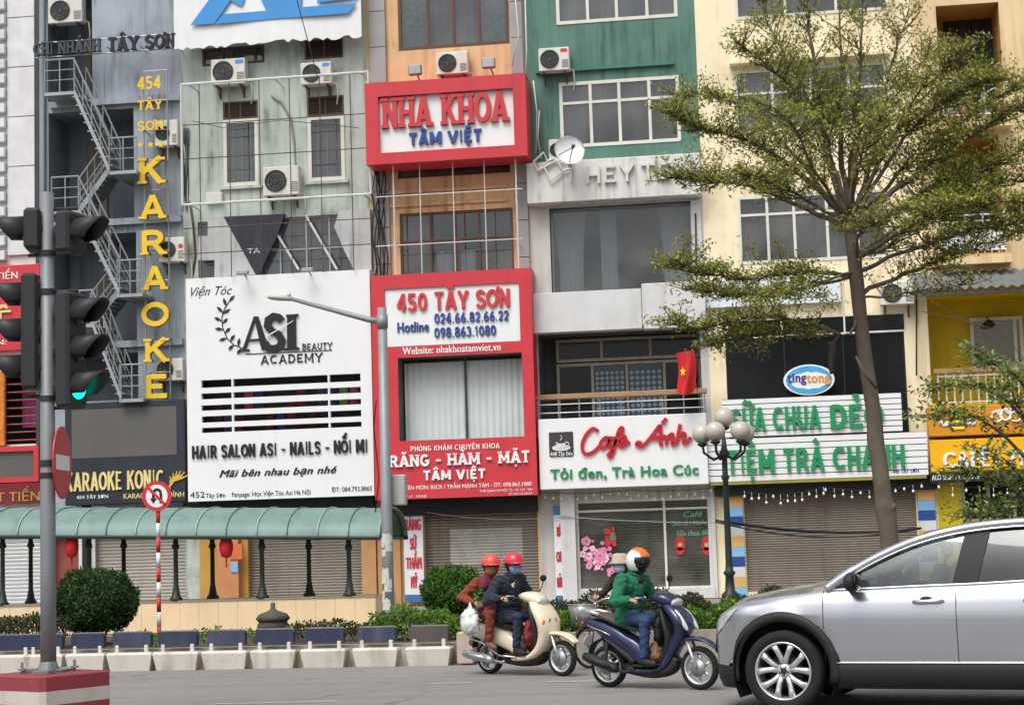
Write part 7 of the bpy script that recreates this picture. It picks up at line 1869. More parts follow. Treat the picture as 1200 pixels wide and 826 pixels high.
mb = MB().use(0, True); mb.torus((-0.88, 0.40, 1.05), (0.9, 0, -0.42), 0.185, 0.016, 28, 8); mb.tube((-0.88, 0.40, 1.05), (-0.62, 0.40, 0.93), 0.025, 8)
for a in (0, 120, 240): d = Vector((0.42*math.cos(R(a)), math.sin(R(a)), 0.9*math.cos(R(a)))); mb.tube((-0.88, 0.40, 1.05), Vector((-0.88, 0.40, 1.05))+d.normalized()*0.18, 0.014, 6)
mb.build('steering_wheel', m_plastic, car)
def carwheel(x, sg):
    wh = part_empty('wheel', car); y = sg*0.83; ax = Vector((0, sg, 0)); c = Vector((x, y, 0.368))
    mb = MB().use(0, True); mb.lathe(c, ax, [(-0.11, 0.27), (-0.12, 0.31), (-0.115, 0.345), (-0.095, 0.364), (-0.05, 0.368), (0.05, 0.368), (0.095, 0.364), (0.118, 0.345), (0.124, 0.31), (0.115, 0.272), (0.10, 0.262), (-0.1, 0.262)], 48, False); mb.build('tyre', m_tyre, wh)
    mb = MB().use(0, True); mb.lathe(c, ax, [(0.105, 0.268), (0.115, 0.262), (0.11, 0.250), (0.05, 0.240), (-0.10, 0.236)], 48, False)
    mb.lathe(c, ax, [(0.02, 0.075), (0.07, 0.072), (0.085, 0.05), (0.088, 0.01)], 20)
    for k in range(5):
        for o_ in (-1, 1):
            a0, a1 = R(72*k+90+o_*9), R(72*k+90+o_*17)
            pts = [(0.05, a0, 0.03), (0.12, a0*0.6+a1*0.4, 0.029), (0.19, a1, 0.031), (0.248, a1+o_*R(3), 0.042)]
            rings = []
            for r_, a, hw in pts:
                d = Vector((math.cos(a), 0, math.sin(a))); t_ = Vector((-math.sin(a), 0, math.cos(a))); dep = 0.07+0.035*(r_/0.25)
                rings.append([c+d*r_-t_*hw+ax*(dep-0.03), c+d*r_+t_*hw+ax*(dep-0.03), c+d*r_+t_*hw*0.6+ax*dep, c+d*r_-t_*hw*0.6+ax*dep])
            mb.loft(rings)
    mb.build('rim', m_alloy, wh)
    mb = MB().use(0, True); mb.lathe(c, ax, [(-0.02, 0.16), (0.0, 0.16), (0.01, 0.07)], 28); mb.build('brake_disc', m_steeldark, wh)
    mb = MB()
    for k in range(5): a = R(72*k+50); mb.tube(c+Vector((0.04*math.cos(a), 0, 0.04*math.sin(a)))+ax*0.08, c+Vector((0.04*math.cos(a), 0, 0.04*math.sin(a)))+ax*0.092, 0.009, 6)
    mb.lathe(c, ax, [(0.086, 0.03), (0.092, 0.028)], 16); mb.build('hub_cap', m_plastic, wh)
    mb = MB().use(0, True); mb.lathe(c, ax, [(-0.09, 0.262), (-0.085, 0.02)], 32); mb.build('inner_wheel', m_plastic, wh)
for x in (0.0, -2.875):
    for sg in (1, -1): carwheel(x, sg)
for o_ in car.children_recursive:
    if o_.type == 'MESH':
        for v in o_.data.vertices:
            if v.co.x > 0.45: v.co.x = 0.45+(v.co.x-0.45)*0.68
car.rotation_euler = (0, 0, carz)
off = Matrix.Rotation(carz, 3, 'Z') @ Vector((0, 0.93, 0))
car.location = Vector((YFW.x, YFW.y, -0.014))-off

# ================================================================== scooters
def bikewheel(parent, x, Rr, tw, nsp, name='wheel'):
    wh = part_empty('wheel', parent); c = Vector((x, 0, Rr)); ax = Vector((0, 1, 0)); ri = Rr*0.72
    mb = MB().use(0, True); mb.torus(c, ax, (Rr+ri)/2, (Rr-ri)/2, 36, 12, tw/(Rr-ri)*1.0); mb.build('tyre', m_tyre, wh)
    mb = MB().use(0, True); mb.lathe(c, ax, [(-tw*0.42, ri+0.008), (-tw*0.4, ri-0.012), (0, ri-0.02), (tw*0.4, ri-0.012), (tw*0.42, ri+0.008)], 36, False)
    mb.lathe(c, ax, [(-0.05, 0.03), (-0.045, 0.045), (0.045, 0.045), (0.05, 0.03)], 16)
    for k in range(nsp):
        a = 2*math.pi*k/nsp+0.3; d = Vector((math.cos(a), 0, math.sin(a))); t_ = Vector((-math.sin(a), 0, math.cos(a)))
        mb.loft([[c+d*0.04-t_*0.018-ax*0.02, c+d*0.04+t_*0.018-ax*0.02, c+d*0.04+t_*0.018+ax*0.02, c+d*0.04-t_*0.018+ax*0.02], [c+d*(ri-0.008)-t_*0.012+t_*0.03-ax*0.014, c+d*(ri-0.008)+t_*0.042-ax*0.014, c+d*(ri-0.008)+t_*0.042+ax*0.014, c+d*(ri-0.008)+t_*0.018+ax*0.014]])
    mb.build('rim', m_alloy, wh)
    mb = MB().use(0, True); mb.lathe(c, ax, [(-0.055, 0.10), (-0.05, 0.10)], 24); mb.build('brake_disc', m_steel, wh)
    return wh
def scooter(name, label, paint, seatm, spec, plate=True):
    S = thing(name, (0, 0, 0), label, 'scooter', 'scooters on the road', local=True)
    Rf, Rb, wb = spec['Rf'], spec['Rb'], spec['wb']; xf, xr = wb/2, -wb/2
    bikewheel(S, xf, Rf, 0.085, spec['sp']); bikewheel(S, xr, Rb, 0.095, spec['sp'])
    for key, nm, m in (('shield', 'leg_shield', paint), ('tail', 'rear_body', paint), ('seat', 'seat', seatm), ('floor', 'floor_board', m_plastic), ('head', 'handlebar_cowl', paint), ('fend', 'front_fender', paint), ('inner', 'inner_shield', m_plastic), ('belly', 'under_cover', m_plastic), ('spine2', 'floor_side', paint)):
        if key in spec:
            mb = MB().use(0, True)
            for sub in (spec[key] if isinstance(spec[key][0], list) else [spec[key]]): sp(mb, spn(sub), 2.6)
            mb.build(nm, m, S)
    # fork, steering stem
    mb = MB().use(0, True)
    for sg in (-1, 1): mb.path([(xf, sg*0.075, Rf), (xf-0.05, sg*0.075, Rf+0.13), (xf-0.13, sg*0.06, Rf+0.32)], 0.019, 8)
    mb.build('fork', m_alloy if spec.get('fork') else m_steel, S)
    # engine, swing arm, exhaust
    mb = MB().use(0, True); sp(mb, spn([(xr-0.05, Rb, 0.06, 0.06, 0.11), (xr+0.15, Rb+0.03, 0.06, 0.10, 0.12), (xr+0.42, Rb+0.06, 0.09, 0.09, 0.05), (xr+0.55, Rb+0.08, 0.1, 0.06, 0.0)])); mb.build('engine', m_plastic, S)
    mb = MB().use(0, True); e0, e1 = spec['ex']; mb.path([e0, Vector(e0).lerp(Vector(e1), 0.1), Vector(e0).lerp(Vector(e1), 0.8), e1], [0.035, 0.055, 0.062, 0.045], 16); mb.path([e0, (xr+0.3, -0.12, Rb-0.06), (xr+0.5, -0.05, Rb)], 0.02, 8)
    mb.build('exhaust', spec['exm'], S)
    mb = MB().use(0, True); q0, q1 = Vector(e0)+Vector((0, -0.055, 0.015)), Vector(e1)+Vector((0, -0.062, 0.015)); sp_ = [q0.lerp(q1, t) for t in (0.15, 0.5, 0.85)]; mb.path(sp_, [0.02, 0.03, 0.02], 8); mb.build('heat_shield', spec.get('shm', m_plastic), S)
    mb = MB()
    for sg in (-1, 1): mb.tube((xr, sg*0.09, Rb), (xr+0.06, sg*0.11, Rb+0.33), 0.022, 8)
    mb.build('shock_absorber', m_steeldark, S)
    mb = MB().use(0, True); sp(mb, spn([(xr-0.27, Rb+0.12, 0.06, 0.012), (xr-0.2, Rb+0.26, 0.07, 0.012), (xr-0.05, Rb+0.33, 0.07, 0.012)])); mb.build('rear_mudguard', m_plastic, S)
    # handlebar, grips, mirrors, lamps
    hx, hz = spec['bar']
    mb = MB().use(0, True); mb.path([(hx-0.13, -0.33, hz-0.01), (hx-0.05, -0.2, hz), (hx, 0, hz-0.01), (hx-0.05, 0.2, hz), (hx-0.13, 0.33, hz-0.01)], 0.013, 8); mb.build('handlebar', m_steeldark, S)
    for sg in (-1, 1):
        mb = MB().use(0, True); mb.tube((hx-0.14, sg*0.35, hz-0.011), (hx-0.075, sg*0.235, hz-0.002), 0.018, 10); mb.build('grip', m_plastic, S)
        mb = MB().use(0, True); mb.path([(hx-0.06, sg*0.25, hz+0.02), (hx+0.0, sg*0.27, hz+0.03), (hx-0.07, sg*0.36, hz+0.03)], 0.007, 6); mb.build('brake_lever', m_alloy, S)
        mr = MB().use(0, True); mr.path([(hx-0.02, sg*0.17, hz+0.01), (hx+0.02, sg*0.24, hz+0.12), (hx-0.0, sg*0.30, hz+0.20)], 0.007, 6)
        mr.ell((hx-0.01, sg*0.31, hz+0.235), 0.02, 0.062, 0.045, 16, 10); mr.build('mirror', m_plastic, S)
    for nm, c, r3, m, rot in spec['lamps']:
        mb = MB().use(0, True); mb.ell(c, *r3, 18, 12, Matrix.Rotation(R(rot), 3, 'Y')); mb.build(nm, m, S)
    for nm, poly, yy, m in spec.get('deco', []):
        mb = MB().use(0, True)
        for sg in (-1, 1): mb.path([(x, sg*y, z) for x, y, z in poly], yy, 6)
        mb.build(nm, m, S)
    return S
m_cream = mat('cream_paint', H('d9cdb4'), 0.3, var=0.03, coat=0.5)
m_navyp = mat('navy_paint', H('232c4f'), 0.28, 0.2, var=0.04, coat=0.6)
m_seatb = mat('black_vinyl', H('2d2c2c'), 0.55, var=0.08, scale=6); m_seatbr = mat('brown_vinyl', H('4d463f'), 0.6, var=0.08, scale=6)
m_exs = mat('exhaust_silver', H('b5b5b3'), 0.35, 0.6, var=0.1); m_amber = mat('amber_lamp', H('d8803a'), 0.25); m_redlamp = mat('red_lamp', H('b02530'), 0.2)
cream = scooter('motor_scooter', 'cream scooter with silver exhaust carrying two people in red helmets', m_cream, m_seatb, dict(
    Rf=0.225, Rb=0.22, wb=1.24, sp=5, fork=True,
    shield=[(0.20,0.93,0.13,0.05),(0.30,0.84,0.19,0.075),(0.40,0.68,0.20,0.085),(0.40,0.50,0.17,0.085),(0.32,0.34,0.16,0.07),(0.16,0.235,0.17,0.045),(-0.1,0.21,0.17,0.04)],
    inner=[(0.14,0.90,0.10,0.03),(0.22,0.78,0.16,0.04),(0.28,0.6,0.17,0.04),(0.28,0.42,0.15,0.04),(0.2,0.3,0.13,0.03)],
    tail=[(-0.94,0.60,0.05,0.04),(-0.84,0.575,0.11,0.10),(-0.62,0.54,0.135,0.13),(-0.36,0.48,0.15,0.13),(-0.18,0.40,0.14,0.12),(-0.08,0.30,0.13,0.07)],
    seat=[(-0.82,0.70,0.09,0.03),(-0.70,0.70,0.125,0.045),(-0.45,0.68,0.135,0.05),(-0.3,0.63,0.14,0.05),(-0.16,0.62,0.12,0.045),(-0.07,0.60,0.08,0.03)],
    floor=[(-0.25,0.265,0.17,0.02),(0.0,0.262,0.17,0.02),(0.22,0.29,0.15,0.02)],
    belly=[(-0.3,0.2,0.12,0.06),(0.0,0.16,0.13,0.05),(0.25,0.2,0.11,0.06),(0.36,0.32,0.09,0.05)],
    head=[(-0.02,0.985,0.10,0.04),(0.08,1.0,0.15,0.06),(0.2,0.975,0.15,0.075),(0.30,0.92,0.11,0.06),(0.34,0.89,0.06,0.03)],
    fend=[(0.36,0.45,0.06,0.015),(0.45,0.52,0.085,0.025),(0.58,0.535,0.09,0.025),(0.73,0.505,0.085,0.02),(0.87,0.42,0.06,0.012)],
    ex=((-0.42,-0.16,0.19), (-0.93,-0.17,0.27)), exm=m_exs, shm=m_chrome, bar=(0.08, 0.985),
    lamps=[('headlight', (0.325,0,0.93), (0.035,0.11,0.055), m_lampglass, 25), ('turn_signal', (0.44,-0.15,0.66), (0.03,0.03,0.06), m_amber, 20), ('turn_signal', (0.44,0.15,0.66), (0.03,0.03,0.06), m_amber, 20), ('tail_light', (-0.93,0,0.57), (0.04,0.09,0.04), m_redlamp, 0), ('number_plate', (-0.93,0,0.42), (0.008,0.09,0.07), m_signwhite, 10)],
    deco=[('side_trim', [(-0.9,0.10,0.46),(-0.6,0.15,0.40),(-0.3,0.17,0.25),(0.0,0.18,0.235)], 0.012, m_chrome), ('grab_rail', [(-0.62,0.14,0.70),(-0.8,0.12,0.74),(-0.92,0.03,0.75)], 0.012, m_chrome), ('shield_slot', [(0.485,0.05,0.72),(0.475,0.09,0.655)], 0.008, m_plastic)]))
navy = scooter('motor_scooter', 'dark navy scooter with white light strips and black exhaust', m_navyp, m_seatbr, dict(
    Rf=0.25, Rb=0.25, wb=1.26, sp=6, fork=True,
    shield=[(0.20,0.99,0.10,0.05),(0.33,0.90,0.16,0.07),(0.44,0.77,0.18,0.085),(0.41,0.63,0.14,0.08),(0.31,0.49,0.12,0.07),(0.24,0.35,0.12,0.06),(0.16,0.25,0.14,0.045),(0.05,0.215,0.15,0.035),(-0.2,0.21,0.15,0.035)],
    inner=[(0.15,0.95,0.08,0.03),(0.22,0.8,0.14,0.04),(0.27,0.6,0.14,0.05),(0.23,0.42,0.12,0.05),(0.15,0.3,0.12,0.03)],
    tail=[(-0.96,0.80,0.05,0.03),(-0.85,0.77,0.10,0.06),(-0.62,0.68,0.13,0.10),(-0.40,0.57,0.145,0.12),(-0.2,0.44,0.13,0.13),(-0.08,0.31,0.12,0.09)],
    seat=[(-0.80,0.865,0.10,0.025),(-0.62,0.835,0.13,0.045),(-0.42,0.765,0.14,0.05),(-0.25,0.71,0.12,0.045),(-0.12,0.68,0.08,0.03)],
    floor=[(-0.22,0.27,0.155,0.02),(0.0,0.265,0.155,0.02),(0.16,0.29,0.14,0.02)],
    belly=[(-0.35,0.24,0.11,0.07),(0.0,0.17,0.12,0.05),(0.25,0.23,0.1,0.06),(0.34,0.36,0.08,0.05)],
    head=[(0.0,1.03,0.08,0.04),(0.1,1.06,0.14,0.06),(0.22,1.04,0.15,0.075),(0.32,0.99,0.11,0.06),(0.37,0.95,0.05,0.03)],
    fend=[(0.36,0.47,0.05,0.015),(0.46,0.56,0.085,0.03),(0.60,0.585,0.09,0.03),(0.76,0.55,0.08,0.02),(0.90,0.45,0.05,0.012)],
    ex=((-0.40,-0.16,0.22), (-0.86,-0.19,0.38)), exm=m_plastic, shm=m_seatb, bar=(0.08, 1.035),
    lamps=[('headlight', (0.355,0,0.99), (0.04,0.115,0.06), m_lampglass, 25), ('light_strip', (0.475,-0.115,0.80), (0.035,0.03,0.15), m_lampglass, -35), ('light_strip', (0.475,0.115,0.80), (0.035,0.03,0.15), m_lampglass, -35), ('tail_light', (-0.95,0,0.76), (0.04,0.09,0.03), m_redlamp, 0), ('number_plate', (-0.93,0,0.55), (0.008,0.09,0.07), m_signwhite, 15)],
    deco=[('grab_rail', [(-0.66,0.125,0.865),(-0.82,0.115,0.90),(-0.97,0.05,0.90)], 0.022, m_alloy), ('side_trim', [(-0.85,0.10,0.73),(-0.6,0.142,0.66),(-0.5,0.15,0.62)], 0.008, m_alloy)]))
mb = MB().use(0, True); sp(mb, spn([(-0.62,0.60,0.135,0.02,0),(-0.35,0.42,0.15,0.05,0),(-0.2,0.3,0.13,0.05,0)])); mb.build('side_cover', m_plastic, navy)
def place(S, pa, pb, ang, k):
    a, b = ground(*pa), ground(*pb); c = (a+b)/2; S.location = (c.x, c.y, -0.014); S.rotation_euler = (0, 0, heading(ang)); S.scale = (k, k, k); return Matrix.Translation(S.location) @ Matrix.Rotation(S.rotation_euler.z, 4, 'Z') @ Matrix.Scale(k, 4)
MC = place(cream, (574, 787.5), (661, 790.5), -42, 0.95)
MN = place(navy, (717, 803), (819, 806.5), -37, 0.92)

# ================================================================== people
m_skin = mat('skin', H('b58a70'), 0.6, var=0.06, scale=20); m_hair = mat('hair_black', H('1f1b19'), 0.6)
m_shoe = mat('shoe_black', H('232222'), 0.5)
def cloth(name, col): return mat(name, col, 0.9, var=0.14, scale=7, fine=0.15, bump=0.5, bscale=16)
def mid(a, b, t=0.5): return Vector(a).lerp(Vector(b), t)
def person(M4, label, J, top, legs, shoe=m_shoe, female=False, voxel=0.011, puffy=0.0):
    """J: joints in the frame of M4; sides L and R (y + and -)"""
    t = thing('person', (0, 0, 0), label, 'person', local=True); t.matrix_world = M4
    J = {k: Vector(v) for k, v in J.items()}
    hip, chest, neck, head = J['hip'], J['chest'], J['neck'], J['head']; hw = 0.085; sw = 0.16 if female else 0.18
    Y = Vector((0, 1, 0)); fdir = J.get('face', Vector((1, 0, 0))).normalized(); side = Vector((-fdir.y, fdir.x, 0)).normalized()
    caps = [(hip, mid(hip, chest), 0.10, 0.10), (mid(hip, chest), chest, 0.10, 0.11), (chest, neck, 0.07, 0.052), (neck, head-Vector((0,0,0.05)), 0.052, 0.055), (chest-Y*sw*0.8, chest+Y*sw*0.8, 0.06, 0.06), (hip-Y*hw, hip+Y*hw, 0.1, 0.1)]
    ells = [(head+Vector((0,0,0.015))-fdir*0.008, 0.092, 0.078, 0.105, 16, 12), (head+fdir*0.02+Vector((0,0,-0.065)), 0.06, 0.055, 0.055, 14, 10)]
    caps += [(head+fdir*0.082+Vector((0,0,0.012)), head+fdir*0.102+Vector((0,0,-0.018)), 0.010, 0.014)]
    for s_ in (-1, 1): ells.append((head+side*s_*0.077+Vector((0,0,-0.005))-fdir*0.012, 0.02, 0.012, 0.032, 10, 8))
    hands = []
    for S_, sg in (('L', 1), ('R', -1)):
        sh, el, wr = J['sh'+S_], J['el'+S_], J['wr'+S_]; kn, an, toe = J['kn'+S_], J['an'+S_], J['toe'+S_]
        caps += [(sh, el, 0.043, 0.037), (el, wr, 0.036, 0.026), (chest+Y*sg*sw*0.8, sh, 0.055, 0.045), (hip+Y*sg*hw, kn, 0.07, 0.048), (kn, an, 0.046, 0.034), (an-Vector((0,0,0.035)), toe-Vector((0,0,0.035)), 0.03, 0.022)]
        grip = J.get('gr'+S_, wr+(wr-el).normalized()*0.09); pd = (grip-wr).normalized(); ac_ = J.get('gax'+S_, Y*sg); ac_ = (ac_-pd*ac_.dot(pd)).normalized(); up = pd.cross(ac_)
        if up.z < 0: up = -up
        kn0 = wr+pd*0.07
        caps += [(wr, kn0-ac_*0.022, 0.024, 0.016), (wr, kn0+ac_*0.022, 0.024, 0.016), (wr+pd*0.02, kn0, 0.024, 0.018)]
        for q, (o_, L_) in enumerate(((-0.032, 0.040), (-0.011, 0.046), (0.011, 0.043), (0.031, 0.034))):
            b0 = kn0+ac_*o_; b1 = b0+pd*L_*0.8-up*0.012; b2 = b1-up*L_*0.75; b3 = b2-pd*L_*0.5-up*0.006
            caps += [(b0, b1, 0.0105, 0.0095), (b1, b2, 0.0095, 0.009), (b2, b3, 0.009, 0.008)]
        th0 = wr+pd*0.025-ac_*0.03; th1 = th0-ac_*0.02+pd*0.03-up*0.02; caps += [(th0, th1, 0.013, 0.011), (th1, th1+pd*0.03-up*0.012+ac_*0.012, 0.011, 0.009)]
    blob('body', m_skin, t, caps, ells, 0.0075, 3)
    for s_ in (-1, 1):
        c = head+fdir*0.076+side*s_*0.032+Vector((0,0,0.018)); mb = MB().use(0, True); mb.ell(c, 0.012, 0.014, 0.008, 12, 8); mb.build('eye', m_signwhite, t)
        mb = MB().use(0, True); mb.ell(c+fdir*0.009, 0.006, 0.006, 0.006, 10, 6); mb.build('pupil', m_black, t)
    # jacket
    p = puffy; tc = [(hip+Vector((0,0,0.02)), mid(hip, chest), 0.135+p, 0.13+p), (mid(hip, chest), chest, 0.13+p, 0.135+p), (chest, neck-Vector((0,0,0.02)), 0.09+p, 0.07), (hip-Y*0.07+Vector((0,0,0.0)), hip+Y*0.07, 0.125+p*0.6, 0.125+p*0.6), (chest-Y*sw*0.75, chest+Y*sw*0.75, 0.10+p*0.7, 0.10+p*0.7), (mid(hip,chest)-Y*0.07, mid(hip,chest)+Y*0.07, 0.115+p, 0.115+p)]
    for S_, sg in (('L', 1), ('R', -1)):
        sh, el, wr = J['sh'+S_], J['el'+S_], J['wr'+S_]; e2 = el.lerp(wr, 0.92)
        tc += [(chest+Y*sg*sw*0.75, sh, 0.09+p*0.6, 0.075+p*0.7), (sh, el, 0.072+p*0.7, 0.058+p*0.6), (el, e2, 0.057+p*0.6, 0.043+p*0.3)]
    jk = blob('jacket', top, t, tc, (), voxel, 5, wr=0.014)
    col = MB().use(0, True); col.torus(neck+Vector((0,0,-0.01)), neck-chest, 0.068, 0.02, 20, 8); col.build('collar', top, t)
    lc = [(hip-Y*0.075, hip+Y*0.075, 0.115, 0.115)]
    for S_, sg in (('L', 1), ('R', -1)):
        kn, an = J['kn'+S_], J['an'+S_]; lc += [(hip+Y*sg*0.085, kn, 0.095, 0.072), (kn, kn.lerp(an, 0.95), 0.07, 0.056)]
    blob('trousers', legs, t, lc, (), voxel, 5, wr=0.012)
    for S_ in 'LR':
        an, toe = J['an'+S_], J['toe'+S_]; d = (toe-an); d.z *= 0.4
        blob('shoe', shoe, t, [(an-d*0.12+Vector((0,0,-0.045)), an+d*0.5+Vector((0,0,-0.05)), 0.042, 0.044), (an+d*0.5+Vector((0,0,-0.05)), toe+Vector((0,0,-0.03)), 0.044, 0.036), (an, an+Vector((0,0,-0.04)), 0.04, 0.042)], (), 0.009, 3)
    return t, J, fdir, side
def rotz_to(fdir): return Matrix.Rotation(math.atan2(fdir.y, fdir.x), 3, 'Z')
def half_helmet(t, J, fdir, m, brim=True):
    h = J['head']+Vector((0,0,0.03)); r_ = rotz_to(fdir)
    shellcap('helmet', m, t, h, (0.128, 0.112, 0.12), lambda x, y, z: z > -0.12-0.22*(x < -0.2), 0.014, rot=r_)
    if brim:
        mb = MB().use(0, True); rings = []
        for k in range(13):
            a = R(-75+150*k/12); c, s_ = math.cos(a), math.sin(a); q = []
            for rr, zz in ((0.95, 0.012), (1.0+0.42*max(0, c)**1.5, -0.012), (1.0+0.42*max(0, c)**1.5, -0.02), (0.95, 0.0)): q.append(h+r_ @ Vector((0.135*rr*c, 0.118*rr*s_, zz)))
            rings.append(q)
        mb.loft(rings); mb.build('helmet_brim', m, t)
    mb = MB().use(0, True)
    for s_ in (-1, 1): mb.path([h+r_ @ Vector((0.0, s_*0.108, -0.02)), h+r_ @ Vector((0.02, s_*0.085, -0.10)), h+r_ @ Vector((0.04, 0, -0.15))], 0.007, 5)
    mb.build('chin_strap', m_plastic, t)
    shellcap('hair', m_hair, t, h-Vector((0,0,0.02)), (0.108, 0.096, 0.125), lambda x, y, z: x < -0.05 and z < 0.1 and z > -0.75, 0.01, rot=r_)
def mask(t, J, fdir, m):
    shellcap('face_mask', m, t, J['head']+fdir*0.012+Vector((0,0,-0.052)), (0.097, 0.083, 0.075), lambda x, y, z: x > 0.05 and z < 0.62, 0.006, rot=rotz_to(fdir))
red_h = mat('helmet_red', H('c23440'), 0.3, var=0.05, coat=0.4); red_h2 = mat('helmet_coral', H('d04a3f'), 0.35, var=0.05, coat=0.3)
# rider of the cream scooter
J1 = dict(hip=(-0.28,0,0.76), chest=(-0.25,0,1.14), neck=(-0.20,0,1.29), head=(-0.165,0,1.41), face=(0.92,-0.12,-0.05),
  shL=(-0.24,0.20,1.20), shR=(-0.24,-0.20,1.20), elL=(-0.16,0.32,0.97), elR=(-0.22,-0.31,0.98), wrL=(-0.10,0.30,0.99), wrR=(-0.12,-0.31,0.985), grL=(0.0,0.29,1.0), grR=(-0.02,-0.29,0.99), gaxL=(-0.5,0.9,0), gaxR=(0.5,0.9,0),
  knL=(0.08,0.16,0.74), knR=(0.06,-0.19,0.74), anL=(0.0,0.13,0.36), anR=(-0.01,-0.16,0.36), toeL=(0.14,0.14,0.32), toeR=(0.13,-0.18,0.32))
for k, v in (('elL',(-0.2,0.34,0.98)),('elR',(-0.32,-0.33,0.97))): J1[k] = v
m_navyj = cloth('navy_puffer', H('2a3040')); m_denim = cloth('dark_denim', H('2b3348')); m_jean = cloth('blue_denim', H('2f4668'))
p1, J1, f1, s1 = person(MC, 'person in a navy padded jacket, red helmet and blue patterned mask steering the cream scooter', J1, m_navyj, m_denim, puffy=0.022)
half_helmet(p1, J1, f1, red_h); mask(p1, J1, f1, mat('mask_blue_print', H('7f93bd'), 0.8, var=0.5, scale=30))
mb = MB().use(0, True)
for z in (0.85, 0.92, 0.99, 1.06, 1.13): mb.torus((-0.265, 0, z), (0.05, 0, 1), 0.172, 0.006, 28, 5)
for x, y, z, r_ in ((-0.10,-0.09,1.13,0.032),): pass
mb.build('jacket_quilting', m_navyj, p1)
mb = MB().use(0, True); mb.ell((-0.26,-0.292,1.13), 0.035, 0.006, 0.03, 12, 8); mb.ell((-0.105,-0.08,1.15), 0.012, 0.03, 0.038, 12, 8); mb.build('jacket_badge', m_signwhite, p1)
# pillion
J2 = dict(hip=(-0.60,0.0,0.80), chest=(-0.62,0,1.15), neck=(-0.57,-0.01,1.28), head=(-0.535,-0.03,1.395), face=(0.85,-0.5,-0.1),
  shL=(-0.6,0.18,1.19), shR=(-0.64,-0.18,1.19), elL=(-0.5,0.30,1.0), elR=(-0.80,-0.34,1.0), wrL=(-0.36,0.24,0.95), wrR=(-0.58,-0.32,0.93), grR=(-0.50,-0.28,0.92), gaxR=(0,0.3,1),
  knL=(-0.26,0.25,0.80), knR=(-0.34,-0.27,0.80), anL=(-0.40,0.22,0.46), anR=(-0.42,-0.24,0.44), toeL=(-0.26,0.23,0.42), toeR=(-0.29,-0.27,0.39))
m_rustc = cloth('rust_knit', H('7d3a2c')); m_plum = cloth('plum_vest', H('6b2a4a'))
p2, J2, f2, s2 = person(MC, 'person in a rust brown sweater and plum vest riding pillion with a white bag', J2, m_rustc, cloth('rust_trousers', H('7a3d2e')), shoe=mat('sandal_tan', H('6d5347'), 0.6), female=True)
half_helmet(p2, J2, f2, red_h2); mask(p2, J2, f2, mat('mask_tan', H('a8694a'), 0.8))
blob('vest', m_plum, p2, [(J2['hip']+Vector((0,0,0.05)), mid(J2['hip'], J2['chest']), 0.145, 0.142), (mid(J2['hip'], J2['chest']), J2['chest']+Vector((0,0,0.02)), 0.142, 0.135), (J2['chest']-Vector((0,0.11,0)), J2['chest']+Vector((0,0.11,0)), 0.108, 0.108), (J2['hip']-Vector((0,0.07,-0.03)), J2['hip']+Vector((0,0.07,0.03)), 0.13, 0.13)], (), 0.011, 4)
mb = MB().use(0, True); mb.ell(J2['head']+f2*0.08+Vector((0,0,0.035)), 0.035, 0.075, 0.022, 16, 8, rotz_to(f2)); mb.build('helmet_visor', m_plastic, p2)
def bag(M4, c, r3, m, label, seed, handle=True):
    t = thing('bag', (0, 0, 0), label, 'bag', local=True); t.matrix_world = M4; rg = random.Random(seed); c = Vector(c); mb = MB().use(0, True)
    mb.ell(c, *r3, 18, 14)
    mb.v = [tuple(Vector(v)+Vector((rg.gauss(0,.012), rg.gauss(0,.012), rg.gauss(0,.012)))+Vector((0,0,0.05*max(0,(v[2]-c.z)/r3[2])**2))) for v in mb.v]; mb.build('sack', m, t)
    if handle:
        mb = MB().use(0, True); mb.path([c+Vector((-0.03,0,r3[2]*0.8)), c+Vector((0.01,0,r3[2]+0.11)), c+Vector((0.05,0,r3[2]*0.8))], [0.03, 0.014, 0.03], 7); mb.build('handle', m, t)
    return t
m_bagw = mat('plastic_bag_white', H('dedfe0'), 0.4, var=0.08, scale=10)
bag(MC, (-0.62,-0.37,0.67), (0.15,0.09,0.15), m_bagw, 'crumpled white plastic bag hanging from the hand of the pillion rider', 2)
bag(MC, (0.12,-0.02,0.50), (0.08,0.12,0.17), mat('bag_red', H('7d2a26'), 0.7, var=0.15), 'dark red bag hanging inside the cream leg shield', 3, False)
t = thing('vegetables', (0,0,0), 'bunch of green leaves held by the pillion rider', 'vegetables', local=True); t.matrix_world = MC
mb = MB(); rg = random.Random(8)
for k in range(60): mb.use(rg.randrange(3)); leaf(mb, Vector((-0.52+rg.gauss(0,.035), -0.27+rg.gauss(0,.03), 1.0+rg.gauss(0,.06))), 0.08, rg, 1.0)
mb.build('leaves', lf_bush, t, fix=False)
# rider of the navy scooter
J3 = dict(hip=(-0.32,0,0.84), chest=(-0.27,0,1.20), neck=(-0.21,0,1.35), head=(-0.165,0,1.47), face=(0.95,-0.15,-0.05),
  shL=(-0.25,0.21,1.26), shR=(-0.26,-0.21,1.26), elL=(-0.12,0.34,1.02), elR=(-0.20,-0.36,1.02), wrL=(-0.09,0.31,1.045), wrR=(-0.11,-0.32,1.04), grL=(0.0,0.29,1.05), grR=(-0.02,-0.29,1.045), gaxL=(-0.5,0.9,0), gaxR=(0.5,0.9,0),
  knL=(0.05,0.17,0.80), knR=(0.04,-0.21,0.80), anL=(0.0,0.13,0.37), anR=(-0.02,-0.17,0.37), toeL=(0.14,0.14,0.33), toeR=(0.13,-0.19,0.33))
J3['elR'] = (-0.27, -0.36, 1.03); J3['elL'] = (-0.2, 0.36, 1.03)
m_greenj = cloth('green_jacket', H('1f6b4d'))
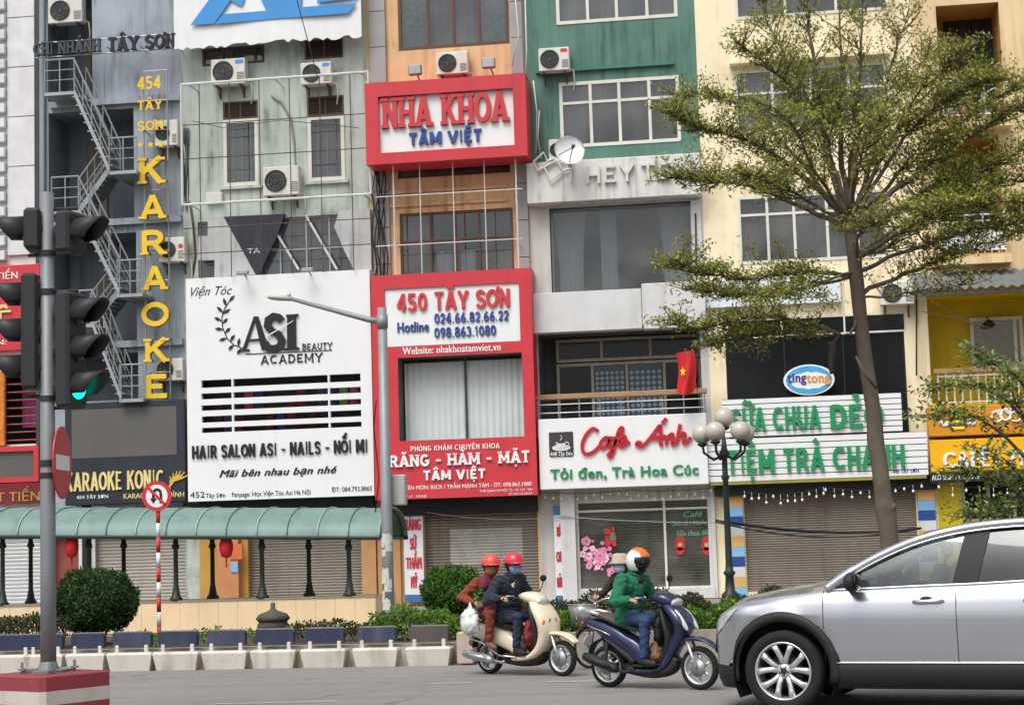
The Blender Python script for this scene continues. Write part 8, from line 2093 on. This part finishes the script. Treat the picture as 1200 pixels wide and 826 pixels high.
p3, J3, f3, s3 = person(MN, 'person in a green jacket and white and orange helmet riding the navy scooter', J3, m_greenj, m_jean, puffy=0.026)
h = J3['head']+Vector((0,0,0.02)); r_ = rotz_to(f3)
shellcap('helmet', mat('helmet_white', H('dcdcda'), 0.25, coat=0.4), p3, h, (0.138, 0.122, 0.135), lambda x, y, z: z > -0.78+0.0*x and not (x > 0.42 and z < 0.25), 0.016, 64, 48, rot=r_)
shellcap('helmet_stripe', mat('helmet_orange', H('d9682e'), 0.3), p3, h+Vector((0,0,0.002)), (0.155, 0.139, 0.153), lambda x, y, z: z > 0.3 and x > -0.35 and abs(y) < 0.55, 0.003, 72, 60, rot=r_)
shellcap('visor', mat('visor_black', H('161617'), 0.12, spec=0.5), p3, h+f3*0.006, (0.15, 0.132, 0.14), lambda x, y, z: x > 0.25 and -0.75 < z < 0.3, 0.004, 72, 60, rot=r_)
shellcap('face_mask', m_black, p3, J3['head']+f3*0.012+Vector((0,0,-0.05)), (0.10, 0.088, 0.085), lambda x, y, z: x > 0.0 and z < 0.6, 0.006, rot=r_)
bag(MN, (0.10,0.0,0.66), (0.06,0.09,0.16), mat('bag_black', H('222223'), 0.6), 'black bag hanging between the knees of the green jacketed rider', 5, False)
bag(MN, (0.06,-0.02,0.40), (0.07,0.11,0.11), mat('bag_brown', H('8a6a55'), 0.8, var=0.1), 'brown parcel bag on the floor board of the navy scooter', 6, False)

# ================================================================== bicycle and its rider, behind the navy scooter
gb = ground(692, 781.5)
bz_ = heading(-141)
m_frame = mat('bicycle_frame', H('4a4648'), 0.45, 0.3, var=0.1)
BY = thing('bicycle', (0, 0, 0), 'old city bicycle with a metal front basket half hidden by the navy scooter', 'bicycle', local=True)
wbx = 1.02; Rw = 0.285
for x in (0.0, -wbx):
    wh = part_empty('wheel', BY); mb = MB().use(0, True); mb.torus((x, 0, Rw), (0,1,0), Rw-0.017, 0.017, 40, 8); mb.build('tyre', m_tyre, wh)
    mb = MB().use(0, True); mb.torus((x, 0, Rw), (0,1,0), Rw-0.04, 0.009, 40, 6); mb.lathe((x, -0.04, Rw), (0,1,0), [(0, 0.018), (0.08, 0.018)], 10)
    for k in range(20): a = 2*math.pi*k/20; mb.tube((x+0.015*math.cos(a+1), 0.02*(-1)**k, Rw+0.015*math.sin(a+1)), (x+(Rw-0.04)*math.cos(a), 0, Rw+(Rw-0.04)*math.sin(a)), 0.0022, 4)
    mb.build('rim', m_steel, wh)
    mb = MB().use(0, True); mb.loft([[(x+(Rw+0.02)*math.cos(a), y, Rw+(Rw+0.02)*math.sin(a)+o_) for y, o_ in ((-0.025,0),(0,0.008),(0.025,0),(0,0.003))] for a in [R(q) for q in (range(35, 176, 14) if x == 0 else range(5, 166, 14))]]); mb.build('mudguard', m_frame, BY)
mb = MB().use(0, True)
for sg in (-1, 1): mb.path([(0, sg*0.045, Rw), (-0.06, sg*0.04, 0.58)], 0.011, 6); mb.path([(-wbx, sg*0.05, Rw), (-0.62, sg*0.03, 0.29)], 0.009, 6); mb.path([(-wbx, sg*0.05, Rw), (-0.72, sg*0.02, 0.62)], 0.008, 6)
mb.path([(-0.06, 0, 0.58), (-0.12, 0, 0.76)], 0.017, 8); mb.path([(-0.10, 0, 0.68), (-0.35, 0, 0.42), (-0.6, 0, 0.30)], 0.018, 8); mb.path([(-0.6, 0, 0.29), (-0.75, 0, 0.72)], 0.015, 8); mb.path([(-0.11, 0, 0.74), (-0.4, 0, 0.5), (-0.67, 0, 0.42)], 0.014, 8)
mb.build('frame', m_frame, BY)
mb = MB().use(0, True); mb.path([(-0.42, 0.27, 0.93), (-0.28, 0.27, 0.95), (-0.16, 0.18, 0.93), (-0.13, 0, 0.88), (-0.16, -0.18, 0.93), (-0.28, -0.27, 0.95), (-0.42, -0.27, 0.93)], 0.012, 8); mb.path([(-0.12, 0, 0.76), (-0.13, 0, 0.88)], 0.014, 8); mb.build('handlebar', m_chrome, BY)
mb = MB().use(0, True); sp(mb, spn([(-0.64, 0.80, 0.03, 0.02), (-0.74, 0.80, 0.09, 0.03), (-0.84, 0.81, 0.1, 0.035), (-0.9, 0.83, 0.07, 0.02)])); mb.build('saddle', m_seatb, BY)
mb = MB().use(0, True); xa, xb_, ya, zb_, zt_ = 0.0, 0.24, 0.15, 0.62, 0.86
mb.loft([[(xa+0.03, -ya+0.03, zb_), (xb_-0.03, -ya+0.03, zb_), (xb_-0.03, ya-0.03, zb_), (xa+0.03, ya-0.03, zb_)], [(xa, -ya, zt_), (xb_, -ya, zt_), (xb_, ya, zt_), (xa, ya, zt_)], [(xa+0.01, -ya+0.01, zt_), (xb_-0.01, -ya+0.01, zt_), (xb_-0.01, ya-0.01, zt_), (xa+0.01, ya-0.01, zt_)], [(xa+0.04, -ya+0.04, zb_+0.01), (xb_-0.04, -ya+0.04, zb_+0.01), (xb_-0.04, ya-0.04, zb_+0.01), (xa+0.04, ya-0.04, zb_+0.01)]])
mb.path([(xa, -ya, zt_), (xb_, -ya, zt_), (xb_, ya, zt_), (xa, ya, zt_), (xa, -ya, zt_)], 0.009, 6); mb.path([(xb_-0.01, 0, 0.70), (0, 0, Rw)], 0.007, 5); mb.build('basket', mat('basket_metal', H('a9aaa8'), 0.4, 0.4, var=0.12, scale=14), BY)
mb = MB().use(0, True); mb.torus((-0.6, -0.06, 0.29), (0,1,0), 0.085, 0.006, 24, 5); mb.tube((-0.6, -0.07, 0.29), (-0.54, -0.075, 0.13), 0.01, 6); mb.tube((-0.6, 0.07, 0.29), (-0.66, 0.075, 0.45), 0.01, 6); mb.box(-0.59, -0.49, -0.16, -0.07, 0.12, 0.14); mb.box(-0.71, -0.61, 0.07, 0.16, 0.44, 0.46); mb.build('crank', m_steeldark, BY)
BY.location = (gb.x, gb.y, -0.014); BY.rotation_euler = (0, 0, bz_); BY.scale = (0.93, 0.93, 0.93)
MBY = Matrix.Translation(BY.location) @ Matrix.Rotation(bz_, 4, 'Z') @ Matrix.Scale(0.93, 4)
J4 = dict(hip=(-0.76,0,0.86), chest=(-0.68,0,1.16), neck=(-0.64,0,1.28), head=(-0.61,0,1.385), face=(0.95,0.25,-0.05),
  shL=(-0.67,0.17,1.20), shR=(-0.67,-0.17,1.20), elL=(-0.55,0.26,1.02), elR=(-0.55,-0.26,1.02), wrL=(-0.43,0.27,0.95), wrR=(-0.43,-0.27,0.95), grL=(-0.36,0.27,0.95), grR=(-0.36,-0.27,0.95),
  knL=(-0.42,0.11,0.78), knR=(-0.40,-0.11,0.58), anL=(-0.62,0.12,0.50), anR=(-0.54,-0.12,0.21), toeL=(-0.5,0.12,0.47), toeR=(-0.42,-0.12,0.17))
p4, J4, f4, s4 = person(MBY, 'person in a beige bucket hat, pale blue mask and dark coat on the bicycle', J4, cloth('dark_coat', H('2d2a2b')), cloth('black_trousers', H('262527')), female=True)
mask(p4, J4, f4, mat('mask_paleblue', H('a9c3d6'), 0.8))
h = J4['head']+Vector((0,0,0.05)); mb = MB().use(0, True)
mb.lathe(h, (0,0,1), [(-0.045, 0.165), (-0.042, 0.17), (0.0, 0.118), (0.05, 0.112), (0.085, 0.095), (0.1, 0.05), (0.102, 0.005)], 28); mb.build('bucket_hat', cloth('hat_beige', H('b0a396')), p4)
shellcap('hair', m_hair, p4, J4['head'], (0.105, 0.095, 0.12), lambda x, y, z: x < 0.1 and -0.95 < z < 0.5, 0.012, rot=rotz_to(f4))
mb = MB().use(0, True); mb.path([(-0.585, -0.03, 1.22), (-0.56, -0.06, 1.1), (-0.57, -0.05, 0.98)], [0.03, 0.035, 0.03], 8); mb.build('scarf', cloth('scarf_tan', H('8d6f52')), p4)
